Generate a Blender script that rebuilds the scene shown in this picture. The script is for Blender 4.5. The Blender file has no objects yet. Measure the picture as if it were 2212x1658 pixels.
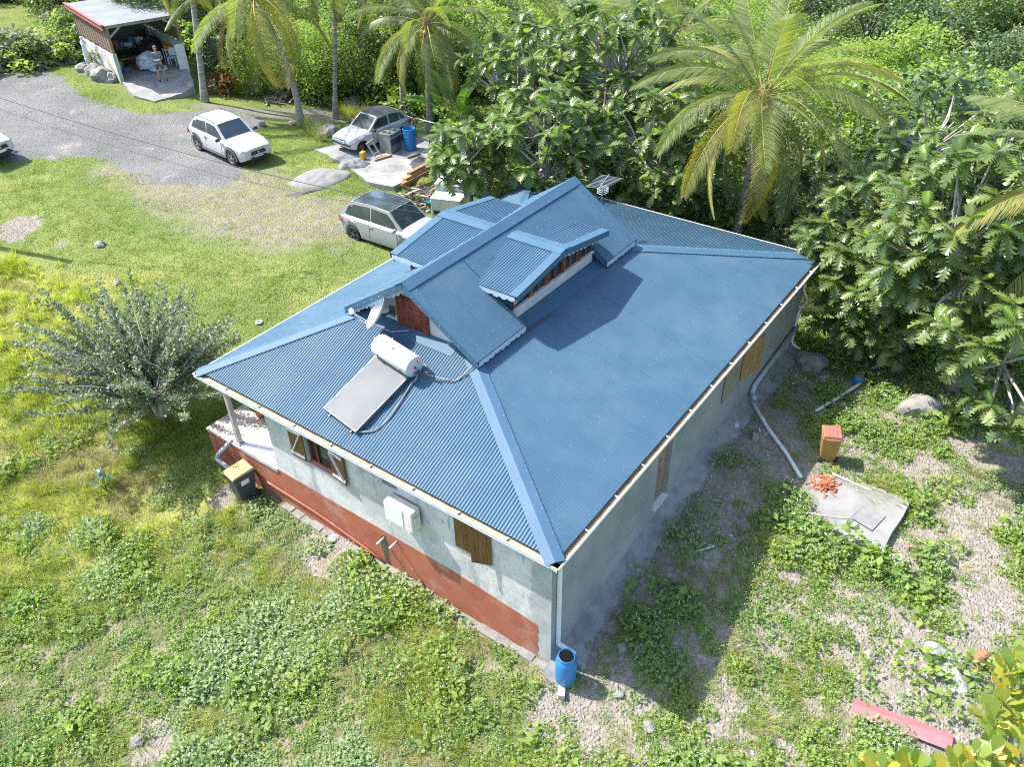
import bpy, bmesh, math, random
import numpy as np
from mathutils import Vector, Matrix, noise
from mathutils.geometry import delaunay_2d_cdt
random.seed(7); np.random.seed(7)
rng = np.random.default_rng(11)
PI = math.pi
SC = bpy.context.scene
COL = SC.collection

# ------------------------------------------------------------------ camera, world, sun, exposure
CAMP = np.array([-8.582, -5.4025, 16.0])
R3 = np.array([[0.58601262, 0.49353687, -0.64265898],
               [-0.8100986, 0.33907145, -0.4782999],
               [-0.01815133, 0.80090693, 0.59851367]])
FOC = 1737.97
cam_data = bpy.data.cameras.new('camera'); cam = bpy.data.objects.new('camera', cam_data); COL.objects.link(cam)
cam_data.sensor_width = 36.0; cam_data.lens = 28.285; cam_data.clip_end = 3000; cam_data.clip_start = 0.2
mw = Matrix([list(R3[0]) + [CAMP[0]], list(R3[1]) + [CAMP[1]], list(R3[2]) + [CAMP[2]], [0, 0, 0, 1]])
cam.matrix_world = mw
SC.camera = cam
SUND = Vector((0.19, -0.58, -0.79)).normalized()          # direction the light travels
world = bpy.data.worlds.new('World'); SC.world = world; world.use_nodes = True
wn = world.node_tree; wn.nodes.clear()
sky = wn.nodes.new('ShaderNodeTexSky'); sky.sky_type = 'NISHITA'; sky.sun_disc = False
sky.sun_elevation = math.asin(-SUND.z); sky.sun_rotation = math.atan2(-SUND.x, -SUND.y)
sky.air_density = 1.0; sky.dust_density = 1.2
bg = wn.nodes.new('ShaderNodeBackground'); bg.inputs[1].default_value = 0.15
wo = wn.nodes.new('ShaderNodeOutputWorld')
wn.links.new(sky.outputs[0], bg.inputs[0]); wn.links.new(bg.outputs[0], wo.inputs[0])
sl = bpy.data.lights.new('sun', 'SUN'); sl.energy = 3.6; sl.angle = math.radians(0.5); sl.color = (1.0, 0.95, 0.87)
so = bpy.data.objects.new('sun', sl); COL.objects.link(so)
so.rotation_euler = SUND.to_track_quat('-Z', 'Y').to_euler(); so.location = (0, 20, 40)
SC.view_settings.view_transform = 'Standard'; SC.view_settings.look = 'None'
SC.view_settings.exposure = 1.5; SC.view_settings.gamma = 1.0
try: SC.view_settings.use_curve_mapping = False
except Exception: pass
SC.cycles.use_denoising = False; SC.cycles.filter_width = 1.1
SC.cycles.max_bounces = 6; SC.cycles.transparent_max_bounces = 8
SC.cycles.caustics_reflective = False; SC.cycles.caustics_refractive = False

# ------------------------------------------------------------------ terrain
_CP = np.array([
 (0,0,.12),(3,.3,.55),(6,.3,.9),(11.5,.3,.92),(15,.3,.55),(.3,5,.28),(.3,12,.35),(-3,14,.35),
 (16,6,1.3),(15.5,11.5,1.7),(8,12,1.8),(3,13,.9),(7,15.5,2.1),(16,19,2.4),(12,25,2.7),(17,37,3.15),(20,39.5,3.1),(18,48,3.4),(23,47,3.2),(21,21.5,2.35),(19,22,2.45),(17.5,16,1.5),(16,13.8,1.5),(15,16.9,2.1),(0,25,2.3),
 (0,45,3.8),(-12,20,1.2),(-15,30,2.2),(-10,10,.25),(-8,0,-.3),(-4,-5,-.25),(0,-6,0),(4,-4,.35),(8,-5,.6),
 (14,-5,.75),(20,-5,.6),(20,2,.5),(27,0,-.8),(24,10,-.6),(28,20,-1),(22,24,1.6),(26,31,.8),(22,38,1.8),
 (10,-12,.3),(20,-14,0),(40,0,-4),(40,20,-4),(40,40,-3),(32,52,0),(20,60,4),(0,75,7),(70,20,-4),(65,65,-2),
 (105,60,5),(105,0,5),(60,-40,-3),(150,60,20),(60,115,14),(-40,50,5),(-40,0,0),(-20,-25,-2),(150,-30,16)], float)
def _tps(r): return np.where(r > 1e-9, r * r * np.log(np.maximum(r, 1e-9)), 0)
_n = len(_CP)
_A = np.zeros((_n + 3, _n + 3))
_d = np.hypot(_CP[:, None, 0] - _CP[None, :, 0], _CP[:, None, 1] - _CP[None, :, 1])
_A[:_n, :_n] = _tps(_d) + np.eye(_n) * .12
_A[:_n, _n] = 1; _A[:_n, _n+1:] = _CP[:, :2]; _A[_n, :_n] = 1; _A[_n+1:, :_n] = _CP[:, :2].T
_w = np.linalg.solve(_A, np.r_[_CP[:, 2], 0, 0, 0])
def HZ(x, y):
    x = np.asarray(x, float); y = np.asarray(y, float)
    xs = np.clip(x, -70, 190); ys = np.clip(y, -60, 160)
    r = np.hypot(xs[..., None] - _CP[:, 0], ys[..., None] - _CP[:, 1])
    z = _tps(r) @ _w[:_n] + _w[_n] + _w[_n+1] * xs + _w[_n+2] * ys
    z = z + .05 * np.sin(x * .9 + 1.3 * np.sin(y * .5)) * np.cos(y * .8 + .7) + .03 * np.sin(x * 2.1 + y * 1.7)
    return z
def hz(x, y): return float(HZ(x, y))
def ray(u, v):
    c = np.array([u - 1106., -(v - 829.), -FOC]); r = R3 @ c
    return r / np.linalg.norm(r)
def at(u, v, dz=0.0):
    """point of the terrain (raised by dz) seen at picture position u, v (photo scaled to 2212 px wide)"""
    r = ray(u, v); t0 = 5.0; ts = np.arange(5, 400, .5)
    P = CAMP + ts[:, None] * r; g = P[:, 2] - HZ(P[:, 0], P[:, 1]) - dz
    i = int(np.argmax(g < 0)); lo, hi = ts[max(i-1, 0)], ts[i]
    for _ in range(22):
        m = .5 * (lo + hi); p = CAMP + m * r
        if p[2] - hz(p[0], p[1]) - dz < 0: hi = m
        else: lo = m
    return CAMP + hi * r
def at_plane(u, v, n, d):
    n = np.array(n, float); r = ray(u, v); t = (d - n @ CAMP) / (n @ r); return CAMP + r * t
def proj(P):
    v = R3.T @ (np.asarray(P, float) - CAMP); return 1106 + FOC * v[0] / -v[2], 829 - FOC * v[1] / -v[2]
def in_poly(x, y, poly):
    x = np.asarray(x); y = np.asarray(y); c = np.zeros(x.shape, bool); n = len(poly)
    for i in range(n):
        x1, y1 = poly[i][0], poly[i][1]; x2, y2 = poly[(i+1) % n][0], poly[(i+1) % n][1]
        k = ((y1 > y) != (y2 > y)) & (x < (x2 - x1) * (y - y1) / ((y2 - y1) if y2 != y1 else 1e-9) + x1)
        c ^= k
    return c
def poly_dist(x, y, poly):
    x = np.asarray(x); y = np.asarray(y); d = np.full(x.shape, 1e9); n = len(poly)
    for i in range(n):
        ax, ay = poly[i][0], poly[i][1]; bx, by = poly[(i+1) % n][0], poly[(i+1) % n][1]
        L2 = (bx-ax)**2 + (by-ay)**2 + 1e-9
        t = np.clip(((x-ax)*(bx-ax) + (y-ay)*(by-ay)) / L2, 0, 1)
        d = np.minimum(d, np.hypot(x - ax - t*(bx-ax), y - ay - t*(by-ay)))
    return np.where(in_poly(x, y, poly), d, -d)
def wpoly(pts): return [tuple(at(*p)[:2]) for p in pts]
def smoothstep(a, b, v):
    t = np.clip((v - a) / (b - a), 0, 1); return t * t * (3 - 2 * t)
def vnoise(x, y, s, seed=0):
    """cheap tiling-free value noise 0..1"""
    x = np.asarray(x) / s + seed * 17.3; y = np.asarray(y) / s + seed * 5.1
    xi = np.floor(x).astype(np.int64); yi = np.floor(y).astype(np.int64); fx = x - xi; fy = y - yi
    def hsh(a, b):
        h = (a * 374761393 + b * 668265263 + seed * 974711) & 0xffffffff
        h = ((h ^ (h >> 13)) * 1274126177) & 0xffffffff
        return ((h ^ (h >> 16)) & 0xffff) / 65535.0
    fx = fx*fx*(3-2*fx); fy = fy*fy*(3-2*fy)
    return (hsh(xi, yi)*(1-fx)+hsh(xi+1, yi)*fx)*(1-fy) + (hsh(xi, yi+1)*(1-fx)+hsh(xi+1, yi+1)*fx)*fy
def fbm(x, y, s, seed=0): return .55*vnoise(x, y, s, seed) + .3*vnoise(x, y, s/2.1, seed+1) + .15*vnoise(x, y, s/4.3, seed+2)

# ------------------------------------------------------------------ materials
_MC = {}
def nt(name):
    m = bpy.data.materials.new(name); m.use_nodes = True; t = m.node_tree; t.nodes.clear()
    out = t.nodes.new('ShaderNodeOutputMaterial'); return m, t, out
def N(t, typ, **k):
    n = t.nodes.new(typ)
    for a, b in k.items():
        if a == 'op': n.operation = b
        elif hasattr(n, a): setattr(n, a, b)
    return n
def rgba(c): return (c[0], c[1], c[2], 1.0)
def mixc(t, fac, a, b, mode='MIX'):
    n = t.nodes.new('ShaderNodeMix'); n.data_type = 'RGBA'; n.blend_type = mode
    for sock, v in ((n.inputs[0], fac), (n.inputs[6], a), (n.inputs[7], b)):
        if hasattr(v, 'is_output'): t.links.new(v, sock)
        elif isinstance(v, (tuple, list)): sock.default_value = rgba(v)
        else: sock.default_value = v
    return n.outputs[2]
def ramp(t, src, p0, p1):
    n = t.nodes.new('ShaderNodeMapRange'); n.inputs[1].default_value = p0; n.inputs[2].default_value = p1
    n.interpolation_type = 'SMOOTHSTEP'; t.links.new(src, n.inputs[0]); return n.outputs[0]
def noisen(t, scale, detail=4, coord=None, rough=.55, dist=0, sc3=None):
    n = t.nodes.new('ShaderNodeTexNoise'); n.inputs['Scale'].default_value = scale
    n.inputs['Detail'].default_value = detail; n.inputs['Roughness'].default_value = rough; n.inputs['Distortion'].default_value = dist
    if coord is not None:
        if sc3 is not None:
            mp = t.nodes.new('ShaderNodeMapping'); mp.inputs['Scale'].default_value = sc3
            t.links.new(coord, mp.inputs[0]); t.links.new(mp.outputs[0], n.inputs['Vector'])
        else: t.links.new(coord, n.inputs['Vector'])
    return n.outputs[0]
def mat(name, col, rough=.6, col2=None, scale=4.0, lo=.35, hi=.7, metal=0.0, bump=0.0, bscale=40, spec=.5, coat=0, sc3=None,
        dirt=None, dscale=1.5, dlo=.5, dhi=.75, alpha=None, trans=0, rvar=0):
    if name in _MC: return _MC[name]
    m, t, out = nt(name); b = N(t, 'ShaderNodeBsdfPrincipled'); tc = N(t, 'ShaderNodeTexCoord').outputs['Object']
    c = None
    if col2 is not None:
        f = ramp(t, noisen(t, scale, 5, tc, sc3=sc3), lo, hi); c = mixc(t, f, col, col2)
    if dirt is not None:
        f = ramp(t, noisen(t, dscale, 6, tc, .65), dlo, dhi); c = mixc(t, f, c if c is not None else col, dirt)
    if c is not None: t.links.new(c, b.inputs['Base Color'])
    else: b.inputs['Base Color'].default_value = rgba(col)
    b.inputs['Roughness'].default_value = rough; b.inputs['Metallic'].default_value = metal
    b.inputs['Specular IOR Level'].default_value = spec
    if coat: b.inputs['Coat Weight'].default_value = coat
    if trans: b.inputs['Transmission Weight'].default_value = trans
    if alpha is not None: b.inputs['Alpha'].default_value = alpha
    if bump:
        bn = N(t, 'ShaderNodeBump'); bn.inputs['Strength'].default_value = bump; bn.inputs['Distance'].default_value = .02
        t.links.new(noisen(t, bscale, 4, tc), bn.inputs['Height']); t.links.new(bn.outputs[0], b.inputs['Normal'])
    t.links.new(b.outputs[0], out.inputs[0]); _MC[name] = m; return m
def leafmat(name, cols, rough=.45, trans=.35, tcol=None, spec=.5, big=0, bcol=None):
    """leaf: colour varies from leaf to leaf (random per island) and in patches; part of the light passes through"""
    if name in _MC: return _MC[name]
    m, t, out = nt(name); g = N(t, 'ShaderNodeNewGeometry'); oi = N(t, 'ShaderNodeObjectInfo')
    ad = N(t, 'ShaderNodeMath', op='ADD'); t.links.new(g.outputs['Random Per Island'], ad.inputs[0]); t.links.new(oi.outputs['Random'], ad.inputs[1])
    fr = N(t, 'ShaderNodeMath', op='FRACT'); t.links.new(ad.outputs[0], fr.inputs[0])
    r = N(t, 'ShaderNodeValToRGB'); t.links.new(fr.outputs[0], r.inputs[0]); e = r.color_ramp.elements
    e[0].position = 0; e[0].color = rgba(cols[0]); e[1].position = 1; e[1].color = rgba(cols[-1])
    for i, c in enumerate(cols[1:-1]):
        x = e.new((i + 1) / (len(cols) - 1)); x.color = rgba(c)
    c = r.outputs[0]
    if big:
        f = ramp(t, noisen(t, big, 3, g.outputs['Position']), .42, .62); c = mixc(t, f, c, bcol if bcol else cols[-1])
    b = N(t, 'ShaderNodeBsdfPrincipled'); b.inputs['Roughness'].default_value = rough; b.inputs['Specular IOR Level'].default_value = spec
    t.links.new(c, b.inputs['Base Color'])
    tr = N(t, 'ShaderNodeBsdfTranslucent'); mx = mixc(t, 1.0, c, tcol or (1.6, 1.9, .6), 'MULTIPLY'); t.links.new(mx, tr.inputs[0])
    s = N(t, 'ShaderNodeMixShader'); s.inputs[0].default_value = trans
    t.links.new(b.outputs[0], s.inputs[1]); t.links.new(tr.outputs[0], s.inputs[2]); t.links.new(s.outputs[0], out.inputs[0])
    _MC[name] = m; return m

# ------------------------------------------------------------------ mesh builder
def mesh_np(name, V, F, m=None, smooth=False, attrs=None):
    V = np.asarray(V, np.float32); F = np.asarray(F, np.int32)
    me = bpy.data.meshes.new(name); nv, nf, k = len(V), len(F), F.shape[1]
    me.vertices.add(nv); me.vertices.foreach_set('co', V.ravel())
    me.loops.add(nf * k); me.loops.foreach_set('vertex_index', F.ravel())
    me.polygons.add(nf); me.polygons.foreach_set('loop_start', np.arange(0, nf*k, k, dtype=np.int32))
    if smooth: me.polygons.foreach_set('use_smooth', np.ones(nf, bool))
    if attrs:
        for a, vals in attrs.items():
            x = me.attributes.new(a, 'FLOAT', 'POINT'); x.data.foreach_set('value', np.asarray(vals, np.float32))
    me.update(calc_edges=True)
    if m: me.materials.append(m)
    return me
class G:
    def __init__(s): s.v = []; s.f = []
    def add(s, vs, fs):
        o = len(s.v); s.v += [tuple(map(float, p)) for p in vs]; s.f += [tuple(i + o for i in f) for f in fs]; return s
    def box(s, c, d, rz=0, M=None):
        x, y, z = d[0]/2, d[1]/2, d[2]/2
        P = [Vector((a*x, b*y, e*z)) for a in (-1, 1) for b in (-1, 1) for e in (-1, 1)]
        R = M if M is not None else Matrix.Rotation(rz, 3, 'Z')
        P = [R @ p + Vector(c) for p in P]
        return s.add(P, [(0,1,3,2),(4,6,7,5),(0,4,5,1),(2,3,7,6),(0,2,6,4),(1,5,7,3)])
    def hexa(s, b, t):       # bottom quad, top quad (same winding)
        return s.add(list(b) + list(t), [(3,2,1,0),(4,5,6,7),(0,1,5,4),(1,2,6,5),(2,3,7,6),(3,0,4,7)])
    def bar(s, a, b, w, h, up=(0,0,1)):
        a = Vector(a); b = Vector(b); d = (b - a).normalized(); u = Vector(up)
        sx = d.cross(u)
        if sx.length < 1e-4: sx = d.cross(Vector((1,0,0)))
        sx.normalize(); sz = sx.cross(d).normalized(); sx *= w/2; sz *= h/2
        return s.hexa([a-sx-sz, a+sx-sz, a+sx+sz, a-sx+sz], [b-sx-sz, b+sx-sz, b+sx+sz, b-sx+sz])
    def tube(s, pts, r, n=8, cap=True):
        pts = [Vector(p) for p in pts]; k = len(pts); rr = r if isinstance(r, (list, tuple)) else [r]*k
        vs = []; fs = []; px = None
        for i, p in enumerate(pts):
            d = (pts[min(i+1, k-1)] - pts[max(i-1, 0)])
            if d.length < 1e-9: d = Vector((0,0,1))
            d.normalize()
            if px is None: px = d.orthogonal().normalized()
            px = (px - d * px.dot(d))
            if px.length < 1e-6: px = d.orthogonal()
            px.normalize(); py = d.cross(px)
            for j in range(n):
                a = 2*PI*j/n; vs.append(p + (px*math.cos(a) + py*math.sin(a)) * rr[i])
        for i in range(k-1):
            for j in range(n): fs.append((i*n+j, i*n+(j+1) % n, (i+1)*n+(j+1) % n, (i+1)*n+j))
        if cap: fs.append(tuple(range(n-1, -1, -1))); fs.append(tuple((k-1)*n+j for j in range(n)))
        return s.add(vs, fs)
    def lathe(s, prof, n=24, c=(0,0,0), cap=False, M=None):
        vs = []; fs = []; k = len(prof); c = Vector(c)
        for r, z in prof:
            for j in range(n):
                a = 2*PI*j/n; p = Vector((r*math.cos(a), r*math.sin(a), z)); vs.append((M @ p if M else p) + c)
        for i in range(k-1):
            for j in range(n): fs.append((i*n+j, i*n+(j+1) % n, (i+1)*n+(j+1) % n, (i+1)*n+j))
        if cap: fs.append(tuple(range(n-1, -1, -1))); fs.append(tuple((k-1)*n+j for j in range(n)))
        return s.add(vs, fs)
    def prism(s, poly, z0, z1, M=None):   # poly in xy, extruded in z
        n = len(poly); P = [Vector((p[0], p[1], z0)) for p in poly] + [Vector((p[0], p[1], z1)) for p in poly]
        if M is not None: P = [M @ p for p in P]
        return s.add(P, [tuple(range(n-1, -1, -1)), tuple(range(n, 2*n))] + [(i, (i+1) % n, n+(i+1) % n, n+i) for i in range(n)])
    def quad(s, a, b, c, d): return s.add([a, b, c, d], [(0,1,2,3)])
    def mesh(s, name, m=None, smooth=False):
        me = bpy.data.meshes.new(name); me.from_pydata(s.v, [], s.f); me.update()
        if smooth: me.polygons.foreach_set('use_smooth', np.ones(len(me.polygons), bool))
        if m: me.materials.append(m)
        return me
    def build(s, name, m=None, parent=None, smooth=False, bevel=0, **k):
        o = link(name, s.mesh(name, m, smooth), parent, **k)
        if bevel:
            bv = o.modifiers.new('b', 'BEVEL'); bv.width = bevel; bv.segments = 2; bv.limit_method = 'ANGLE'; bv.angle_limit = math.radians(40)
        return o
def link(name, me, parent=None, loc=None, rot=None, scale=None, **k):
    o = bpy.data.objects.new(name, me); COL.objects.link(o)
    if parent is not None: o.parent = parent
    if loc is not None: o.location = loc
    if rot is not None: o.rotation_euler = rot
    if scale is not None: o.scale = scale if isinstance(scale, (tuple, list, Vector)) else (scale,)*3
    for a, b in k.items(): o[a] = b
    return o
def thing(name, label, cat, loc=(0,0,0), rz=0, group=None, rot=None):
    o = bpy.data.objects.new(name, None); COL.objects.link(o); o.empty_display_size = .2
    o.location = loc; o.rotation_euler = rot if rot else (0, 0, rz); o['label'] = label; o['category'] = cat
    if group: o['group'] = group
    return o
def tag(o, label=None, cat=None, group=None, kind=None):
    for a, b in (('label', label), ('category', cat), ('group', group), ('kind', kind)):
        if b: o[a] = b
    return o
def copy_tree(o, parent=None):
    c = o.copy(); COL.objects.link(c)
    if parent is not None: c.parent = parent
    for ch in list(o.children): copy_tree(ch, c)
    return c
def ground_pt(u, v, dz=0): p = at(u, v); return (p[0], p[1], p[2] + dz)
def smooth_shade(o, ang=40):
    me = o.data; me.polygons.foreach_set('use_smooth', np.ones(len(me.polygons), bool))
    try: me.set_sharp_from_angle(angle=math.radians(ang))
    except Exception: pass
    return o
# ------------------------------------------------------------------ ground and its patches
P_ASPH = wpoly([(-420,60),(0,112),(55,118),(120,160),(190,215),(300,245),(420,240),(560,250),(570,275),(520,300),(485,345),(540,378),(480,405),(400,402),(330,388),(250,352),(150,338),(50,342),(-420,372)])
P_TRACK = wpoly([(400,222),(560,236),(700,232),(860,252),(1040,272),(1040,300),(820,268),(640,262),(480,255)])
P_DRIVE = wpoly([(230,345),(480,360),(600,365),(660,410),(780,445),(820,490),(740,545),(600,545),(430,510),(310,430),(220,370)])
P_PAD = wpoly([(679,324),(719,314),(800,300),(925,300),(934,346),(884,398),(851,413),(795,396),(765,371),(728,346)])
P_RUB = wpoly([(1180,1460),(1250,1330),(1620,850),(1710,745),(1850,735),(2330,900),(2450,1300),(2400,1750),(1150,1800),(1130,1560)])
P_SLOPE = [(-.6, 1.5), (.3, 0), (.3, 9), (-1.6, 9.5), (-1.3, 4)]
P_MIX = wpoly([(600,1110),(860,1190),(960,1330),(1190,1460),(1230,1640),(960,1500),(700,1310),(560,1180)])
P_TALL = wpoly([(-300,480),(180,590),(330,600),(170,720),(430,760),(490,900),(470,1010),(560,1090),(330,1190),(150,1330),(-300,1250)])
P_LAWN = wpoly([(-500,120),(60,130),(300,240),(980,270),(960,480),(520,740),(200,720),(330,600),(180,585),(-500,520)])
P_LAWN2 = wpoly([(-400,-10),(60,5),(125,30),(150,100),(110,125),(-400,125)])
P_BARE = wpoly([(1235,1380),(1420,1120),(1620,840),(1720,755),(1830,800),(1720,900),(1690,960),(1720,1040),(1600,1160),(1440,1290),(1300,1440)])
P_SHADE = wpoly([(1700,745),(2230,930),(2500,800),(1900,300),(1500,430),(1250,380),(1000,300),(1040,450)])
def axis(a, b, near0, near1, d, dfar):
    o = []; x = a
    while x < b:
        o.append(x); k = 0 if near0 <= x <= near1 else min(abs(x-near0), abs(x-near1)); x += d + dfar * k
    return np.array(o + [b])
GX = axis(-260, 700, -22, 40, .35, .08); GY = axis(-240, 700, -16, 48, .35, .08)
X, Y = np.meshgrid(GX, GY, indexing='ij')
Zg = HZ(X, Y)
def grid_faces(nx, ny):
    i, j = np.meshgrid(np.arange(nx-1), np.arange(ny-1), indexing='ij'); a = (i*ny+j).ravel()
    return np.stack([a, a+ny, a+ny+1, a+1], 1)
def mask_of(poly, x, y, soft=.5, ns=1.2, amp=.9, seed=3):
    return smoothstep(-soft, soft, poly_dist(x, y, poly) + (fbm(x, y, ns, seed) - .5) * 2 * amp)
near = (X > -30) & (X < 50) & (Y > -25) & (Y < 60)
def nm(poly, **k):
    o = np.zeros(X.shape); o[near] = mask_of(poly, X[near], Y[near], **k); return o
def spot(u, v, r, seed=1):
    p = at(u, v); return (p[0], p[1], r, seed)
SPOTS = [spot(40,492,.9), spot(1960,1480,1.7), spot(2060,1450,2.0), spot(2100,1550,1.6), spot(2120,1300,.9), spot(2080,1180,.9), spot(1820,960,.8), spot(700,1190,.9), spot(330,1600,.6),
         spot(1250,1530,1.1), spot(1330,1460,1.0), spot(2100,1120,1.0), spot(2010,1020,.8), spot(480,1075,.5), spot(880,1195,.5), spot(130,530,.3)]
bare = np.zeros(X.shape)
for sx_, sy_, r_, sd_ in SPOTS:
    k = np.hypot(X - sx_, Y - sy_); bare = np.maximum(bare, smoothstep(r_ * 1.25, r_ * .5, k + (fbm(X, Y, .8, 9) - .5) * r_))
A_asph = nm(P_ASPH, soft=.35, amp=.5); A_track = nm(P_TRACK, soft=.5, amp=.5)
A_drive = nm(P_DRIVE, soft=1.2, amp=1.2); A_rub = nm(P_RUB, soft=.5, amp=.6); A_mix = nm(P_MIX, soft=.4, amp=.5)
A_tall = nm(P_TALL, soft=.8, amp=.8); A_lawn = nm(P_LAWN, soft=.8, amp=.6)
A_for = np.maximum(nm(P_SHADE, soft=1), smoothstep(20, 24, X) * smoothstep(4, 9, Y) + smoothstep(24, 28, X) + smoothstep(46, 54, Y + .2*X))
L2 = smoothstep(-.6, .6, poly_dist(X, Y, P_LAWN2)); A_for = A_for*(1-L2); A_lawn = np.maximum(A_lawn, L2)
def ground_material():
    m, t, out = nt('ground'); b = N(t, 'ShaderNodeBsdfPrincipled'); pos = N(t, 'ShaderNodeNewGeometry').outputs['Position']
    def A(n):
        a = N(t, 'ShaderNodeAttribute'); a.attribute_name = n; return a.outputs['Fac']
    def edge(n, s=3, w=.35):       # attribute broken up by noise
        nn = noisen(t, s, 5, pos, .65); ad = N(t, 'ShaderNodeMath', op='ADD'); t.links.new(A(n), ad.inputs[0]); t.links.new(nn, ad.inputs[1])
        return ramp(t, ad.outputs[0], 1.0 - w/2, 1.0 + w/2)
    n1 = noisen(t, .35, 4, pos); n2 = noisen(t, 2.2, 6, pos, .7); n3 = noisen(t, 14, 4, pos, .7)
    grass = mixc(t, ramp(t, n1, .4, .62), (.13, .185, .045), (.20, .23, .065))
    grass = mixc(t, ramp(t, n2, .5, .68), grass, (.10, .155, .04)); grass = mixc(t, ramp(t, n3, .52, .7), grass, (.28, .27, .11))
    tall = mixc(t, ramp(t, n2, .4, .65), (.23, .25, .06), (.33, .31, .11))
    soil = mixc(t, ramp(t, n2, .4, .65), (.20, .165, .125), (.30, .265, .215))
    vo = N(t, 'ShaderNodeTexVoronoi'); vo.inputs['Scale'].default_value = 13; t.links.new(pos, vo.inputs['Vector'])
    vf = ramp(t, vo.outputs['Distance'], .08, .5)
    stone = mixc(t, vf, (.36, .34, .30), (.20, .175, .145)); sc = mixc(t, ramp(t, noisen(t, 9, 2, pos), .4, .65), stone, (.34, .30, .27))
    rub = mixc(t, ramp(t, n2, .42, .6), sc, soil)
    asph = mixc(t, ramp(t, n1, .38, .62), (.15, .148, .15), (.20, .195, .19)); asph = mixc(t, ramp(t, n3, .5, .72), asph, (.25, .24, .22))
    asph = mixc(t, ramp(t, noisen(t, .8, 6, pos, .7, .6), .58, .7), asph, (.27, .255, .23))
    cr = N(t, 'ShaderNodeTexVoronoi'); cr.feature = 'DISTANCE_TO_EDGE'; cr.inputs['Scale'].default_value = .55
    wv = noisen(t, 1.3, 4, pos); wm = mixc(t, .35, pos, wv, 'ADD'); t.links.new(wm, cr.inputs['Vector'])
    asph = mixc(t, ramp(t, cr.outputs['Distance'], .006, .0), asph, (.15, .145, .14))
    dirt = mixc(t, ramp(t, n2, .38, .62), (.27, .225, .165), (.19, .17, .145)); dirt = mixc(t, ramp(t, noisen(t, 3, 6, pos, .75), .42, .62), dirt, (.19, .20, .09))
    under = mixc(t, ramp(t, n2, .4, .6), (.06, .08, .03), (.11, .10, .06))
    c = mixc(t, A('tall'), grass, tall)
    c = mixc(t, edge('mixed', 3, .4), c, rub)
    c = mixc(t, A('weeds'), c, mixc(t, ramp(t, n2, .45, .6), (.12, .135, .05), (.25, .22, .15)))
    c = mixc(t, edge('rubble', 2, .4), c, rub); c = mixc(t, edge('drive', 1.6, 1.1), c, dirt); c = mixc(t, edge('track', 3, .4), c, mixc(t, .5, asph, dirt))
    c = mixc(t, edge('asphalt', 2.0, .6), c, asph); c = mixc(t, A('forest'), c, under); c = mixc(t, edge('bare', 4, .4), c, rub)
    t.links.new(c, b.inputs['Base Color']); b.inputs['Roughness'].default_value = .95; b.inputs['Specular IOR Level'].default_value = .15
    bn = N(t, 'ShaderNodeBump'); bn.inputs['Strength'].default_value = .8; bn.inputs['Distance'].default_value = .05
    mh = N(t, 'ShaderNodeMath', op='SUBTRACT'); t.links.new(n3, mh.inputs[0]); t.links.new(vf, mh.inputs[1])
    t.links.new(mh.outputs[0], bn.inputs['Height']); t.links.new(bn.outputs[0], b.inputs['Normal'])
    t.links.new(b.outputs[0], out.inputs[0]); return m
A_weeds = smoothstep(13, 10, Y + .35*X) * (1 - A_lawn) * (1 - A_tall) * (1 - A_rub)
Zg = Zg - .35*(poly_dist(X, Y, P_PAD) > .1)
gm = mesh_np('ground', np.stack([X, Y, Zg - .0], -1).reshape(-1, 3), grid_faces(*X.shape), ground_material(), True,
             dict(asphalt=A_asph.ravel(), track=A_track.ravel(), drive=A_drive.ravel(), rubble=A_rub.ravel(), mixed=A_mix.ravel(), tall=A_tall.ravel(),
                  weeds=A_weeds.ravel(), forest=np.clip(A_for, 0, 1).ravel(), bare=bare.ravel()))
tag(link('ground', gm), kind='structure')

# concrete pad with a broken edge, the garage apron, the inspection slab: real thickness
m_conc = mat('concrete', (.25, .245, .235), .85, (.35, .34, .325), 1.2, dirt=(.15, .15, .145), dscale=.9, dlo=.5, dhi=.72, bump=.3, bscale=60)
m_conc_new = mat('grey_cement', (.25, .255, .255), .9, (.33, .33, .325), 2.0, bump=.2, bscale=80)
def slab(name, poly, top, bottom, m, parent=None, rough_edge=.0):
    pts = []
    for i in range(len(poly)):
        a = Vector(poly[i]); b = Vector(poly[(i+1) % len(poly)]); k = max(1, int((b-a).length / .35))
        for j in range(k):
            p = a.lerp(b, j/k); pts.append((p.x + rng.normal()*rough_edge, p.y + rng.normal()*rough_edge))
    g = G(); n = len(pts)
    tp = [(x, y, top(x, y) if callable(top) else top) for x, y in pts]; bt = [(x, y, bottom(x, y) if callable(bottom) else bottom) for x, y in pts]
    g.add(tp + bt, [tuple(range(n))] + [(i, n+i, n+(i+1) % n, (i+1) % n) for i in range(n)])
    me = g.mesh(name, m); bm = bmesh.new(); bm.from_mesh(me); bmesh.ops.recalc_face_normals(bm, faces=bm.faces)
    bmesh.ops.triangulate(bm, faces=[f for f in bm.faces if len(f.verts) > 4]); bm.to_mesh(me); bm.free()
    return link(name, me, parent)
def PADZ(x, y): return max(hz(x, y)*.3 + .7*2.42 + .08, hz(x, y) + .03)
pad = slab('concrete_pad', P_PAD, lambda x, y: PADZ(x, y), lambda x, y: hz(x, y) - 1.2, m_conc, rough_edge=.03); tag(pad, kind='structure')
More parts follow.
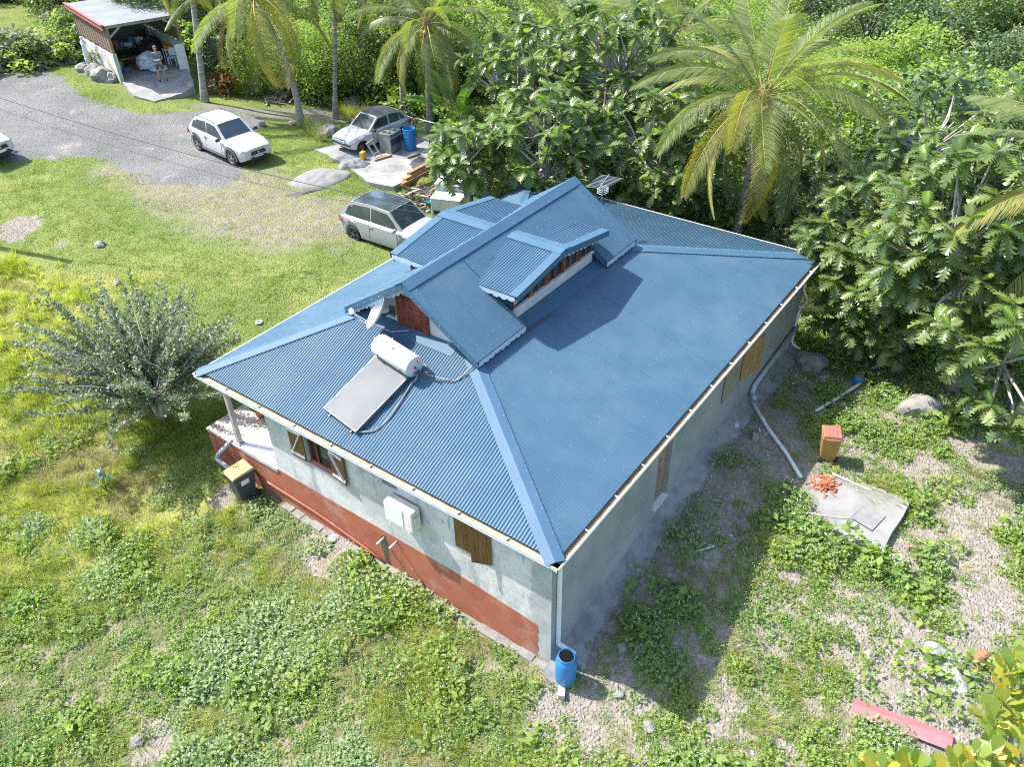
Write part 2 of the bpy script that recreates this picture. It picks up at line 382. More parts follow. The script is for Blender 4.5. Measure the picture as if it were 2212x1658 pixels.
# ------------------------------------------------------------------ the house
s_ = 1.2; EZ = 4.0
def U(x, y, z): return Vector((x*s_, y*s_, EZ + z*s_))
LX, WY = 12.617*s_, 9.32*s_
m_roof = mat('blue_roof_metal', (.050, .112, .172), .48, (.062, .128, .19), 1.2, dirt=(.085, .15, .205), dscale=.5, dlo=.45, dhi=.8, spec=.35)
m_flash = mat('blue_flashing', (.052, .116, .18), .58, (.062, .13, .198), 1.5, spec=.3)
m_trim = mat('pale_blue_trim', (.42, .52, .62), .5)
m_screw = mat('screw_head', (.36, .42, .48), .5)
m_white = mat('white_gutter', (.78, .78, .77), .5)
m_gutin = mat('gutter_inside', (.44, .36, .25), .8, (.33, .26, .17), 3, .4, .7)
m_gutwet = mat('gutter_inside_wet', (.30, .22, .13), .7, (.20, .14, .085), 4, .4, .7)
def wall_material():
    m, t, out = nt('front_plaster'); b = N(t, 'ShaderNodeBsdfPrincipled'); tc = N(t, 'ShaderNodeTexCoord').outputs['Object']
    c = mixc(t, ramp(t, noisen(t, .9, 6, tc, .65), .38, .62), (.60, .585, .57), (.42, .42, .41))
    c = mixc(t, ramp(t, noisen(t, 2.2, 5, tc, .6, sc3=(1, 1, .18)), .52, .72), c, (.30, .31, .31))
    c = mixc(t, ramp(t, noisen(t, 1.6, 4, tc, .6, .4), .60, .70), c, (.56, .45, .43))
    c = mixc(t, ramp(t, noisen(t, 6, 6, tc, .75), .60, .66), c, (.24, .25, .25))
    c = mixc(t, ramp(t, noisen(t, 5, 4, tc, .7, sc3=(1, 1, .12)), .60, .68), c, (.34, .34, .34))
    s = N(t, 'ShaderNodeSeparateXYZ'); t.links.new(tc, s.inputs[0])     # newer cement render towards the near corner
    ad = N(t, 'ShaderNodeMath', op='ADD'); sc = N(t, 'ShaderNodeMath', op='MULTIPLY'); sc.inputs[1].default_value = .9
    t.links.new(noisen(t, 1.3, 5, tc, .65), sc.inputs[0]); t.links.new(s.outputs[1], ad.inputs[0]); t.links.new(sc.outputs[0], ad.inputs[1])
    c = mixc(t, ramp(t, ad.outputs[0], 1.36, 1.26), c, mixc(t, ramp(t, noisen(t, 3, 5, tc), .4, .6), (.40, .41, .41), (.33, .345, .35)))
    t.links.new(c, b.inputs['Base Color']); b.inputs['Roughness'].default_value = .92; b.inputs['Specular IOR Level'].default_value = .2
    bn = N(t, 'ShaderNodeBump'); bn.inputs['Strength'].default_value = .35; bn.inputs['Distance'].default_value = .02
    t.links.new(noisen(t, 9, 6, tc, .7), bn.inputs['Height']); t.links.new(bn.outputs[0], b.inputs['Normal'])
    t.links.new(b.outputs[0], out.inputs[0]); return m
m_plaster = wall_material()
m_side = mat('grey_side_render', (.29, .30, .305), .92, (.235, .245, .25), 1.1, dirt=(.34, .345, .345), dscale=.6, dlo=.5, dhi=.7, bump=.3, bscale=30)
m_red = mat('terracotta_paint', (.36, .11, .06), .85, (.29, .085, .05), 1.8, dirt=(.38, .19, .135), dscale=1.3, dlo=.5, dhi=.7, bump=.15, bscale=30)
m_attic = mat('attic_plaster', (.56, .55, .53), .9, (.42, .42, .42), 2.5, dirt=(.22, .22, .22), dscale=2.4, dlo=.6, dhi=.72)
m_wood_red = mat('varnished_red_wood', (.24, .055, .02), .4, (.085, .018, .01), 5, .35, .7, sc3=(3, 3, .35))
m_wood_br = mat('brown_board', (.20, .095, .035), .6, (.13, .055, .02), 4, sc3=(3, 3, .3))
m_wood_old = mat('old_timber', (.32, .23, .14), .85, (.20, .14, .09), 5, sc3=(1, 1, 1), dirt=(.12, .10, .08), dscale=3)
m_glass = mat('dark_glass', (.03, .045, .05), .08, spec=.8)
m_paint_w = mat('white_paint', (.72, .73, .72), .6, (.6, .62, .62), 4)
m_pvc = mat('white_pvc', (.68, .69, .68), .45, (.55, .56, .55), 5)
m_pvcg = mat('grey_pvc', (.42, .45, .48), .5, (.36, .39, .42), 3)
m_tile = mat('white_tile', (.80, .80, .78), .3, (.72, .72, .70), 2)
m_porch = mat('porch_concrete', (.48, .40, .34), .9, (.34, .29, .25), 1.6, dirt=(.56, .50, .45), dscale=1.2)
m_copper = mat('dull_copper_pipe', (.22, .17, .15), .45, metal=.6)
m_dark = mat('dark_void', (.008, .008, .008), .9, spec=.05)
m_steel = mat('galvanised_steel', (.5, .52, .53), .4, (.38, .39, .4), 5, metal=.8)
house = thing('house', 'single storey house with blue corrugated hip roof, raised attic and red painted plinth', 'house', (0, 0, 0))

class Plane:
    """roof plane: O on the eave, e along the eave, h horizontal inward, slope"""
    def __init__(s, O, e, h, slope):
        s.O = Vector(O); s.e = Vector(e); s.h = Vector(h); s.m = slope
        s.k = math.sqrt(1 + slope*slope); s.n = s.e.cross(Vector((s.h.x, s.h.y, slope))).normalized()
        if s.n.z < 0: s.n = -s.n
    def p(s, u, v, w=0): return s.O + s.e*u + s.h*v + Vector((0, 0, s.m*v)) + s.n*w
PITCH = .076; AMP = .012
def corrugated(pl, u0, u1, vb, vt, parent, nsheet=11, phase=0.0):
    """sheets of wavy metal between vb(u) and vt(u); each sheet is its own part"""
    w = PITCH * nsheet; a = u0; i = 0; AM_, PW_ = (.0125, 4.5) if abs(pl.e.x) > .5 else (AMP, 1.5)
    while a < u1 - 1e-4:
        b = min(a + w, u1); us = np.arange(a, b + PITCH/12 * .5, PITCH/12); us = us[us <= b + 1e-6]
        if len(us) < 2 or us[-1] < b - 1e-5: us = np.append(us, b)
        V = []; F = []; lift = (i % 2) * .0025
        for u in us:
            lo, hi = vb(u), vt(u)
            if hi < lo: hi = lo
            z = 2*AM_*(1 - ((1 - math.cos(2*PI*(u - u0)/PITCH))/2)**PW_) + lift
            V += [pl.p(u, lo, z), pl.p(u, hi, z)]
        F = [(2*j, 2*j+2, 2*j+3, 2*j+1) for j in range(len(us)-1)]
        me = mesh_np('roof_sheet', [tuple(v) for v in V], F, m_roof, True); link('roof_sheet', me, parent)
        a = b; i += 1
SCREWS = G()
def screw(p, n, r=.0105):
    r = min(r, .0115)
    n = Vector(n); a = n.orthogonal().normalized(); b = n.cross(a); p = Vector(p)
    SCREWS.add([p + a*r, p + b*r, p - a*r, p - b*r, p + n*r*1.1], [(0,1,4),(1,2,4),(2,3,4),(3,0,4)])
def screw_rows(pl, u0, u1, vb, vt, rows, step=2):
    for ri, v in enumerate(rows):
        k = 0
        u = u0 + PITCH * (1 if ri % 2 else 2)
        while u < u1:
            if vb(u) + .05 < v < vt(u) - .12: screw(pl.p(u, v + rng.normal()*.012, 2*AMP + .004), pl.n)
            u += PITCH * step
def strip(P0, P1, w0, w1, m, parent, name, th=.004):
    """thin sheet-metal strip between two lines"""
    P0, P1, w0, w1 = map(Vector, (P0, P1, w0, w1)); n = (P1-P0).cross(w0).normalized()*th
    return G().hexa([P0, P1, P1+w1, P0+w0], [P0+n, P1+n, P1+w1+n, P0+w0+n]).build(name, m, parent)
def cap(P0, P1, nA, nB, wA, wB, parent, name='hip_flashing', up=.045, step=.3, m=None):
    """folded flashing over a hip or ridge: two wings, screws along their edges"""
    P0 = Vector(P0) + Vector((0,0,up)); P1 = Vector(P1) + Vector((0,0,up)); d = (P1-P0).normalized(); g = G()
    for n, w in ((nA, wA), (nB, wB)):
        wd = n.cross(d).normalized()
        if wd.z > 0: wd = -wd
        a, b = P0 + wd*w, P1 + wd*w; t = n*.006; dn = -n*.02
        g.hexa([P0-t, P1-t, b-t, a-t], [P0+t, P1+t, b+t, a+t]); g.hexa([a-t+dn, b-t+dn, b-t+dn+wd*.01, a-t+dn+wd*.01], [a+t, b+t, b+t+wd*.01, a+t+wd*.01])
        L = (P1-P0).length; k = int(L/step)
        for i in range(1, k): screw(P0 + d*(i*L/k) + wd*(w-.035) + n*.006, n, .016)
    return g.build(name, m or m_flash, parent)

mR, mF, mL, mB = .295, .415, .428, .25
e0 = .125      # the sheets end this far inside the gutter's outer edge
pR = Plane((0, e0, EZ + e0*mR), (1,0,0), (0,1,0), mR)
pF = Plane((e0, 0, EZ + e0*mF), (0,1,0), (1,0,0), mF)
pL = Plane((0, WY-e0, EZ + e0*mL), (1,0,0), (0,-1,0), mL)
pB = Plane((LX-e0, 0, EZ + e0*mB), (0,1,0), (-1,0,0), mB)
yr = 5.2*s_; zr = EZ + 2.36*s_; zt = EZ + 1.66*s_
vR = lambda u: max(0, min(u*mF/mR, (LX-u)*mB/mR, 5.3) - e0 - .02)
vF = lambda u: max(0, min(u*mR/mF, (WY-u)*mL/mF, 3.6) - e0 - .02)
vL = lambda u: max(0, min(u*mF/mL, (LX-u)*mB/mL, 4.2) - e0 - .02)
vB = lambda u: max(0, min(u*mR/mB, (WY-u)*mL/mB, 6.0) - e0 - .02)
z0 = lambda u: 0.0
for pl, u0, u1, vt in ((pR, e0, LX-e0, vR), (pF, e0, WY-e0, vF), (pL, e0, LX-e0, vL), (pB, e0, WY-e0, vB)):
    corrugated(pl, u0, u1, z0, vt, house)
    screw_rows(pl, u0, u1, z0, vt, [.10, .62, 1.35, 2.1, 2.85, 3.6, 4.35, 5.1], 2 if pl is pF else 4)
# hips
def hipdir(c, sx, sy, ma, mb): # ma slope of plane rising along x, mb along y
    return c
def hip(c, sx, sy, mx, my, zmax, nA, nB, name='hip_flashing', zmin=.03, w=.20):
    f = lambda z: Vector((c[0] + sx*z/mx, c[1] + sy*z/my, EZ + z))
    cap(f(zmin), f(zmax), nA, nB, w, w, house, name)
hip((0,0), 1, 1, mF, mR, 1.32, pF.n, pR.n)
hip((0,WY), 1, -1, mF, mL, 1.28, pF.n, pL.n)
hip((LX,0), -1, 1, mB, mR, 1.34, pB.n, pR.n)
hip((LX,WY), -1, -1, mB, mL, 1.7, pB.n, pL.n)

# gutters (white outside, stained inside)
def gutter(a, b, inward, m_in):
    a = Vector(a); b = Vector(b); i = Vector(inward); g = G(); h = .11; w = .15; up = Vector((0,0,1))
    g.hexa([a-up*h, b-up*h, b-up*h+i*.012, a-up*h+i*.012], [a, b, b+i*.012, a+i*.012])
    g.hexa([a-up*h, b-up*h, b-up*h+i*w, a-up*h+i*w], [a-up*(h-.008), b-up*(h-.008), b-up*(h-.008)+i*w, a-up*(h-.008)+i*w])
    g.hexa([a-up*.012-i*.014, b-up*.012-i*.014, b-up*.012+i*.012, a-up*.012+i*.012], [a+up*.006-i*.014, b+up*.006-i*.014, b+up*.006+i*.012, a+up*.006+i*.012])
    o = g.build('gutter', m_white, house)
    q = G(); q.quad(a+i*.0125-up*.025, b+i*.0125-up*.025, b+i*(w)-up*.025, a+i*(w)-up*.025); q.build('gutter_lining', m_in, o)
    k = int((b-a).length/1.15); bme = None
    for j in range(1, k):
        p = Vector((0,0,0)); d = (b-a).normalized(); br = G()
        if bme: link('gutter_bracket', bme, o, a.lerp(b, j/k)); continue
        br.hexa([p-d*.012-i*.018-up*.01, p+d*.012-i*.018-up*.01, p+d*.012+i*.11-up*.01, p-d*.012+i*.11-up*.01], [p-d*.012-i*.018+up*.008, p+d*.012-i*.018+up*.008, p+d*.012+i*.11+up*.03, p-d*.012+i*.11+up*.03])
        bme = br.mesh('gutter_bracket', m_pvc); link('gutter_bracket', bme, o, a.lerp(b, j/k))
gutter((0,0,EZ), (0,WY,EZ), (1,0,0), m_gutin); gutter((0,0,EZ), (LX,0,EZ), (0,1,0), m_gutwet)
gutter((0,WY,EZ), (LX,WY,EZ), (0,-1,0), m_gutin); gutter((LX,0,EZ), (LX,WY,EZ), (-1,0,0), m_gutin)
# timber fascia behind the gutters and soffit
g = G(); a_ = .3*s_
for p, q in (((.14,.14),(.14,WY-.14)),((.14,.14),(LX-.14,.14)),((.14,WY-.14),(LX-.14,WY-.14)),((LX-.14,.14),(LX-.14,WY-.14))):
    g.bar((p[0],p[1],EZ-.09), (q[0],q[1],EZ-.09), .025, .15)
g.build('fascia_board', m_wood_old, house)

# walls: cells between the openings, with reveals
def wall_with_holes(origin, e, n, U0, U1, Z0, Z1, holes, name, m, depth=.16):
    """outer face in the plane origin+e*u+z, n points outwards"""
    e = Vector(e); n = Vector(n); O = Vector(origin); us = sorted({U0, U1, *[h[0] for h in holes], *[h[1] for h in holes]}); zs = sorted({Z0, Z1, *[h[2] for h in holes], *[h[3] for h in holes]})
    g = G(); P = lambda u, z, d=0: O + e*u + Vector((0,0,z)) - n*d
    for i in range(len(us)-1):
        for j in range(len(zs)-1):
            uc, zc = (us[i]+us[i+1])/2, (zs[j]+zs[j+1])/2
            if any(h[0] < uc < h[1] and h[2] < zc < h[3] for h in holes): continue
            g.quad(P(us[i], zs[j]), P(us[i+1], zs[j]), P(us[i+1], zs[j+1]), P(us[i], zs[j+1]))
    for u0, u1, z0_, z1_ in holes:
        g.quad(P(u0,z0_), P(u0,z1_), P(u0,z1_,depth), P(u0,z0_,depth)); g.quad(P(u1,z0_), P(u1,z0_,depth), P(u1,z1_,depth), P(u1,z1_))
        g.quad(P(u0,z0_), P(u0,z0_,depth), P(u1,z0_,depth), P(u1,z0_)); g.quad(P(u0,z1_), P(u1,z1_), P(u1,z1_,depth), P(u0,z1_,depth))
    return g.build(name, m, house)
zp = 1.56   # top of the red plinth / porch floor
Yw = 7.53*s_
win_y = (5.60*s_, 6.33*s_, EZ-1.20*s_, EZ-.40*s_); vent_y = (3.78*s_, 4.18*s_, EZ-.62*s_, EZ-.36*s_)
wall_with_holes((a_,0,0), (0,1,0), (-1,0,0), a_, Yw, -.4, EZ-.05, [win_y, vent_y], 'wall', m_plaster)
# right-hand wall with two openings
hole1 = (5.0, 5.75, 1.15, 3.55); hole2 = (8.22*s_, 8.98*s_, EZ-1.75*s_, EZ-.40*s_)
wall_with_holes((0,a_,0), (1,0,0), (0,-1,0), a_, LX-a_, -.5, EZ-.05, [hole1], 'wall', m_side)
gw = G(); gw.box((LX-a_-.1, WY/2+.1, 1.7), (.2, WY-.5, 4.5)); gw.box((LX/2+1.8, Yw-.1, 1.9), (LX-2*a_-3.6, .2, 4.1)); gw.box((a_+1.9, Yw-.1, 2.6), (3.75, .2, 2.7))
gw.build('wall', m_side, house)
# soffit and dark interior seen through openings
so_ = G(); so_.box((LX/2, WY/2, EZ-.035), (LX-.36, WY-.36, .02)); so_.build('soffit', m_wood_br, house)
# plinth: painted band a few mm proud, ending raggedly short of the corner
pts = [(Yw, zp-.02)]; y = Yw
top = lambda y: zp - .02 - .24*max(0, (3.2-y)/3.2)**1.2
n_ = 26; ys_ = [Yw + (.80-Yw)*i/n_ for i in range(n_+1)]
g = G(); V = []; 
for yy in ys_: V += [(a_-.007, yy, -.35), (a_-.007, yy, top(yy)), (a_+.01, yy, top(yy)), (a_+.01, yy, -.35)]
F = []
for i in range(n_): o = 4*i; F += [(o, o+4, o+5, o+1), (o+1, o+5, o+6, o+2)]
g.add(V, F)
k = 16; V = [(a_-.007, .80, top(.8)), (a_-.007, .80, -.3)]
zz = np.linspace(top(.8), -.3, k)
rag = [(a_-.007, .80 - .05 - .05*abs(math.sin(i*2.1)) - .05*rng.random(), z) for i, z in enumerate(zz)]
base = [(a_-.007, .80, z) for z in zz]
g.add(base + rag, [(i, k+i, k+i+1, i+1) for i in range(k-1)])
g.build('painted_plinth', m_red, house)
# porch slab
px1 = 4.6; py1 = 10.03*s_
pg = G(); pg.add([(a_,Yw,-.3),(a_,py1,-.3),(px1,py1,-.3),(px1,Yw,-.3),(a_,Yw,zp-.13),(a_,py1,zp-.06),(px1,py1,zp-.06),(px1,Yw,zp-.13)], [(0,1,5,4),(1,2,6,5),(2,3,7,6),(3,0,4,7)])
pg.build('porch_base', m_red, house)
pg = G(); pg.box((( a_+px1)/2-.01, (8.78*s_+py1)/2, zp-.05), (px1-a_+.04, py1-8.78*s_+.03, .08)); pg.build('porch_slab', m_porch, house, bevel=.01)
pg = G(); pg.box(((a_+px1)/2-.012, (8.78*s_+Yw)/2, zp-.055), (px1-a_+.05, 8.78*s_-Yw, .11)); pg.build('porch_edge', mat('grey_edge', (.45,.46,.45), .9, (.25,.27,.27), 3), house)
tl = G(); ty = 0
tile_me = G().box((0,0,0), (.394,.394,.012)).mesh('floor_tile', m_tile)
yy = Yw + .2
while yy < 8.78*s_:
    xx = a_ + .24
    while xx < px1 - .2:
        link('floor_tile', tile_me, house, (xx, yy, zp + .004 + rng.random()*.001)); xx += .4
    yy += .4
g = G(); g.box((a_+.1, 8.92*s_, (zp+EZ)/2-.03), (.12, .12, EZ-zp-.02)); g.build('porch_post', mat('grey_post', (.42,.40,.38), .7, (.3,.27,.25), 3), house, bevel=.006)
g = G(); g.box((a_+.1, 8.92*s_, zp+.02), (.2, .2, .04)); g.build('post_foot', m_steel, house)
g = G(); g.bar((a_+.06, Yw, EZ-.13), (a_+.06, WY-.2, EZ-.13), .12, .16); g.build('porch_beam', m_wood_red, house)
# concrete foot strip under the front and right walls
g = G()
for i in range(24):
    y0_, y1_ = Yw*i/24, Yw*(i+1)/24 + .02; zb = hz(0, (y0_+y1_)/2)
    g.box((a_-.10-.02*rng.random(), (y0_+y1_)/2, zb-.02), (.17+.09*rng.random(), y1_-y0_, .12+.09*rng.random()))
V = []; F = []; xs_ = np.linspace(0, LX, 90)
for i, x in enumerate(xs_):
    zb = hz(x, .1); wd = .62 + .22*noise.noise(Vector((x*.7, 1, 0))) + .06*noise.noise(Vector((x*3, 4, 0)))
    for t_, zz_ in ((0, .17), (.18, .12), (.5, .05), (1, -.03), (1.05, -.2)): V.append((x, a_ - wd*t_, hz(x, a_-wd*t_) + zz_ + .015*noise.noise(Vector((x*4, t_*3, 2)))))
n5 = 5; F = [(i*n5+j_, i*n5+j_+1, (i+1)*n5+j_+1, (i+1)*n5+j_) for i in range(89) for j_ in range(n5-1)]
link('cement_skirt', mesh_np('cement_skirt', V, F, mat('skirt_cement', (.30,.295,.28), .95, (.21,.20,.19), 3, bump=.4, bscale=20), True), house)
g.build('foundation_strip', mat('rough_footing', (.24,.235,.22), .95, (.16,.155,.15), 5, bump=.6, bscale=12), house)

# windows and shutters of the front wall
def front_window():
    y0_, y1_, z0_, z1_ = win_y; x = a_ + .13
    f = G()
    for y in (y0_+.03, y1_-.03): f.box((x-.02, y, (z0_+z1_)/2), (.06, .06, z1_-z0_))
    for z in (z0_+.03, z1_-.03): f.box((x-.02, (y0_+y1_)/2, z), (.056, y1_-y0_-.12, .06))
    f.box((x-.02, (y0_+y1_)/2+.16, (z0_+z1_)/2), (.05, .05, z1_-z0_-.12))
    w = f.build('window', m_wood_red, house)
    G().box((x+.012, (y0_+y1_)/2, (z0_+z1_)/2), (.012, y1_-y0_-.06, z1_-z0_-.06)).build('pane', m_glass, w)
    G().box((a_+.04, (y0_+y1_)/2, z0_+.012), (.16, y1_-y0_-.01, .02)).build('sill', mat('pink_sill', (.42,.20,.16), .8), w)
front_window()
def shutter(hy, w, z0_, z1_, ang, side, m, boards=4, zmark=True, name='shutter'):
    """board shutter hinged at y=hy on the front wall; ang from closed (0) to flat open (pi)"""
    piv = Vector((a_-.03, hy, 0)); R = Matrix.Rotation(ang, 3, 'Z')
    root = G(); bw = w/boards; first = None
    for i in range(boards):
        g = G(); g.box((0, side*(bw*(i+.5)), (z0_+z1_)/2), (.028, bw-.006, z1_-z0_)); g.v = [tuple(R @ Vector(v) + piv) for v in g.v]
        if first is None: first = g.build(name, m, house)
        else: g.build('board', m, first)
    if zmark:
        g = G(); sx = zmark; zc = (z0_+z1_)/2; a = side*w*.04; b = side*w*.94
        g.box((sx*.026, side*w/2, z1_-.14), (.024, w*.92, .075)); g.box((sx*.026, side*w/2, z0_+.14), (.024, w*.92, .075))
        g.bar((sx*.028, a+side*.03, z1_-.16), (sx*.028, b-side*.03, z0_+.16), .022, .075, (1,0,0)) if side*sx < 0 or True else None
        g.v = [tuple(R @ Vector(v) + piv) for v in g.v]; g.build('shutter_brace', m_paint_w, first)
    return first
zs0, zs1 = EZ-1.21*s_, EZ-.36*s_
shutter(6.36*s_, .43*s_, zs0, zs1, 0.0, 1, m_wood_br, 4, -1)
shutter(5.57*s_, .43*s_, zs0, zs1, math.radians(-6), -1, m_wood_br, 4, -1)
G().bar((a_-.06, 6.36*s_, zs0+.02), (a_-.06, 5.57*s_, zs0+.02), .004, .004).build('hook', m_steel, house)
shutter(2.39*s_, .41*s_, zs0, zs1, 0.0, -1, m_wood_br, 4, None)
shutter(1.56*s_, .46, zs0, zs1, math.radians(22), 1, m_wood_br, 5, None)
G().box((a_+.15, (vent_y[0]+vent_y[1])/2, (vent_y[2]+vent_y[3])/2), (.02, .5, .34)).build('vent_panel', m_dark, house)
# right wall joinery
g = G(); g.box((hole1[0]+.40, a_+.14, 2.35), (.8, .02, 2.38)); g.build('door', m_wood_old, house)
g = G(); g.box((hole1[0]+.37, a_+.03, 1.165), (.74, .18, .03)); g.build('door_sill', m_tile, house)
def board_shutter(x0_, x1_, z0_, z1_, ang, n, m, edge=None):
    R = Matrix.Rotation(ang, 3, 'Z'); piv = Vector((x0_, a_-.03, 0)); w = (x1_-x0_)/n; first = None
    for i in range(n):
        g = G(); dz = rng.random()*.05 if edge else 0
        g.box((w*(i+.5), 0, (z0_+dz+z1_)/2), (abs(w)-.008, .025, z1_-z0_-dz)); g.v = [tuple(R @ Vector(v) + piv) for v in g.v]
        if first is None: first = g.build('shutter', m, house)
        else: g.build('board', m, first)
    return first
m_sh1 = mat('weathered_grey_board', (.30,.26,.20), .9, (.20,.17,.13), 6, sc3=(3,3,.3)); m_sh2 = mat('yellow_brown_board', (.36,.22,.09), .7, (.22,.13,.06), 6, sc3=(3,3,.3))
board_shutter(8.75, 9.85, EZ-1.52*s_, EZ-.5*s_, 0, 7, m_sh1, 1)
board_shutter(9.95, 10.9, EZ-1.45*s_, EZ-.45*s_, math.radians(-14), 6, m_sh2)
G().box((10.4, a_+.12, EZ-.95*s_), (.9,.02,1.2)).build('opening', m_dark, house) if False else None

# downpipes and the soil pipe along the side wall
def pipe(pts, r, m, name='downpipe', parent=None, n=10, bend=.09, **k):
    P = [Vector(p) for p in pts]; Q = [P[0]]
    for i in range(1, len(P)-1):
        a = (P[i-1]-P[i]).normalized(); b = (P[i+1]-P[i]).normalized(); d = min(bend, (P[i-1]-P[i]).length*.45, (P[i+1]-P[i]).length*.45)
        for t in (0, .25, .5, .75, 1): Q.append((P[i]+a*d)*(1-t)**2 + P[i]*2*t*(1-t) + (P[i]+b*d)*t*t)
    Q.append(P[-1]); return G().tube(Q, r, n).build(name, m, parent, smooth=True, **k)
dpz = 1.0
g = G(); c1 = (a_+.22, a_-.05)
g.box((c1[0], c1[1], (EZ-.1+.75)/2), (.08, .07, EZ-.1-.75)); g.bar((c1[0], c1[1], .78), (c1[0]+.1, c1[1]-.38, .58), .08, .07)
g.build('downpipe', m_white, house)
pipe([(LX-.5,a_-.06,EZ-.1),(LX-.5,a_-.06,3.0),(LX-.5,a_-.2,2.75),(LX-.28,a_-.22,2.55),(LX-.28,a_-.1,2.3),(LX-.5,a_-.06,2.2),(LX-.5,a_-.06,.95),(LX-.4,a_-.35,.75)], .045, m_pvc, parent=house)
pipe([(LX-.4,a_-.09,EZ-2.02*s_),(9.4*s_,a_-.09,EZ-2.25*s_),(9.25*s_,a_-.12,EZ-2.45*s_),(9.05*s_,a_-.3,hz(10.9,0)+.25)], .075, m_pvcg, 'soil_pipe', house, bend=.3)
Z7 = lambda x, y, X_: tuple(at_plane((750+x*.45228)/1.80474, (1500+y*.45228)/1.80474, (1,0,0), X_))
pipe([Z7(335,485,a_), Z7(225,600,.12), Z7(205,635,.05), Z7(290,705,.02), Z7(330,735,.05)], .06, m_pvcg, 'drain_pipe', house, bend=.12)
pipe([(a_-.06, 8.2*s_, .82),(a_-.06, 6.4*s_,.74),(a_-.06, 5.2*s_,.55),(a_-.06, 4.45*s_,.38)], .028, m_red, 'painted_pipe', house, bend=.3)
for y, z in ((4.38*s_, EZ-2.27*s_), (4.01*s_, EZ-2.15*s_)): G().tube([(a_,y,z),(a_-.26,y,z-.01)], .025, 8).build('overflow_pipe', m_pvc, house, smooth=True)
st = G(); st.add([(a_-.009,4.30*s_,1.40),(a_-.009,4.46*s_,1.3),(a_-.009,4.5*s_,.9),(a_-.009,4.42*s_,.35),(a_-.009,4.27*s_,.3),(a_-.009,4.3*s_,.8)], [(0,1,2,5),(5,2,3,4)])
st.build('moss_streak', mat('black_moss', (.04,.045,.03), .95, (.10,.10,.06), 12), house)

# ------------------------------------------------------------------ raised attic with four gables
AS = .65; ax0 = 2.47*s_; ax1 = 8.56*s_; ae = 1.76*s_     # half width of the attic roof
pAR = Plane((0, yr-ae, zr-ae*AS), (1,0,0), (0,1,0), AS); pAL = Plane((0, yr+ae, zr-ae*AS), (1,0,0), (0,-1,0), AS)
dx0, dx1, dxm = 3.85*s_, 7.40*s_, 5.62*s_; dz_r = zr - .055*s_ ; dze = EZ + 1.905*s_; DSL = (EZ+2.19*s_-dze)/(dxm-dx0)
dyf = 3.57*s_; dyb = 2*yr - dyf
def val(y): return (zr - AS*abs(yr-y))
# dormer roofs: height at x: dze + DSL*(..)
def dh(x): return dze + DSL*(min(x-dx0, dx1-x))
vA_t = lambda u: ae - .02
vcut = 3.82*s_ + .12 - (yr-ae)
vA_b = lambda u: vcut if dx0+.2 < u < dx1-.2 else 0
for pl in (pAR, pAL):
    for ua, ub in ((ax0, dx0+.2), (dx0+.2, dx1-.2), (dx1-.2, ax1)):
        vb_ = (lambda u: vcut) if ua > ax0 and ub < ax1 else z0
        corrugated(pl, ua, ub, vb_, vA_t, house)
    screw_rows(pl, ax0, ax1, vA_b, vA_t, [.10, .3, 1.0, 1.6], 3)
def ymeet(z): return yr - (zr - z)/AS     # y of the attic slope at height z (right side)
for sgn, yf in ((1, dyf), (-1, dyb)):
    L = abs(yr - yf)
    for side in (0, 1):
        O = (dx0 if side == 0 else dx1, yf, dze); pl = Plane(O, (0, sgn, 0), (1 if side == 0 else -1, 0, 0), DSL)
        um = L - (zr-dze)/AS                       # where the low edge meets the attic slope
        vb_ = lambda u, um=um: 0 if u < um else (u-um)*AS/DSL
        half = abs(dxm-dx0)
        vt_ = lambda u: half - .01
        umax = L - (zr - dh(dxm))/AS
        corrugated(pl, .0, umax, lambda u, um=um: min(half, 0 if u < um else (u-um)*AS/DSL), vt_, house)
        screw_rows(pl, .0, umax, lambda u, um=um: (0 if u < um else (u-um)*AS/DSL), vt_, [.12, .7, 1.3, 1.9], 2)
        # verge cap along the front edge, eave cap
        Pn = pl.n; f0 = pl.p(0, 0, .03); f1 = pl.p(0, half, .03); y_ = Vector((0, sgn, 0))
        strip(f0 - y_*.06, f1 - y_*.06, y_*.24, y_*.24, m_flash, house, 'verge_flashing')
        strip(f0 - y_*.06, f1 - y_*.06, Vector((0,0,-.17)), Vector((0,0,-.17)), m_flash, house, 'verge_flashing', .006)
        for j in range(1, 8): screw((f0.lerp(f1, j/8)) + y_*.15 + Pn*.006, Pn, .016); screw((f0.lerp(f1, j/8)) - y_*.068 - Vector((0,0,.08)), -y_, .016)
    pA = Plane((dx0, yf, dze), (0,sgn,0), (1,0,0), DSL); pBn = Plane((dx1, yf, dze), (0,sgn,0), (-1,0,0), DSL)
    r0 = Vector((dxm, yf - sgn*.05, dh(dxm))); r1 = Vector((dxm, yr - sgn*(zr-dh(dxm))/AS - sgn*.02, dh(dxm)))
    cap(r0, r1, pA.n, pBn.n, .24, .24, house, 'ridge_flashing', .04, .35)
# attic ridge
cap((ax0-.06, yr, zr), (ax1+.06, yr, zr), pAR.n, pAL.n, .26, .26, house, 'ridge_flashing', .05, .4)
# gable verges of the attic, both ends
for x, sx in ((ax0, -1), (ax1, 1)):
    for pl in (pAR, pAL):
        a = pl.p(x, 0, .03); b = pl.p(x, ae, .03); v = Vector((-sx, 0, 0))
        strip(a - v*.05, b - v*.05, v*.22, v*.22, m_flash, house, 'verge_flashing'); strip(a - v*.05, b - v*.05, Vector((0,0,-.19)), Vector((0,0,-.19)), m_flash, house, 'verge_flashing', .006)
        for j in range(1, 8): screw(a.lerp(b, j/8) + v*.13 + pl.n*.006, pl.n, .016); screw(a.lerp(b, j/8) - v*.058 - Vector((0,0,.09)), -v, .016)
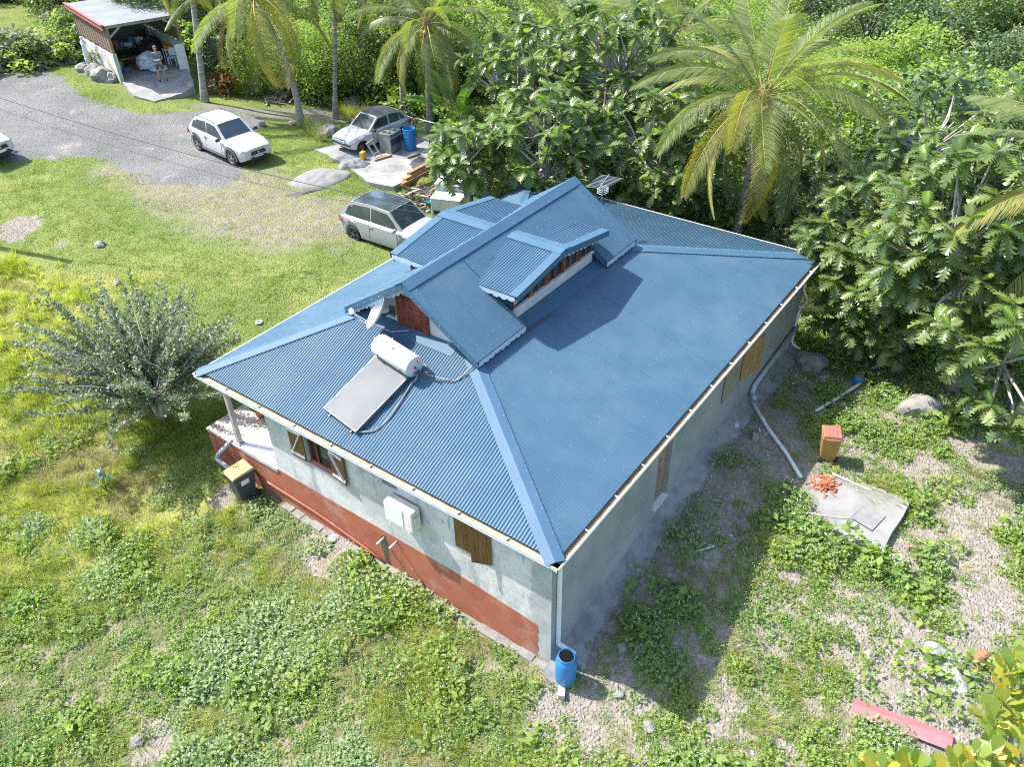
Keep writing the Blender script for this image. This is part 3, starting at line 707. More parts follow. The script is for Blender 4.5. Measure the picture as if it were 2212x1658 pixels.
# scalloped trims hanging from eaves
def scallop(a, b, drop, m, per=.19, depth=.055):
    a = Vector(a); b = Vector(b); L = (b-a).length; k = max(1, int(L/per)); d = (b-a)/k; top_ = []; bot = []
    for i in range(k):
        for j in range(8):
            t = j/8; p = a + d*(i+t); top_.append(p); bot.append(p - Vector((0,0,drop - depth + depth*abs(math.sin(PI*t))**.7*(1 if i % 3 else .6))))
    top_.append(b); bot.append(b - Vector((0,0,drop-depth))); n = len(top_)
    nn = (b-a).cross(Vector((0,0,1))).normalized()*.004
    V = [p-nn for p in top_] + [p-nn for p in bot] + [p+nn for p in top_] + [p+nn for p in bot]
    F = [(i, i+1, n+i+1, n+i) for i in range(n-1)] + [(2*n+i+1, 2*n+i, 3*n+i, 3*n+i+1) for i in range(n-1)] + [(n+i, n+i+1, 3*n+i+1, 3*n+i) for i in range(n-1)]
    G().add(V, F).build('scalloped_trim', m, house)
for y in (yr-ae-.012, yr+ae+.012):
    z = zr - ae*AS - .005
    scallop((ax0, y, z), (dx0+.2, y, z), .16, m_trim); scallop((dx1-.2, y, z), (ax1, y, z), .16, m_trim)
for yf, sgn in ((dyf, 1), (dyb, -1)):
    L = abs(yr-yf) - (zr-dze)/AS
    scallop((dx0-.01, yf, dze), (dx0-.01, yf+sgn*L, dze), .15, m_trim); scallop((dx1+.01, yf, dze), (dx1+.01, yf+sgn*L, dze), .15, m_trim)
    scallop((dx0, yf+sgn*.03, dze-.12), (dxm, yf+sgn*.03, dh(dxm)-.12), .13, m_trim); scallop((dxm, yf+sgn*.03, dh(dxm)-.12), (dx1, yf+sgn*.03, dze-.12), .13, m_trim)
for x in (ax0+.04, ax1-.04):
    scallop((x, yr-ae, zr-ae*AS-.15), (x, yr, zr-.15), .12, m_trim); scallop((x, yr, zr-.15), (x, yr+ae, zr-ae*AS-.15), .12, m_trim)
# flashing panels where the attic roof stops beside the dormers
for x in (dx0+.16, dx1-.16):
    for y0_, y1_ in ((yr-ae, yr-ae+.75), (yr+ae, yr+ae-.75)):
        z_ = lambda y: zr - AS*abs(yr-y)
        G().hexa([(x-.006,y0_,z_(y0_)-.2),(x+.006,y0_,z_(y0_)-.2),(x+.006,y1_,z_(y1_)-.2),(x-.006,y1_,z_(y1_)-.2)], [(x-.006,y0_,z_(y0_)+.02),(x+.006,y0_,z_(y0_)+.02),(x+.006,y1_,z_(y1_)+.02),(x-.006,y1_,z_(y1_)+.02)]).build('attic_flashing', m_flash, house)
# attic walls
xw0, xw1 = 2.75*s_, 8.3*s_; yw = 3.82*s_; 
def gable_wall(x, d):
    hw = (yr - (yw+.05)); zt_ = zr - .10; g = G(); zb = EZ + .85*s_
    P = [(-hw, zb), (hw, zb), (hw, zt_ - hw*AS), (0, zt_), (-hw, zt_ - hw*AS)]
    g.add([(x, yr+p[0], p[1]) for p in P] + [(x+d, yr+p[0], p[1]) for p in P], [(0,1,2,3,4), (9,8,7,6,5), (0,4,9,5), (1,6,7,2)]); return g.build('attic_wall', m_attic, house)
gable_wall(xw0, .1); gable_wall(xw1, -.1)
def dwall(y, sgn):
    x0_, x1_ = 4.12*s_, 7.22*s_; zb = EZ + .95*s_; zsill = EZ + 1.40*s_; ztop = dze - .05
    g = G(); g.box(((x0_+x1_)/2, y+sgn*.06, (zb+zsill)/2), (x1_-x0_, .12, zsill-zb)); g.build('attic_wall', m_attic, house)
    k = 5; w = (x1_-x0_)/k; first = None
    for i in range(k):
        xa = x0_ + i*w; f = G(); zc = (zsill+ztop)/2; h = ztop - zsill
        for xx, ww in ((xa+.05, .10), (xa+w/2, .05), (xa+w-.03, .06)): f.box((xx, y+sgn*.04, zc), (ww, .07 + (.03 if ww > .09 else 0), h))
        for zz_ in (zsill+.025, ztop-.03): f.box((xa+w/2+.02, y+sgn*.045, zz_), (w-.15, .05, .05))
        fo = f.build('attic_window', m_wood_red if i % 2 == 0 else m_wood_br, house)
        for q in (0, 1): G().box((xa+w*(.29+.45*q), y+sgn*.06, zc), (w*.40, .01, h)).build('pane', m_glass, fo)
    g = G(); g.box(((x0_+x1_)/2, y+sgn*.02, zsill+.005), (x1_-x0_, .16, .03)); g.build('attic_sill', m_paint_w, house)
    for x in (x0_, x1_):   # corrugated cheeks
        g = G(); n = int(1.2/.038); V = []
        for i in range(n+1):
            yy = y + sgn*(.02 + .038*i); V += [(x + .012*math.cos(i*PI), yy, EZ+.9*s_), (x + .012*math.cos(i*PI), yy, ztop+.03)]
        g.add(V, [(2*i, 2*i+2, 2*i+3, 2*i+1) for i in range(n)]); g.build('cheek_sheet', m_roof, house)
dwall(yw, 1); dwall(2*yr-yw, -1)
# dark apron flashing at the foot of the attic
g = G()
for v0, v1 in (((ax0+.3, yw-.35), (ax1-.4, yw-.35)),):
    pass
strip(pR.p(3.55*s_, yw-e0-.42, .024), pR.p(8.1*s_, yw-e0-.42, .024), Vector((0,.42,.42*mR)), Vector((0,.42,.42*mR)), m_flash, house, 'apron_flashing')
strip(pF.p(4.15*s_, xw0-e0-.30, .024), pF.p(6.6*s_, xw0-e0-.30, .024), Vector((.34,0,.34*mF)), Vector((.34,0,.34*mF)), m_flash, house, 'apron_flashing')
strip(pL.p(3.6*s_, WY-(2*yr-yw)-e0-.3, .024), pL.p(8.1*s_, WY-(2*yr-yw)-e0-.3, .024), Vector((0,-.4,.4*mL)), Vector((0,-.4,.4*mL)), m_flash, house, 'apron_flashing')
# attic door in the near gable
g = G(); yd0, yd1 = 4.93*s_, 5.66*s_; zd0, zd1 = EZ+1.12*s_, EZ+1.80*s_; xd = xw0 - .02
bw = (yd1-yd0)/5; first = None
for i in range(5):
    g = G(); g.box((xd-.012, yd0+bw*(i+.5), (zd0+zd1)/2+ (0)), (.03, bw-.008, zd1-zd0)); o = g.build('attic_door' if first is None else 'board', m_wood_red, first or house); first = first or o
g = G()
for y in (yd0-.03, yd1+.03): g.box((xd-.01, y, (zd0+zd1)/2+.01), (.06, .06, zd1-zd0+.1))
g.box((xd-.011, (yd0+yd1)/2, zd1+.03), (.056, yd1-yd0, .06)); g.box((xd-.034, (yd0+yd1)/2-.12, zd0+.25), (.02, .45, .05)); g.box((xd-.034, (yd0+yd1)/2-.12, zd1-.22), (.02, .45, .05))
g.build('door_frame', m_wood_red, first)
so2 = SCREWS.build('screw', m_screw, house); so2['kind'] = 'stuff'
# copper pipes running round the attic foot belong to the water heater (see below)
# ------------------------------------------------------------------ things on and around the house
m_hot = mat('tank_white_enamel', (.50,.51,.52), .45, spec=.35); m_alu = mat('aluminium_frame', (.16,.165,.175), .5, metal=.7)
m_coll = mat('collector_glass', (.13,.14,.15), .62, (.17,.175,.18), .8, spec=.2); m_black = mat('black_plastic', (.02,.02,.022), .5)
m_foam = mat('grey_pipe_insulation', (.16,.17,.18), .8); m_redp = mat('red_fitting', (.5,.05,.03), .4); m_bluep = mat('blue_fitting', (.03,.14,.42), .4)
def onF(x, y, w=0): return pF.p(y, x - e0, w)     # point above the front roof slope
def onR(x, y, w=0): return pR.p(x, y - e0, w)
ch_ = thing('solar_water_heater', 'solar water heater, white tank above a tilted grey collector panel on the front roof slope', 'water heater', tuple(onF(2.2, 5.9, 0)))
def loc(p, o=None): return Vector(p) - (o or ch_).location
nF = pF.n; eF = Vector((0,1,0)); sF = eF.cross(nF).normalized(); sF = sF if sF.z > 0 else -sF
yw_ = math.radians(8); sF, eF = sF*math.cos(yw_) - eF*math.sin(yw_), eF*math.cos(yw_) + sF*math.sin(yw_)     # the unit sits a little askew on the slope
# collector: corners found at x .56..2.16 m, y 5.6..6.9 m
def slope_box(c, lx, ly, h, g):
    c = Vector(c); a = sF*lx/2; b = eF*ly/2; n = nF*h; return g.hexa([c-a-b, c+a-b, c+a+b, c-a+b], [c-a-b+n, c+a-b+n, c+a+b+n, c-a+b+n])
kF = math.sqrt(1+mF*mF)
FP_ = lambda u, v, w: loc(at_plane(u, v, (-mF, 0, 1), EZ + w*kF))
cc = FP_(792, 850, .12) - nF*.05; LS, LW = 1.78, 1.20
body = slope_box(cc, LS, LW, .095, G()).build('collector', m_alu, ch_, bevel=.006)
slope_box(cc + nF*.0955, LS-.05, LW-.05, .004, G()).build('collector_glass', m_coll, body)
g = G(); slope_box(cc - nF*.06 - eF*.4, LS+.1, .04, .05, g); slope_box(cc - nF*.06 + eF*.4, LS+.1, .04, .05, g); g.build('support_rail', m_alu, ch_)
tc_ = FP_(857, 768, .36); Mx = Matrix((sF, nF, eF)).transposed()
RT = .27; TL = 1.26
g = G(); g.lathe([(0.001,-TL/2-.03),(RT*.55,-TL/2-.025),(RT*.95,-TL/2),(RT,-TL/2+.03),(RT,TL/2-.03),(RT*.95,TL/2),(RT*.55,TL/2+.025),(0.001,TL/2+.03)], 32, tc_, M=Mx); tank = smooth_shade(g.build('tank', m_hot, ch_), 35)
for k_, (a_1, b_1, mm) in enumerate(((.14,.12,m_redp),(-.10,-.12,m_bluep),(.02,-.15,m_bluep),(-.02,.03,m_redp))):
    p = tc_ + sF*a_1 + nF*b_1*.9 - eF*(TL/2+.03); G().tube([p, p-eF*.05], .03, 8).build('fitting', mm, tank)
G().tube([tc_+nF*(RT-.005), tc_+nF*(RT+.015)], .035, 8).build('plug', m_black, tank)
G().tube([tc_+eF*(TL/2+.02)+nF*.18, tc_+eF*(TL/2+.08)+nF*.18], .03, 8).build('fitting', m_redp, tank)
for s1 in (-.4, .4): g = G(); g.tube([tc_ + eF*s1 + (sF*math.cos(a)-nF*math.sin(a))*(RT+.01) for a in np.linspace(-.3, PI+.3, 10)], .016, 5); g.bar(tc_+eF*s1-nF*RT-sF*.2, tc_+eF*s1-nF*(RT+.09)-sF*.2, .04, .03); g.bar(tc_+eF*s1-nF*RT+sF*.2, tc_+eF*s1-nF*(RT+.09)+sF*.2, .04, .03); g.build('cradle', m_alu, ch_)
e1 = tc_ - eF*(TL/2+.05)
pipe([e1 + sF*.02 - nF*.15, e1 - eF*.08 - sF*.2 - nF*.2, cc + sF*(LS/2-.05) - eF*(LW/2+.12) - nF*.0, cc - sF*.15 - eF*(LW/2+.34) - nF*.04, cc - sF*(LS/2-.3) - eF*(LW/2+.30) - nF*.04, cc - sF*(LS/2-.06) - eF*(LW/2-.02)], .026, m_foam, 'insulated_pipe', ch_, 8, .3)
pipe([tc_ + eF*(TL/2+.02) - nF*.1, tc_ + eF*(TL/2+.12) - nF*.2 - sF*.15, cc + sF*(LS/2-.02) + eF*(LW/2+.08), cc + sF*(LS/2-.06) + eF*(LW/2-.03)], .03, m_foam, 'insulated_pipe', ch_, 8, .12)
pipe([e1 + sF*.14 + nF*.12, e1 + sF*.14 + nF*.12 - eF*.32, e1 + sF*.1 - nF*.1 - eF*.30, e1 + sF*.02 - nF*.12 - eF*.05], .010, m_copper, 'copper_pipe', ch_, 6, .06)
# the pair of copper pipes running to the hip and along the attic foot
onRp = lambda u, v: Vector(tuple(at_plane(u, v, (0,-mR,1), EZ + .05)))
k1 = FP_(982, 826, .05) + ch_.location; k2 = FP_(1022, 793, .10) + ch_.location; k3 = onRp(1060, 765); k4 = onRp(1190, 677)
for d_ in (0, .05): pipe([tuple(ch_.location + e1 + Vector((0,0,-.1-d_))), tuple(k1 + Vector((d_,0,0))), tuple(k2 + Vector((0,0,d_*.6))), tuple(k3 + Vector((0,-d_,0))), tuple(k4 + Vector((0,-d_,0)))], .011, m_copper, 'copper_pipe', None, 6, .1)
cps = [o for o in COL.objects if o.name.startswith('copper_pipe') and o.parent is None]
root = thing('copper_pipe_run', 'pair of thin copper pipes running from the water heater round the foot of the attic', 'pipes', (0,0,0))
for o in cps: o.parent = root
# satellite dish on the near gable wall
dc = at_plane(821, 678, (1,0,0), 2.35*s_); dish = thing('satellite_dish', 'white satellite dish mounted on the near attic gable wall', 'satellite dish', tuple(dc))
toc = Vector((-.55,.62,.56)).normalized(); Md = toc.to_track_quat('Z','Y').to_matrix()
g = G(); prof = [(r, .30*r*r/.45) for r in (0.001,.1,.2,.3,.38,.44)] + [(.452,.135),(.44,.120)] + [(r, .30*r*r/.45-.012) for r in (.38,.3,.2,.1,.001)]
g.lathe(prof, 32, (0,0,0), M=Md); g.v = [tuple(Vector(v)) for v in g.v]; rfl = g.build('reflector', mat('dish_white', (.80,.80,.80), .35), dish, smooth=True)
side = toc.cross(Vector((0,0,1))).normalized(); dn = side.cross(toc).normalized(); dn = dn if dn.z < 0 else -dn
lnb = toc*.62 + dn*.28
for sd in (-.1, .1): G().tube([dn*.42 + side*sd, lnb], .012, 6).build('feed_arm', m_steel, dish)
G().box(tuple(lnb), (.09,.09,.13)).build('receiver', m_pvc, dish, bevel=.01)
g = G(); g.tube([(0,0,-.03), (.18,0,-.12), (.38,0,-.14)], .028, 8); g.box((.40,0,-.14), (.02,.16,.26)); g.build('wall_bracket', mat('dark_bracket', (.07,.075,.08), .5), dish)
G().tube([lnb, lnb + Vector((.1,-.1,-.25)), Vector((.1,-.2,-.5)), Vector((.3,-.6,-.42))], .008, 5).build('coax_cable', m_paint_w, dish)
# television aerial behind the far end of the attic
ab = at_plane(1300, 420, (1,0,0), 10.6); an = thing('television_aerial', 'silver television aerial with coiled cable at the far end of the attic ridge', 'aerial', (ab[0], ab[1], EZ+1.3))
g = G(); g.tube([(0,0,-.3),(0,0,ab[2]-EZ-.9)], .02, 8); g.build('mast', m_steel, an)
hz_ = ab[2]-EZ-1.0; g = G(); g.tube([(-.45,-.1,hz_),(.55,.1,hz_+.1)], .012, 6); g.build('boom', m_steel, an)
for i in range(11): x = -.42 + i*.095; G().tube([(x+.06,-.26-.01*i,hz_+.05),(x-.04,.26+.01*i,hz_+.05)], .006, 5).build('element', m_steel, an)
g = G(); pts = [(.04+.16*math.cos(a), .16*math.sin(a), hz_-.28+.012*math.sin(a*3)+.003*i) for i, a in enumerate(np.linspace(0, 6*PI, 60))]; g.tube(pts, .008, 5); g.build('coiled_cable', m_pvc, an)

# air conditioner on the front wall
ay0, ay1 = 3.20*s_, 3.88*s_; az0, az1 = EZ-1.20*s_, EZ-.68*s_
ac = thing('air_conditioner', 'cream outdoor air conditioner unit on brackets under the front eave', 'air conditioner', (a_, (ay0+ay1)/2, az0)); hw_ = (ay1-ay0)/2; hh_ = az1-az0
m_acw = mat('cream_enamel', (.66,.65,.59), .45, (.58,.57,.50), 3)
G().box((-.20,0,hh_/2), (.28, hw_*2, hh_)).build('casing', m_acw, ac, bevel=.015); g = G()
G().box((-.346,.14,hh_/2), (.012, hw_*1.35, hh_*.88)).build('front_panel', mat('pale_panel', (.72,.71,.67), .4), ac, bevel=.004)
for i in range(7): G().box((-.345,-.30,.08+i*hh_*.12), (.012,.14,.022)).build('louvre', m_acw, ac)
for sd in (-.28,.28): g = G(); g.bar((0,sd,-.02), (-.36,sd,-.02), .035, .035); g.bar((0,sd,-.25), (-.3,sd,-.03), .025, .025); g.build('bracket', m_pvc, ac)
G().box((-.2,-hw_-.03,hh_*.55), (.16,.05,.22)).build('valve_cover', m_acw, ac, bevel=.01); G().box((-.348,-.29,hh_*.35), (.006,.06,.05)).build('orange_label', mat('orange_label', (.6,.2,.05), .6), ac)
# pot plant on the porch
pp_ = at_plane(562, 905, (0,0,1), zp+.02); pt = thing('potted_plant', 'leafy plant in a terracotta pot on the porch beside the house wall', 'potted plant', (pp_[0]+.1, pp_[1]+.1, zp+.01))
smooth_shade(G().lathe([(.10,0),(.11,.02),(.145,.22),(.165,.225),(.165,.27),(.145,.27),(.135,.24),(.001,.23)], 20).build('pot', mat('terracotta_pot', (.40,.15,.08), .8), pt))
def rot3(az, el): 
    ca, sa, ce, se = np.cos(az), np.sin(az), np.cos(el), np.sin(el); d = np.stack([ca*ce, sa*ce, se], -1); s = np.stack([-sa, ca, np.zeros_like(ca)], -1); return np.stack([d, s, np.cross(d, s)], -1)
LF = np.array([(0,0,0),(.5,.2,.05),(1,0,-.08),(.5,-.2,.05)], float)
def leaf_burst(n, L, seed, spread=.07, z=.26, elm=.6): 
    q = np.random.default_rng(seed); P = np.stack([q.normal(size=n)*spread, q.normal(size=n)*spread, z+q.random(n)*.1], -1); R = rot3(q.random(n)*6.28, elm+q.normal(size=n)*.35)
    V = np.einsum('nij,kj->nki', R*(L*(.6+.6*q.random(n)))[:,None,None], LF) + P[:,None,:]; F = np.array([(0,3,2,1)])[None] + (np.arange(n)*4)[:,None,None]; return V.reshape(-1,3), F.reshape(-1,4)
m_potleaf = leafmat('pot_plant_leaf', [(.08,.14,.04),(.14,.20,.05),(.24,.26,.06)], .5, .3)
v, f = leaf_burst(70, .24, 3); link('foliage', mesh_np('foliage', v, f, m_potleaf), pt, kind='stuff')

# wheelie bins
def wheelie_bin(label, u, v, rz, mbody, mlid, H=1.04, W=.56, D=.68, tilt=(0,0), sticker=True):
    p = at(u, v); t = thing('wheelie_bin', label, 'bin', (p[0], p[1], hz(p[0], p[1])), 0, rot=(tilt[0], tilt[1], rz))
    a, b = W/2, D/2; g = G(); g.hexa([(-a*.78,-b*.66,.06),(a*.78,-b*.66,.06),(a*.78,b*.62,.06),(-a*.78,b*.62,.06)], [(-a*.97,-b*.97,H*.93),(a*.97,-b*.97,H*.93),(a*.97,b*.97,H*.93),(-a*.97,b*.97,H*.93)]); g.build('body', mbody, t, bevel=.03)
    g = G(); g.hexa([(-a,-b,H*.90),(a,-b,H*.90),(a,b,H*.90),(-a,b,H*.90)], [(-a*1.03,-b*1.03,H*.95),(a*1.03,-b*1.03,H*.95),(a*1.03,b*1.03,H*.95),(-a*1.03,b*1.03,H*.95)]); g.build('rim', mbody, t, bevel=.01)
    g = G(); g.hexa([(-a*1.0,-b*1.04,H*.952),(a*1.0,-b*1.04,H*.952),(a*1.0,b*1.0,H*.955),(-a*1.0,b*1.0,H*.955)], [(-a*.9,-b*.92,H*1.0),(a*.9,-b*.92,H*1.0),(a*.93,b*.9,H*1.04),(-a*.93,b*.9,H*1.04)]); l = g.build('lid', mlid, t, bevel=.02)
    for sx in (-.12,.12): G().box((sx*W*1.6,-.02,H*1.022), (.03,D*.6,.012), M=Matrix.Rotation(math.atan2(H*.04, D*.9), 3, 'X')).build('lid_rib', mlid, l, bevel=.004)
    G().tube([(-a*.7,b*1.02,H*.93),(a*.7,b*1.02,H*.93)], .018, 8).build('handle', mbody, t)
    for sx in (-1,1):
        w = smooth_shade(G().lathe([(.02,-.03),(.09,-.03),(.10,-.02),(.10,.02),(.09,.03),(.02,.03)], 18, (sx*(a*.8+.03), b*.62, .10), M=Matrix.Rotation(PI/2, 3, 'Y')).build('wheel', m_black, t))
    if sticker: G().box((a*.93,-.02,H*.72), (.012,.24,.17), M=Matrix.Rotation(math.radians(-3),3,'Y')).build('sticker', m_paint_w, t)
    return t
m_binbk = mat('charcoal_bin_plastic', (.045,.055,.055), .5, (.06,.07,.07), 3); m_lidy = mat('faded_yellow_lid', (.50,.33,.13), .5, (.45,.30,.14), 3)
m_binbr = mat('ochre_brown_bin_plastic', (.34,.19,.06), .5, (.30,.16,.05), 3); m_lidbr = mat('red_brown_lid', (.28,.11,.08), .55, (.33,.15,.11), 3)
wheelie_bin('charcoal wheelie bin with yellow lid at the foot of the porch plinth', 532, 1072, math.radians(-98), m_binbk, m_lidy, 1.0)
wheelie_bin('ochre brown wheelie bin with red brown lid among weeds above the concrete slab', 1786, 990, math.radians(112), m_binbr, m_lidbr, .98, .50, .56, (math.radians(-2), math.radians(3)), False)
# blue barrels, bucket
m_bluebar = mat('blue_barrel_plastic', (.02,.17,.42), .38, (.03,.21,.47), 2, dirt=(.16,.27,.38), dscale=2.5, dlo=.58, dhi=.8)
def barrel(label, p, prof, cat='barrel', M=None, name='barrel', group=None, open_r=None):
    t = thing(name, label, cat, tuple(p), 0, group); smooth_shade(G().lathe(prof, 36, M=M).build('shell', m_bluebar, t), 30); return t
def tiltm(ax, ay): return Matrix.Rotation(ax, 3, 'X') @ Matrix.Rotation(ay, 3, 'Y')
bp = at(1221, 1470); Mt = tiltm(math.radians(2), math.radians(-2))
bt = barrel('tall narrow blue barrel standing open under the downpipe at the near house corner', (bp[0], bp[1], bp[2]), [(.001,.0),(.17,.0),(.205,.04),(.232,.14),(.238,.35),(.236,.62),(.225,.78),(.185,.88),(.170,.90),(.178,.915),(.182,.955),(.165,.96),(.160,.93),(.150,.90),(.001,.72)], M=Mt)
link('mouth_ring', G().lathe([(.178,.905),(.19,.92),(.19,.95),(.178,.965)], 36, M=Mt).mesh('mouth_ring', m_bluep, True), bt)
G().add([tuple(Mt @ Vector((.158*math.cos(a), .158*math.sin(a), .93))) for a in np.linspace(0, 2*PI, 24, endpoint=False)], [tuple(range(24))]).build('dark_water', m_dark, bt)
G().box((-.13,-.205,.62), (.07,.012,.10), rz=-.55).build('embossed_label', m_pvc, bt)
dp = at(887, 322); 
dr = barrel('wide blue plastic drum on the concrete pad beside the old hatchback', (dp[0], dp[1], dp[2]+.02), [(.001,0),(.27,0),(.285,.02),(.285,.28),(.297,.295),(.297,.33),(.285,.345),(.285,.58),(.297,.595),(.297,.63),(.285,.645),(.285,.90),(.30,.91),(.30,.95),(.28,.955),(.27,.93),(.27,.1),(.001,.1)], 'drum', name='drum')
G().add([(.268*math.cos(a), .268*math.sin(a), .6) for a in np.linspace(0, 2*PI, 24, endpoint=False)], [tuple(range(24))]).build('dark_content', m_dark, dr)
up_ = at(1852, 828); bk = barrel('upturned blue half barrel with earth on top beside the loose pipes', tuple(up_), [(.001,0),(.15,0),(.155,.02),(.155,.26),(.15,.28),(.14,.27),(.001,.26)], 'bucket', name='bucket')
smooth_shade(G().lathe([(.001,.32),(.08,.31),(.14,.27)], 16).build('earth', mat('brown_earth', (.16,.10,.07), .95, (.24,.17,.12), 8), bk))
# pipes lying on the ground
def ground_pipe(label, uvs, r, m, dz=.05):
    P = [Vector(tuple(at(u, v))) + Vector((0,0,dz+r)) for u, v in uvs]; Q = []
    for a, b in zip(P, P[1:]):
        k = max(2, int((b-a).length/.6))
        for i in range(k): Q.append(a.lerp(b, i/k))
    Q.append(P[-1]); o = Q[0].copy(); t = G().tube([q - o for q in Q], r, 12).build('ground_pipe', m, None, smooth=True); t.location = o; return tag(t, label, 'pipe')
ground_pipe('long white waste pipe slanting from the soil pipe elbow down to the concrete slab', [(1618,866),(1660,935),(1700,990),(1728,1038)], .055, m_pvc)
ground_pipe('thick pale pipe lying loose between boulder and upturned blue bucket', [(1762,893),(1815,860),(1868,826)], .05, m_pvc, .02)
ground_pipe('grey pipe running under the breadfruit tree behind the blue bucket', [(1848,812),(1890,798),(1925,786)], .05, m_pvcg, .02)

# inspection slab with cover, terracotta strips, fallen posts
sp = [tuple(at(u, v)[:2]) for u, v in ((1732,1050),(1787,1024),(1966,1094),(1903,1200),(1810,1172))]
def slab_thing():
    z = max(hz(*p) for p in sp) + .0; c = np.mean(sp, 0); t = thing('concrete_slab', 'pale concrete slab with a square inspection cover, terracotta strips heaped on one corner', 'slab', (c[0], c[1], z))
    o = slab('slab_top', [(p[0]-c[0], p[1]-c[1]) for p in sp], 0.0, -.45, mat('pale_slab_concrete', (.28,.275,.265), .9, (.20,.20,.195), 1.4, dirt=(.24,.24,.24), dscale=1.6, dlo=.52, dhi=.72, bump=.2), t, .012)
    cv = [at_plane(u, v, (0,0,1), z) for u, v in ((1838,1120),(1868,1096),(1912,1118),(1884,1148))]; cv = [tuple(p-np.array([c[0], c[1], z])) for p in cv]
    G().add([(x, y, .022) for x, y, _ in cv] + [(x, y, -.03) for x, y, _ in cv], [(0,1,2,3),(0,4,5,1),(1,5,6,2),(2,6,7,3),(3,7,4,0)]).build('inspection_cover', mat('cover_concrete', (.20,.20,.20), .9, (.25,.25,.245), 3), t)
    ct = np.mean(cv, 0); g = G()
    for i in range(4): a, b = Vector(cv[i]), Vector(cv[(i+1) % 4]); a.z = b.z = .003; cc_ = Vector((ct[0], ct[1], .003)); g.quad(a, b, b+(b-cc_)*.06, a+(a-cc_)*.06)
    g.build('cover_joint', m_dark, t); return t, z
slabt, slz = slab_thing()
m_terra = mat('terracotta_strip', (.42,.13,.065), .75, (.34,.10,.05), 6); bm_ = G().box((0,0,0), (.24,.045,.018)).mesh('terracotta_strip', m_terra)
hc = at_plane(1783, 1050, (0,0,1), slz); q = np.random.default_rng(8)
for i in range(70):
    r = abs(q.normal())*.17; a = q.random()*6.28; x, y = hc[0] + r*math.cos(a)*1.2, hc[1] + r*math.sin(a)*1.05; z = slz + .012 + .13*math.exp(-(r/.17)**2)*q.random()
    o = link('terracotta_strip', bm_, None, (x, y, z), (q.normal()*.12, q.normal()*.12, q.normal()*.5 - .9 + (1.2 if q.random() < .25 else 0)), (.8+.3*q.random(), 1, 1)); tag(o, 'orange terracotta strip in the loose heap on the concrete slab', 'brick', 'terracotta strips heaped on the slab')
def plank(label, uv0, uv1, w, h, m, dz=.02, name='plank', cat='plank', roll=0):
    a = Vector(tuple(at(*uv0))) + Vector((0,0,dz+h/2)); b = Vector(tuple(at(*uv1))) + Vector((0,0,dz+h/2)); o = a.copy(); t = G().bar((0,0,0), b-o, w, h, (0, math.sin(roll), math.cos(roll))).build(name, m, None, bevel=.004); t.location = o; return tag(t, label, cat)
m_gpost = mat('grey_weathered_post', (.36,.34,.32), .9, (.24,.22,.20), 5)
plank('weathered grey post lying along the lower edge of the concrete slab', (1725,1128), (1858,1170), .12, .10, m_gpost, .0, 'fallen_post', 'post')
plank('second weathered post just below the slab, half buried in grass', (1735,1140), (1818,1166), .10, .09, m_gpost, -.02, 'fallen_post', 'post')
plank('white painted batten along the upper edge of the concrete slab', (1796,1030), (1904,1078), .035, .05, m_paint_w, .08, 'batten', 'batten')
plank('grey timber batten behind the white one above the slab', (1860,1050), (1912,1070), .09, .08, m_gpost, .02, 'batten', 'batten')
plank('brown log end lying in the grass right of the concrete slab', (1960,1185), (2035,1204), .14, .13, m_wood_old, 0, 'log', 'log')
plank('short pale plank on the grass at the foot of the yellow lidded bin', (530,1080), (548,1110), .11, .025, m_wood_old)
plank('small white strip of plastic lying in the shaded weeds', (1510,1194), (1542,1184), .05, .01, m_paint_w, .06, 'strip', 'debris')
plank('rusty iron strip lying by the ash heap', (2098,1448), (2153,1512-58), .05, .02, mat('rust', (.34,.12,.05), .9, (.22,.08,.04), 8), .05, 'iron_strip', 'debris')
pipe_h = [at_plane(u, v, (0,0,1), slz+.02) for u, v in ((1733,1118),(1738,1108),(1800,1118),(1850,1122))]
t = G().tube([tuple(p - pipe_h[0]) for p in pipe_h], .018, 8).build('bent_pipe', m_pvc, None, smooth=True); t.location = pipe_h[0]; tag(t, 'thin bent white pipe resting on the lower edge of the slab', 'pipe')
# concrete blocks
def block(label, u, v, d, rz, tilt=0, m=None, name='concrete_block'):
    p = at(u, v); o = G().box((0,0,d[2]/2), d).build(name, m or m_conc, None, bevel=.012); o.location = (p[0], p[1], hz(p[0], p[1])-.01); o.rotation_euler = (tilt, tilt*.5, rz); return tag(o, label, 'block')
m_whc = mat('white_stained_block', (.42,.40,.37), .9, (.42,.38,.34), 5)
block('whitish concrete block lying in front of the tall blue barrel', 1212, 1500, (.30,.15,.15), .5, .1, m_whc)
block('pale broken block on the stony ground, nearest the weeds right of the barrel', 1378, 1408, (.20,.18,.12), .3, .15)
block('square pale block left of its neighbour on the stony ground by the barrel', 1342, 1405, (.19,.17,.13), .9, .1)
block('grey block leaning against the right side of the blue barrel', 1253, 1440, (.25,.14,.14), 1.2, .1)
block('broken concrete lump below the slab corner', 1938, 1215, (.34,.28,.14), .7, .12, m_whc)
block('grey concrete lump beside the long white waste pipe', 1630, 948, (.26,.18,.15), .4, .1)
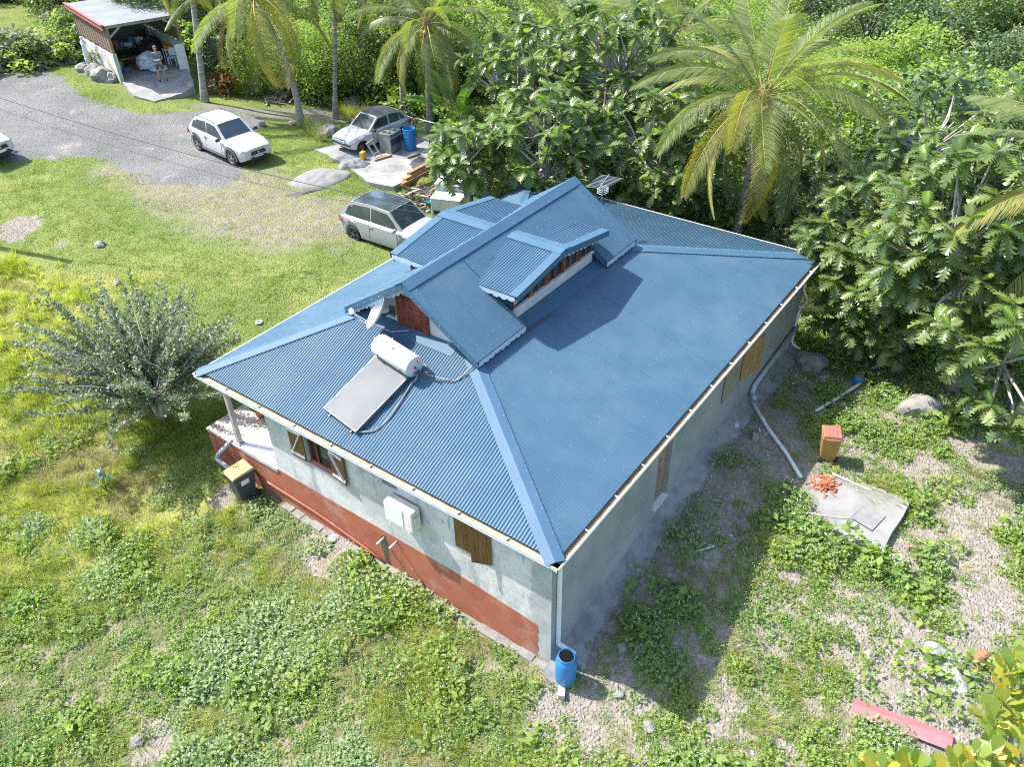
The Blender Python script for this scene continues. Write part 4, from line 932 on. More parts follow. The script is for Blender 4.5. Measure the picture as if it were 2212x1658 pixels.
# boulders
def boulder(label, u, v, r, seed, m, zs=.7, name='boulder', sub=3, sink=.25, cat='rock'):
    bm = bmesh.new(); bmesh.ops.create_icosphere(bm, subdivisions=sub, radius=1); off = Vector((seed*3.1, seed*1.7, seed))
    for v_ in bm.verts:
        c = v_.co.copy(); v_.co *= 1 + .45*noise.noise(c*.9+off) + .22*noise.noise(c*2.3+off) + .10*noise.noise(c*5.5+off); v_.co.z *= zs
    me = bpy.data.meshes.new(name); bm.to_mesh(me); bm.free(); me.materials.append(m); p = at(u, v)
    o = link(name, me, None, (p[0], p[1], p[2] + r*zs*(1-sink*2)*.6), (0,0,seed), r if isinstance(r, tuple) else (r, r, r)); smooth_shade(o, 28); return tag(o, label, cat)
m_rock = mat('pale_limestone_rock', (.30,.28,.25), .95, (.19,.185,.17), 1.3, dirt=(.14,.135,.125), dscale=1.4, dlo=.55, dhi=.7, bump=.8, bscale=6)
boulder('big pale boulder under the breadfruit trees on the right', 1982, 888, .55, 2, m_rock, .75)
boulder('low broad rock at the far right corner of the house', 1752, 790, .48, 4, m_rock, .55)
boulder('small rock behind the upturned blue bucket', 1778, 822, .22, 5, m_rock)
boulder('grey rock beside the foot of the leaning palm between the cars', 634, 268, .22, 6, m_rock)
boulder('rough grey rock outcrop in the grass left of the old hatchback', 712, 292, .55, 7, m_rock, .8)
boulder('small dark stone standing in the lawn behind the white car', 567, 272, .2, 8, m_rock, .9)
boulder('pale rock on the track verge behind the old hatchback', 762, 232, .62, 9, m_rock, .7)
boulder('grey rock at the shady edge right of the boulder under the trees', 2175, 930, .28, 10, m_rock)
boulder('grey weathered stone in the grass above the ash heap', 1880, 1430-12, .14, 11, m_rock, .7)
boulder('whitish stone at the upper rim of the ash heap', 2018, 1408, .2, 12, mat('ashy_rock', (.42,.41,.40), .95, (.28,.27,.26), 5), .7)
boulder('stone in the weeds below the barrel, right of the white block', 1335, 1490+12, .12, 13, m_rock, .7)
boulder('stone half hidden in weeds near the lower edge below the barrel', 1400, 1572, .15, 14, m_rock, .7)
boulder('pale stone in the bare patch below the front wall, left one', 722, 1165, .13, 15, m_whc, .6)
boulder('pale stone in the bare patch below the front wall, right one', 760, 1215, .15, 16, m_whc, .6)
boulder('small pale stone in the lawn above the tall grass', 217, 532, .2, 17, m_rock, .6)
boulder('pale stone in the tall grass just left of the citrus branches', 254, 614, .16, 18, m_rock, .6)
boulder('grey stone at the bottom left among the weeds', 300, 1602, .15, 19, m_rock, .7)
boulder('brown shard standing upright in the ash heap', 2118, 1430, .16, 20, mat('burnt_shard', (.30,.16,.08), .9, (.16,.10,.06), 9), 1.6)
# ash heap, burnt patch
def mound(label, u, v, rx, ry, h, m, name, seed, rz=0, cat='heap', kind=None):
    k = 26; V = []; F = []; p = at(u, v); c, s = math.cos(rz), math.sin(rz)
    for i in range(k):
        for j in range(k):
            x, y = (i/(k-1)*2-1), (j/(k-1)*2-1); r = math.hypot(x, y); r2 = max(0, 1 - r**2*(1+.5*noise.noise(Vector((x*1.5+seed, y*1.5, 0))))); X_, Y_ = (x*rx*c - y*ry*s), (x*rx*s + y*ry*c)
            V.append((X_, Y_, hz(p[0]+X_, p[1]+Y_) - p[2] + h*r2**.7*(1+.35*noise.noise(Vector((x*4+seed, y*4, 1)))) - .02 - (.1 if r2 <= 0 else 0)))
    F = [(i*k+j, (i+1)*k+j, (i+1)*k+j+1, i*k+j+1) for i in range(k-1) for j in range(k-1)]; o = link(name, mesh_np(name, V, F, m, True), None, tuple(p)); return tag(o, label, cat, kind=kind)
m_ash = mat('white_ash', (.38,.38,.39), .95, (.24,.24,.25), 2.2, .42, .6, dirt=(.08,.08,.085), dscale=1.4, dlo=.5, dhi=.62)
mound('heap of white ash and charred scraps on the stony ground at lower right', 2065, 1452, .6, .5, .07, m_ash, 'ash_heap', 2, .4)
m_sand = mat('grey_sand', (.19,.185,.18), .95, (.25,.24,.23), 1.5, dirt=(.17,.165,.16), dscale=2, bump=.4, bscale=20)
mound('flat heap of grey mixing sand with dark crumbled edge on the lawn', 690, 388, 1.35, .95, .22, m_sand, 'sand_heap', 5, -.3)
mound('grey sand spilled over the left end of the concrete pad', 765, 358, .75, .45, .28, m_sand, 'sand_heap', 9, -.5)
mound('dark broken earth along the lower edge of the flat sand heap', 665, 412, 1.0, .3, .10, mat('dark_clods', (.10,.09,.08), .95, (.18,.16,.13), 8), 'earth_clods', 11, -.35)
# pink ridge flashing
m_pink = mat('faded_pink_metal', (.36,.15,.16), .5, (.32,.13,.14), 2)
fa, fb_ = Vector(tuple(at(1838,1532))), Vector(tuple(at(2052,1612))); d_ = (fb_-fa).normalized(); sd_ = d_.cross(Vector((0,0,1))).normalized(); fa += Vector((0,0,.2)); fb_ += Vector((0,0,.2))
g = G(); w1 = .20
for sg in (1,-1): g.hexa([fa, fb_, fb_+sd_*sg*w1-Vector((0,0,.09)), fa+sd_*sg*w1-Vector((0,0,.09))], [fa+Vector((0,0,.006)), fb_+Vector((0,0,.006)), fb_+sd_*sg*w1-Vector((0,0,.084)), fa+sd_*sg*w1-Vector((0,0,.084))])
g.v = [tuple(Vector(v)-fa) for v in g.v]; o = g.build('ridge_flashing', m_pink, None); o.location = fa; tag(o, 'discarded pink folded metal ridge strip on the stones at lower right', 'metal strip')
m_lit = mat('litter_white', (.7,.68,.68), .7, (.5,.2,.2), 9)
for i, (u, v, lab, cat) in enumerate(((1590,920,'crumpled white and red packet beside the house wall','litter'),(1640,932,'white plastic strip near the long white waste pipe','litter'))):
    p = at(u, v); o = G().box((0,0,.05), (.22-.05*i,.12-.07*i,.09-.05*i), rz=.5).build('litter', m_lit, None, bevel=.02); o.location = tuple(p); tag(o, lab, cat)
# ------------------------------------------------------------------ vehicles
m_tyre = mat('tyre_rubber', (.025,.025,.027), .85); m_rim = mat('alloy_rim', (.55,.56,.58), .3, metal=.8); m_rimd = mat('dark_alloy', (.22,.23,.24), .35, metal=.8)
m_cglass = mat('tinted_car_glass', (.025,.04,.05), .07, (.05,.075,.09), 1.3, spec=.9); m_trimb = mat('black_trim', (.03,.03,.032), .6); m_lamp = mat('headlamp', (.55,.60,.66), .12, spec=.8); m_tail = mat('tail_lamp', (.45,.02,.03), .2)
m_plate = mat('number_plate', (.75,.76,.78), .5); m_under = mat('underbody', (.02,.02,.02), .9)
def carpaint(name, c, c2=None): return mat(name, c, .25, c2 or c, 2, spec=.5, coat=.6)
def car(name, label, P, rz, L, W, H, wb, paint, roofm=None, cowl=.62, rf=.0, rr=-1.25, tailx=-1.75, belt=.98, hood=.90, nose=.66, wr=.32, rim=m_rim, wheels=(1,1,1,1), cladding=None, rails=False, pano=False, plate=None, dz=0, spokes=5, three=True, pitch=0):
    t = thing(name, label, 'car', P, rot=(0, pitch, rz)); hl = L/2; hw = W/2; xf, xr = wb/2, -wb/2; xo = (hl - wb/2) * 0
    g = G(); xs = [-hl + i*L/72 for i in range(73)]; rings = []
    for x in xs:
        f = x/hl; w = hw*(1 - .16*abs(f)**7 - .05*max(0,f)**3)
        if x > cowl: zt_ = hood - (hood-nose)*((x-cowl)/(hl-cowl))**2.2
        elif x < tailx: zt_ = belt - .12*((tailx-x)/(hl+tailx))**2 if hl+tailx > 0 else belt
        else: zt_ = belt + (hood-belt)*smoothstep(tailx+1.2, cowl, x)
        zb = .25 + .10*max(0, (abs(f)-.88)/.12)
        for xw in (xf, xr):
            d = abs(x-xw)
            if d < wr+.05: zb = max(zb, wr + math.sqrt((wr+.05)**2 - d*d)*.98)
        rings.append([(x, 0, zt_+.02), (x, w*.55, zt_+.015), (x, w*.86, zt_-.02), (x, w*.97, zt_-.10), (x, w, (zt_*.45+zb*.55) if zb < .5 else (zt_+zb)/2), (x, w*.985, min(zb+.12, zt_-.12)), (x, w*.96, zb)])
    k = 7
    for sg in (1,-1):
        V = [(p[0], p[1]*sg, float(p[2])) for r in rings for p in r]; F = [(i*k+j, (i+1)*k+j, (i+1)*k+j+1, i*k+j+1) if sg < 0 else (i*k+j+1, (i+1)*k+j+1, (i+1)*k+j, i*k+j) for i in range(len(xs)-1) for j in range(k-1)]; g.add(V, F)
        for e in (0, len(xs)-1): pass
    for e in (0, len(xs)-1):
        r = rings[e]; g.add([(p[0], p[1], p[2]) for p in r] + [(p[0], -p[1], p[2]) for p in reversed(r)], [tuple(range(14)) if e == 0 else tuple(range(13,-1,-1))])
    # greenhouse shell
    bz = belt-.05; prof = [(cowl+.02, hood-.01, .86), (cowl-.45 if False else (cowl*.45+rf*.55), (bz*.5+H*.5)-.0, .80), (rf, H-.06, .72), ((rf+rr)/2, H, .715), (rr, H-.07, .70), ((rr+tailx)/2-.04, (H+belt)/2-.0, .77), (tailx-.12, belt-.04, .84)]
    V = [(x, hw*w*s, z) for x, z, w in prof for s in (1,-1)] + [((rf+rr)/2, 0, H+.03), (rf+.02, 0, H-.045), (rr, 0, H-.045)]; n = len(prof)
    F = [(2*i, 2*i+2, 2*i+3, 2*i+1) for i in (0,1,4,5)]; r0_, r1_, r2_ = 2*n, 2*n+1, 2*n+2
    F += [(4,6,r0_,r1_),(r1_,r0_,7,5),(6,8,r2_,r0_),(r0_,r2_,9,7)]
    g.add(V, F + [tuple(2*i for i in range(n-1,-1,-1))[::-1], tuple(2*i+1 for i in range(n))[::-1]])
    body = smooth_shade(g.build('body', paint, t), 32)
    me = body.data; bm = bmesh.new(); bm.from_mesh(me); bmesh.ops.recalc_face_normals(bm, faces=bm.faces); bm.to_mesh(me); bm.free(); smooth_shade(body, 32)
    G().box((0,0,.42), (L*.9, W*.78, .34)).build('underbody', m_under, t)
    if roofm:
        g = G(); o_ = .012; x0_, x1_ = rf-.03, rr+.06
        P4 = lambda x, y, z: (x, y, z+o_); a = hw*(.66 if pano else .70)
        g.add([P4(x0_,a,H-.052),P4((rf+rr)/2,a,H+.004),P4(x1_,a,H-.06),P4(x1_,0,H-.036),P4((rf+rr)/2,0,H+.03),P4(x0_,0,H-.036),P4(x0_,-a,H-.052),P4((rf+rr)/2,-a,H+.004),P4(x1_,-a,H-.06)], [(0,1,4,5),(1,2,3,4),(5,4,7,6),(4,3,8,7)]); g.build('roof_panel', roofm, t)
    def pane(pts, nm='window', m=m_cglass, off=.006):
        pts = [Vector(p) for p in pts]; nrm = (pts[1]-pts[0]).cross(pts[2]-pts[0]).normalized(); c = sum(pts, Vector())/len(pts)
        if nrm.dot(c - Vector((c.x*.6,0,.6))) < 0: nrm = -nrm
        return G().add([p + nrm*off for p in pts], [tuple(range(len(pts)))]).build(nm, m, t)
    S = lambda i, s, k=1: Vector((prof[i][0], hw*prof[i][2]*s, prof[i][1]))
    L_ = lambda a, b, f: a.lerp(b, f)
    a, b, c, d = S(0,1), S(2,1), S(2,-1), S(0,-1); mA, mB_ = S(1,1), S(1,-1)
    ins = lambda p, q_: p.lerp(q_, .06)
    pane([ins(L_(a,mA,.12), L_(d,mB_,.12)), ins(mA, mB_), ins(mB_, mA), ins(L_(d,mB_,.12), L_(a,mA,.12))], 'windshield'); pane([ins(mA, mB_), ins(L_(mA,b,.92), L_(mB_,c,.92)), ins(L_(mB_,c,.92), L_(mA,b,.92)), ins(mB_, mA)], 'windshield')
    pane([ins(L_(S(4,1),S(5,1),.15), L_(S(4,-1),S(5,-1),.15)), ins(S(5,1), S(5,-1)), ins(S(5,-1), S(5,1)), ins(L_(S(4,-1),S(5,-1),.15), L_(S(4,1),S(5,1),.15))], 'rear_window')
    for s in (1,-1):
        def side(x, fz):     # point on the side of the greenhouse
            zlo = belt + (hood-belt)*float(smoothstep(tailx+1.2, cowl, x)) - .01
            # roof line height at x
            xs_ = [p[0] for p in prof][::-1]; zt2 = np.interp(x, xs_, [p[1] for p in prof][::-1]); z = zlo + (zt2-.05-zlo)*fz; fr = max(0, min(1, (z-bz)/(H-bz))); return Vector((x, hw*(.865 + (.715-.865)*fr)*s + s*.012, z))
        xb = (rf+rr)/2 + .08; xA = cowl-.10
        pane([side(xA-.04,.04), side((xA*.45+rf*.55),.93), side(rf-.05,.93), side(xb+.04,.93), side(xb+.04,.02)], 'window', off=.004)
        xq = rr+.14
        pane([side(xb-.05,.02), side(xb-.05,.93), side(xq,.93), side(xq-.06,.05)], 'window', off=.004)
        if three: pane([side(xq-.12,.08), side(xq-.06,.90), side(xq-.22,.86), side(xq-.38,.18)], 'window', off=.004)
        for j, x in enumerate((xb+.10, xb-.78)): G().box((x-.02, s*(hw*.995), belt-.17), (.16,.03,.03)).build('door_handle', paint if cladding is None and not plate == 'old' else m_trimb, t, bevel=.005)
        g = G(); 
        for x in (xA-.02, xb-.0, xb-.98):
            g.box((x, s*hw*.996, (belt-.1+.34)/2+.05), (.012, .008, belt-.1-.36))
        g.build('door_gap', m_trimb, t)
        mm = G().box((xA-.02, s*(hw+.10), hood+.05), (.12,.20,.13)).build('mirror', m_trimb if (plate == 'old' or cladding) else paint, t, bevel=.03)
        if cladding:
            for xw in (xf, xr):
                g = G(); pa = []; 
                for a_1 in np.linspace(-.1, PI+.1, 15):
                    r1, r2 = wr+.045, wr+.115; pa.append(((xw+r1*math.cos(a_1), wr+r1*math.sin(a_1)), (xw+r2*math.cos(a_1), wr+r2*math.sin(a_1))))
                V = [(p[0], s*(hw+.012), max(.22, p[1])) for q2 in pa for p in q2]; g.add(V, [(2*i, 2*i+1, 2*i+3, 2*i+2) for i in range(len(pa)-1)]); g.build('arch_cladding', cladding, t)
            G().box((0, s*(hw*.99), .30), (wb-2*wr-.1, .04, .13)).build('sill_cladding', cladding, t)
        for i, xw in enumerate((xf, xr)):
            if not wheels[(0 if s > 0 else 1) + 2*i]: 
                G().lathe([(.001,-.05),(.12,-.05),(.13,.0),(.06,.05),(.001,.05)], 14, (xw, s*(hw-.18), wr), M=Matrix.Rotation(PI/2,3,'X')).build('brake_hub', mat('rusty_hub', (.12,.08,.06), .8), t); continue
            w = smooth_shade(G().lathe([(wr*.62,-.10),(wr*.9,-.105),(wr,-.07),(wr,.07),(wr*.9,.105),(wr*.62,.10),(wr*.62,-.10)], 28, (xw, s*(hw-.10), wr), M=Matrix.Rotation(PI/2,3,'X')).build('wheel', m_tyre, t), 30)
            g = G(); cy = s*(hw-.015)
            g.lathe([(wr*.60,0),(wr*.66,.02),(wr*.64,-.02)], 24, (xw, cy, wr), M=Matrix.Rotation(PI/2,3,'X')); g.lathe([(.001,.02),(.05,.02),(.055,0)], 12, (xw, cy, wr), M=Matrix.Rotation(PI/2 if s<0 else -PI/2,3,'X'))
            for j in range(spokes*2): an_ = 2*PI*j/(spokes*2) + (.13 if j % 2 else -.13) + .3; c_, s2 = math.cos(an_), math.sin(an_); g.bar((xw+c_*.03, cy, wr+s2*.03), (xw+c_*wr*.63, cy-s*.012, wr+s2*wr*.63), .02, .045, (0,1,0))
            g.build('rim', rim, w); G().lathe([(.001,0),(wr*.6,0)], 20, (xw, cy-s*.05, wr), M=Matrix.Rotation(PI/2,3,'X')).build('brake_disc', m_trimb, w)
        if rails: g = G(); g.tube([(rf-.10, s*hw*.70, H-.035), (rf-.25, s*hw*.70, H+.03), ((rf+rr)/2, s*hw*.69, H+.055), (rr+.2, s*hw*.69, H+.02), (rr+.1, s*hw*.69, H-.03)], .016, 6); g.build('roof_rail', m_trimb, t)
        # lamps
        g = G(); g.add([(hl-.03, s*hw*.50, nose-.02), (hl-.10, s*hw*.80, nose+.0), (hl-.36, s*hw*.945, nose+.05), (hl-.20, s*hw*.93, nose-.10), (hl-.02, s*hw*.62, nose-.12)], [(0,1,2,3,4)]); 
        for i_, v_ in enumerate(g.v): g.v[i_] = (v_[0]+.035, v_[1]*1.015, v_[2]+.012)
        g.build('headlight', m_lamp, t)
        g = G(); g.add([(-hl-.012, s*hw*.60, belt-.18), (-hl+.05, s*hw*.90, belt-.12), (-hl+.30, s*hw*1.0, belt-.13), (-hl+.10, s*hw*.99, belt-.32), (-hl-.012, s*hw*.68, belt-.32)], [(0,1,2,3,4)]); g.build('tail_light', m_tail, t)
    # front end
    if plate == 'old':
        G().box((hl+.005, 0, .47), (.03, W*.82, .10)).build('bumper_slot', m_trimb, t); g = G().box((hl+.012, 0, .56), (.03, .5, .10)).build('number_plate', m_plate, t)
        G().add([(hl+.012, y, nose-.06+z) for y, z in ((-.06,0),(-.03,.05),(0,.02),(.03,.05),(.06,0),(0,-.05))], [(0,1,2,5),(2,3,4,5)]).build('emblem', m_trimb, t)
        G().tube([(hl-.02,-hw*.6,nose-.03),(hl+.01,0,nose-.035),(hl-.02,hw*.6,nose-.03)], .012, 5).build('bonnet_gap', m_trimb, t); txt = 'BQ 178 BC'
    else:
        G().add([(hl+.008, .34, .66), (hl+.008, -.34, .66), (hl+.02, -.40, .50), (hl+.02, .40, .50)], [(0,1,2,3)]).build('grille', m_trimb, t)
        G().add([(hl+.014, .36, .42), (hl+.014, -.36, .42), (hl+.002, -.62, .24), (hl+.002, .62, .24)], [(0,1,2,3)]).build('lower_grille', m_trimb, t)
        for s in (1,-1): G().add([(hl-.0, s*.52, .44), (hl-.10, s*.74, .46), (hl-.10, s*.72, .32), (hl-.0, s*.56, .34)], [(0,1,2,3)]).build('fog_lamp_bezel', m_trimb, t)
        G().box((hl+.03, 0, .44), (.02,.50,.11)).build('number_plate', m_plate, t); G().box((hl+.042, -.235, .44), (.004,.03,.11)).build('plate_band', m_bluep, t); G().box((hl+.042, .235, .44), (.004,.03,.11)).build('plate_band', m_bluep, t); txt = 'FX-595-WQ'
        G().add([(hl+.026, y, .585+z) for y, z in ((-.05,.04),(.05,.04),(.03,.0),(.05,-.04),(-.05,-.04),(-.03,0))], [(0,1,2,5),(2,3,4,5)]).build('emblem', m_rim, t)
    if plate:
        cu = bpy.data.curves.new('plate_text', 'FONT'); cu.body = txt; cu.size = .095; cu.align_x = 'CENTER'; cu.align_y = 'CENTER'; cu.extrude = .001; cu.materials.append(m_trimb)
        to_ = bpy.data.objects.new('plate_text', cu); me_ = bpy.data.meshes.new_from_object(to_); bpy.data.objects.remove(to_); o = link('plate_text', me_, t, (hl + (.031 if plate == 'old' else .0445), 0, .56 if plate == 'old' else .44), (PI/2, 0, PI/2))
    G().tube([(rr+.15, 0, H-.02), (rr+.02, 0, H+.14)], .006, 5).build('aerial', m_trimb, t)
    return t
m_suvw = carpaint('pearl_white_paint', (.52,.52,.52)); m_silv = carpaint('silver_paint', (.31,.32,.325)); m_oldw = mat('aged_white_paint', (.52,.53,.53), .45, (.44,.45,.45), 2, dirt=(.38,.38,.37), dscale=2.4, dlo=.58, dhi=.75)
m_clad = mat('grey_cladding', (.16,.165,.17), .7)
fw, rw = at(508,361), at(428,324)
hd = (fw-rw)[:2]; hd /= np.linalg.norm(hd); rzc = math.atan2(hd[1], hd[0]); left_ = np.array([-hd[1], hd[0]])
ctr = (fw[:2]+rw[:2])/2 + left_*.86
car('white_suv', 'white compact crossover with black roof rails parked on the tarmac edge facing the camera', (ctr[0], ctr[1], hz(*ctr)+.02), rzc, 4.14, 1.78, 1.54, 2.566, m_suvw, cowl=.78, rf=.18, rr=-1.42, tailx=-1.80, belt=1.0, hood=.96, nose=.76, wr=.34, cladding=m_clad, rails=True, plate='new', pitch=math.radians(2))
rw2 = at(763.8, 516); ctr = np.array([rw2[0]+.04+.86, rw2[1]-2.615/2]); 
car('silver_car', 'silver small people carrier with glass roof parked against the far eave of the house', (ctr[0], ctr[1], hz(*ctr)+.02), math.radians(-88), 4.10, 1.765, 1.60, 2.615, m_silv, roofm=m_cglass, pano=True, cowl=1.02, rf=.42, rr=-1.45, tailx=-1.82, belt=1.02, hood=1.0, nose=.78, wr=.32, rim=m_rimd)
c0 = at(745, 334); c1 = at(885, 308); hd = np.array([-.995, .10]); rzo = math.atan2(hd[1], hd[0])
ctr = np.array([c0[0]+1.95, c0[1]+.10])
m_blackroof = mat('faded_black_roof', (.035,.035,.04), .55, (.06,.06,.065), 2)
car('old_hatchback', 'old white hatchback with black roof and missing front wheel on the concrete pad', (ctr[0], ctr[1], 2.60), rzo, 3.68, 1.60, 1.38, 2.385, m_oldw, roofm=m_blackroof, cowl=.70, rf=.10, rr=-1.25, tailx=-1.62, belt=.90, hood=.86, nose=.68, wr=.27, wheels=(0,1,1,1), plate='old', spokes=4, three=True)
lc = at(-60, 335); car('small_car', 'white car mostly cut off by the left edge of the picture', (lc[0], lc[1], hz(lc[0], lc[1])), rzc+.3, 4.0, 1.7, 1.5, 2.5, m_suvw, cowl=.78, rf=.18, rr=-1.42, tailx=-1.80, belt=1.0, hood=.96, nose=.76, wr=.32)

# ------------------------------------------------------------------ clutter on the pad
PZ = 2.5
def padpt(u, v): p = at(u, v, .0); z = PADZ(p[0], p[1]); p = at_plane(u, v, (0,0,1), z); return Vector((p[0], p[1], PADZ(p[0], p[1])+.002))
dr.location = padpt(887, 321)
sp_ = padpt(846, 333); st_ = thing('kitchen_range', 'dusty grey metal cooker standing on the pad between old hatchback and blue drum', 'cooker', tuple(sp_), math.radians(8)); m_stv = mat('tarnished_steel', (.36,.36,.35), .45, (.24,.23,.22), 4, metal=.5)
G().box((.45,.32,.43), (.90,.62,.82)).build('body', m_stv, st_, bevel=.012); G().box((.45,.32,.855), (.92,.64,.03)).build('hob', m_stv, st_)
G().box((.45,.004,.48), (.74,.012,.30)).build('oven_glass', m_cglass, st_); G().tube([(.06,-.04,.70),(.84,-.04,.70)], .012, 6).build('oven_handle', m_steel, st_); G().box((.45,.003,.14), (.84,.012,.20)).build('drawer', m_stv, st_)
for i in range(4): G().lathe([(.05,0),(.09,.0),(.09,.015),(.05,.015)], 14, (.25+.4*(i%2), .18+.28*(i//2), .872)).build('burner', m_trimb, st_)
for i in range(5): G().tube([(.15+i*.15,-.0,.79),(.15+i*.15,-.025,.79)], .018, 8).build('knob', m_trimb, st_)
jp = padpt(785, 343); jc = thing('jerrycan', 'yellow plastic jerrycan standing where the old hatchback lacks its wheel', 'jerrycan', tuple(jp), .3); m_yel = mat('yellow_plastic', (.62,.38,.02), .45, (.5,.30,.02), 4)
G().box((0,0,.17), (.27,.20,.34)).build('body', m_yel, jc, bevel=.035); G().tube([(-.08,0,.34),(-.06,0,.385),(.04,0,.385),(.07,0,.34)], .014, 6).build('handle', m_yel, jc); G().tube([(.10,0,.33),(.10,0,.375)], .025, 10).build('cap', m_redp, jc)
fp = padpt(815, 338); fr_ = thing('metal_frame', 'white folding metal frame leaning against the door of the old hatchback', 'frame', tuple(fp), math.radians(4)); m_al = mat('pale_aluminium', (.6,.61,.62), .4, metal=.5)
for x in (-.16,-.10,.20,.27): G().tube([(x,0,0),(x-.10,.32,.62)], .016, 7).build('leg', m_al, fr_)
for f in (.25,.98): G().tube([(-.17-.1*f,.32*f,.62*f),(.28-.1*f,.32*f,.62*f)], .016, 7).build('rung', m_al, fr_)
G().bar((-.26,.34,.60), (.24,.34,.66), .05, .06).build('top_rail', m_stv, fr_)
def pplank(label, a, b, w, h, m, dz=0): a = padpt(*a); b = padpt(*b); t = G().bar((0,0,h/2+dz), b-a+Vector((0,0,h/2+dz)), w, h).build('plank', m, None, bevel=.005); t.location = a; return tag(t, label, 'plank')
m_lumb = mat('sawn_timber', (.30,.19,.09), .85, (.20,.12,.06), 5, sc3=(2,2,2)); m_lumb2 = mat('golden_timber', (.45,.27,.10), .8, (.33,.19,.08), 5)
pplank('orange brown timber piece under the leaning metal frame on the pad', (809,349), (846,337), .10, .09, m_lumb2)
pplank('thin brown timber lying on the pad in front of the blue drum', (880,342), (908,332), .07, .06, m_lumb)
pa_ = padpt(893, 408) if False else padpt(880, 398)
for i, (a, b, w, m, lab) in enumerate((((868,402),(925,372),.20,m_lumb,'lowest dark brown beam of the timber pile on the pad edge'), ((874,396),(930,366),.18,m_lumb2,'golden brown beam in the middle of the timber pile'), ((884,388),(932,362),.18,m_lumb,'topmost brown beam of the timber pile by the breadfruit leaves'))):
    pplank(lab, a, b, w, .13, m, i*.10)
mt_ = padpt(905, 352); t = G().box((0,0,.012), (1.3,.85,.02), rz=.15).build('doormat', mat('dark_rubber_mat', (.06,.065,.07), .8), None); t.location = mt_; tag(t, 'dark rubber mat lying flat on the pad', 'mat')
ld = padpt(808, 348); t = G().lathe([(.001,.03),(.09,.025),(.11,.0)], 14).build('plastic_disc', mat('sky_blue_plastic', (.06,.33,.60), .4), None); t.location = ld; tag(t, 'small sky blue plastic disc on the pad beside the metal frame', 'disc')
# crowd barriers along the far side of the pad
def barrier(label, a, b, h=1.0):
    a = Vector(a); b = Vector(b); t = thing('crowd_barrier', label, 'barrier', tuple(a), 0, 'metal crowd barriers'); d = b-a; L = Vector((d.x, d.y, 0)).length; u = Vector((0,0,1))
    f = [a-a+u*.12, u*(h-.08), u*h+d*.04, u*h+d*.96, d+u*(h-.08), d+u*.12]; G().tube(f, .021, 7).build('frame', m_steel, t, smooth=True); G().tube([u*.14, d+u*.14], .018, 7).build('bottom_rail', m_steel, t)
    n = 15; me = G().tube([(0,0,.14),(0,0,h)], .008, 5).mesh('bar', m_steel)
    for i in range(1, n): link('bar', me, t, tuple(d*i/n))
    for f_ in (.1,.9): G().tube([d*f_+u*.12, d*f_+Vector((.0,-.28,.0)), ], .018, 6).build('foot', m_steel, t)
q0 = Vector(ground_pt(858, 277)); q1 = Vector(ground_pt(897, 305)); d = (q1-q0); 
A0 = padpt(863, 290) + Vector((.1,.3,0)); A1 = padpt(897, 310) + Vector((.45,.35,0)); A2 = padpt(945, 328) + Vector((.7,.2,0))
barrier('metal crowd barrier behind the tail of the old hatchback', A0, A1); barrier('metal crowd barrier running right from behind the blue drum', A1 + Vector((.05,0,0)), A2)
barrier('metal crowd barrier end showing among breadfruit leaves by the timber pile', padpt(928, 372), padpt(955, 362))
# yard below the pad: chest freezer, table, debris
def gp(u, v, dz=0): p = at(u, v); return Vector((p[0], p[1], hz(p[0], p[1])+dz))
fz = gp(990, 480); z_ = Vector((0,0,1)); t = thing('chest_freezer', 'white chest freezer with rubbish on its lid behind the attic roof', 'freezer', tuple(fz), math.radians(20)); m_frz = mat('freezer_white', (.72,.72,.70), .4, (.62,.62,.60), 3)
G().box((.35,.5,.43), (.70,1.25,.86)).build('body', m_frz, t, bevel=.02); G().box((.35,.5,.89), (.72,1.28,.06)).build('lid', m_frz, t, bevel=.02); G().box((-.005,.9,.3), (.012,.25,.18)).build('vent_grille', m_trimb, t)
t = thing('chest_freezer', 'second white appliance standing taller behind the first white chest freezer', 'freezer', tuple(fz + Vector((1.0,.6,.0))), math.radians(20)); G().box((.35,.5,.5), (.80,1.25,1.0)).build('body', m_frz, t, bevel=.02); G().box((.35,.5,1.03), (.82,1.28,.06)).build('lid', m_frz, t, bevel=.02)
g = G(); q = np.random.default_rng(4)
for i in range(14): g.bar((.35+q.normal()*.12,.6+q.normal()*.15,1.08), (.35+q.normal()*.2,.6+q.normal()*.25,1.14+.08*q.random()), .05, .02)
o = g.build('rag', mat('dark_rag', (.10,.08,.06), .9), t)
def debris(label, c, rx, ry, h, n, seed, mats, name='debris_pile', L=.5):
    q = np.random.default_rng(seed); c = Vector(c); t = thing(name, label, 'debris', tuple(c)); 
    for k, m in enumerate(mats):
        g = G()
        for i in range(n//len(mats)):
            r = math.sqrt(q.random()); a = q.random()*6.28; x, y = rx*r*math.cos(a), ry*r*math.sin(a); z = h*(1-r*r)*(.3+.7*q.random()) + hz(c.x+x, c.y+y)-c.z; a2 = q.random()*6.28; l = L*(.3+q.random()); g.bar((x,y,z+.02), (x+l*math.cos(a2), y+l*math.sin(a2), z+.02+q.normal()*.12), .02+.09*q.random()**2, .015+.05*q.random()**2)
        g.build('scraps', m, t, kind='stuff')
    return t
dk = mat('charred_wood', (.05,.045,.04), .9, (.12,.10,.09), 6); bw = mat('grey_brown_wood', (.22,.18,.14), .9, (.14,.11,.09), 5); pl_ = mat('pale_wood', (.45,.40,.33), .9)
debris('dark heap of burnt timber and scrap below the edge of the concrete pad', gp(925,428), 1.6, 1.0, .35, 120, 6, [dk,bw,dk,pl_])
debris('heap of dry branches and planks on the verge behind the leaning palm', gp(630,218), 2.0, .9, .7, 170, 7, [bw,dk,pl_,bw], L=.9)
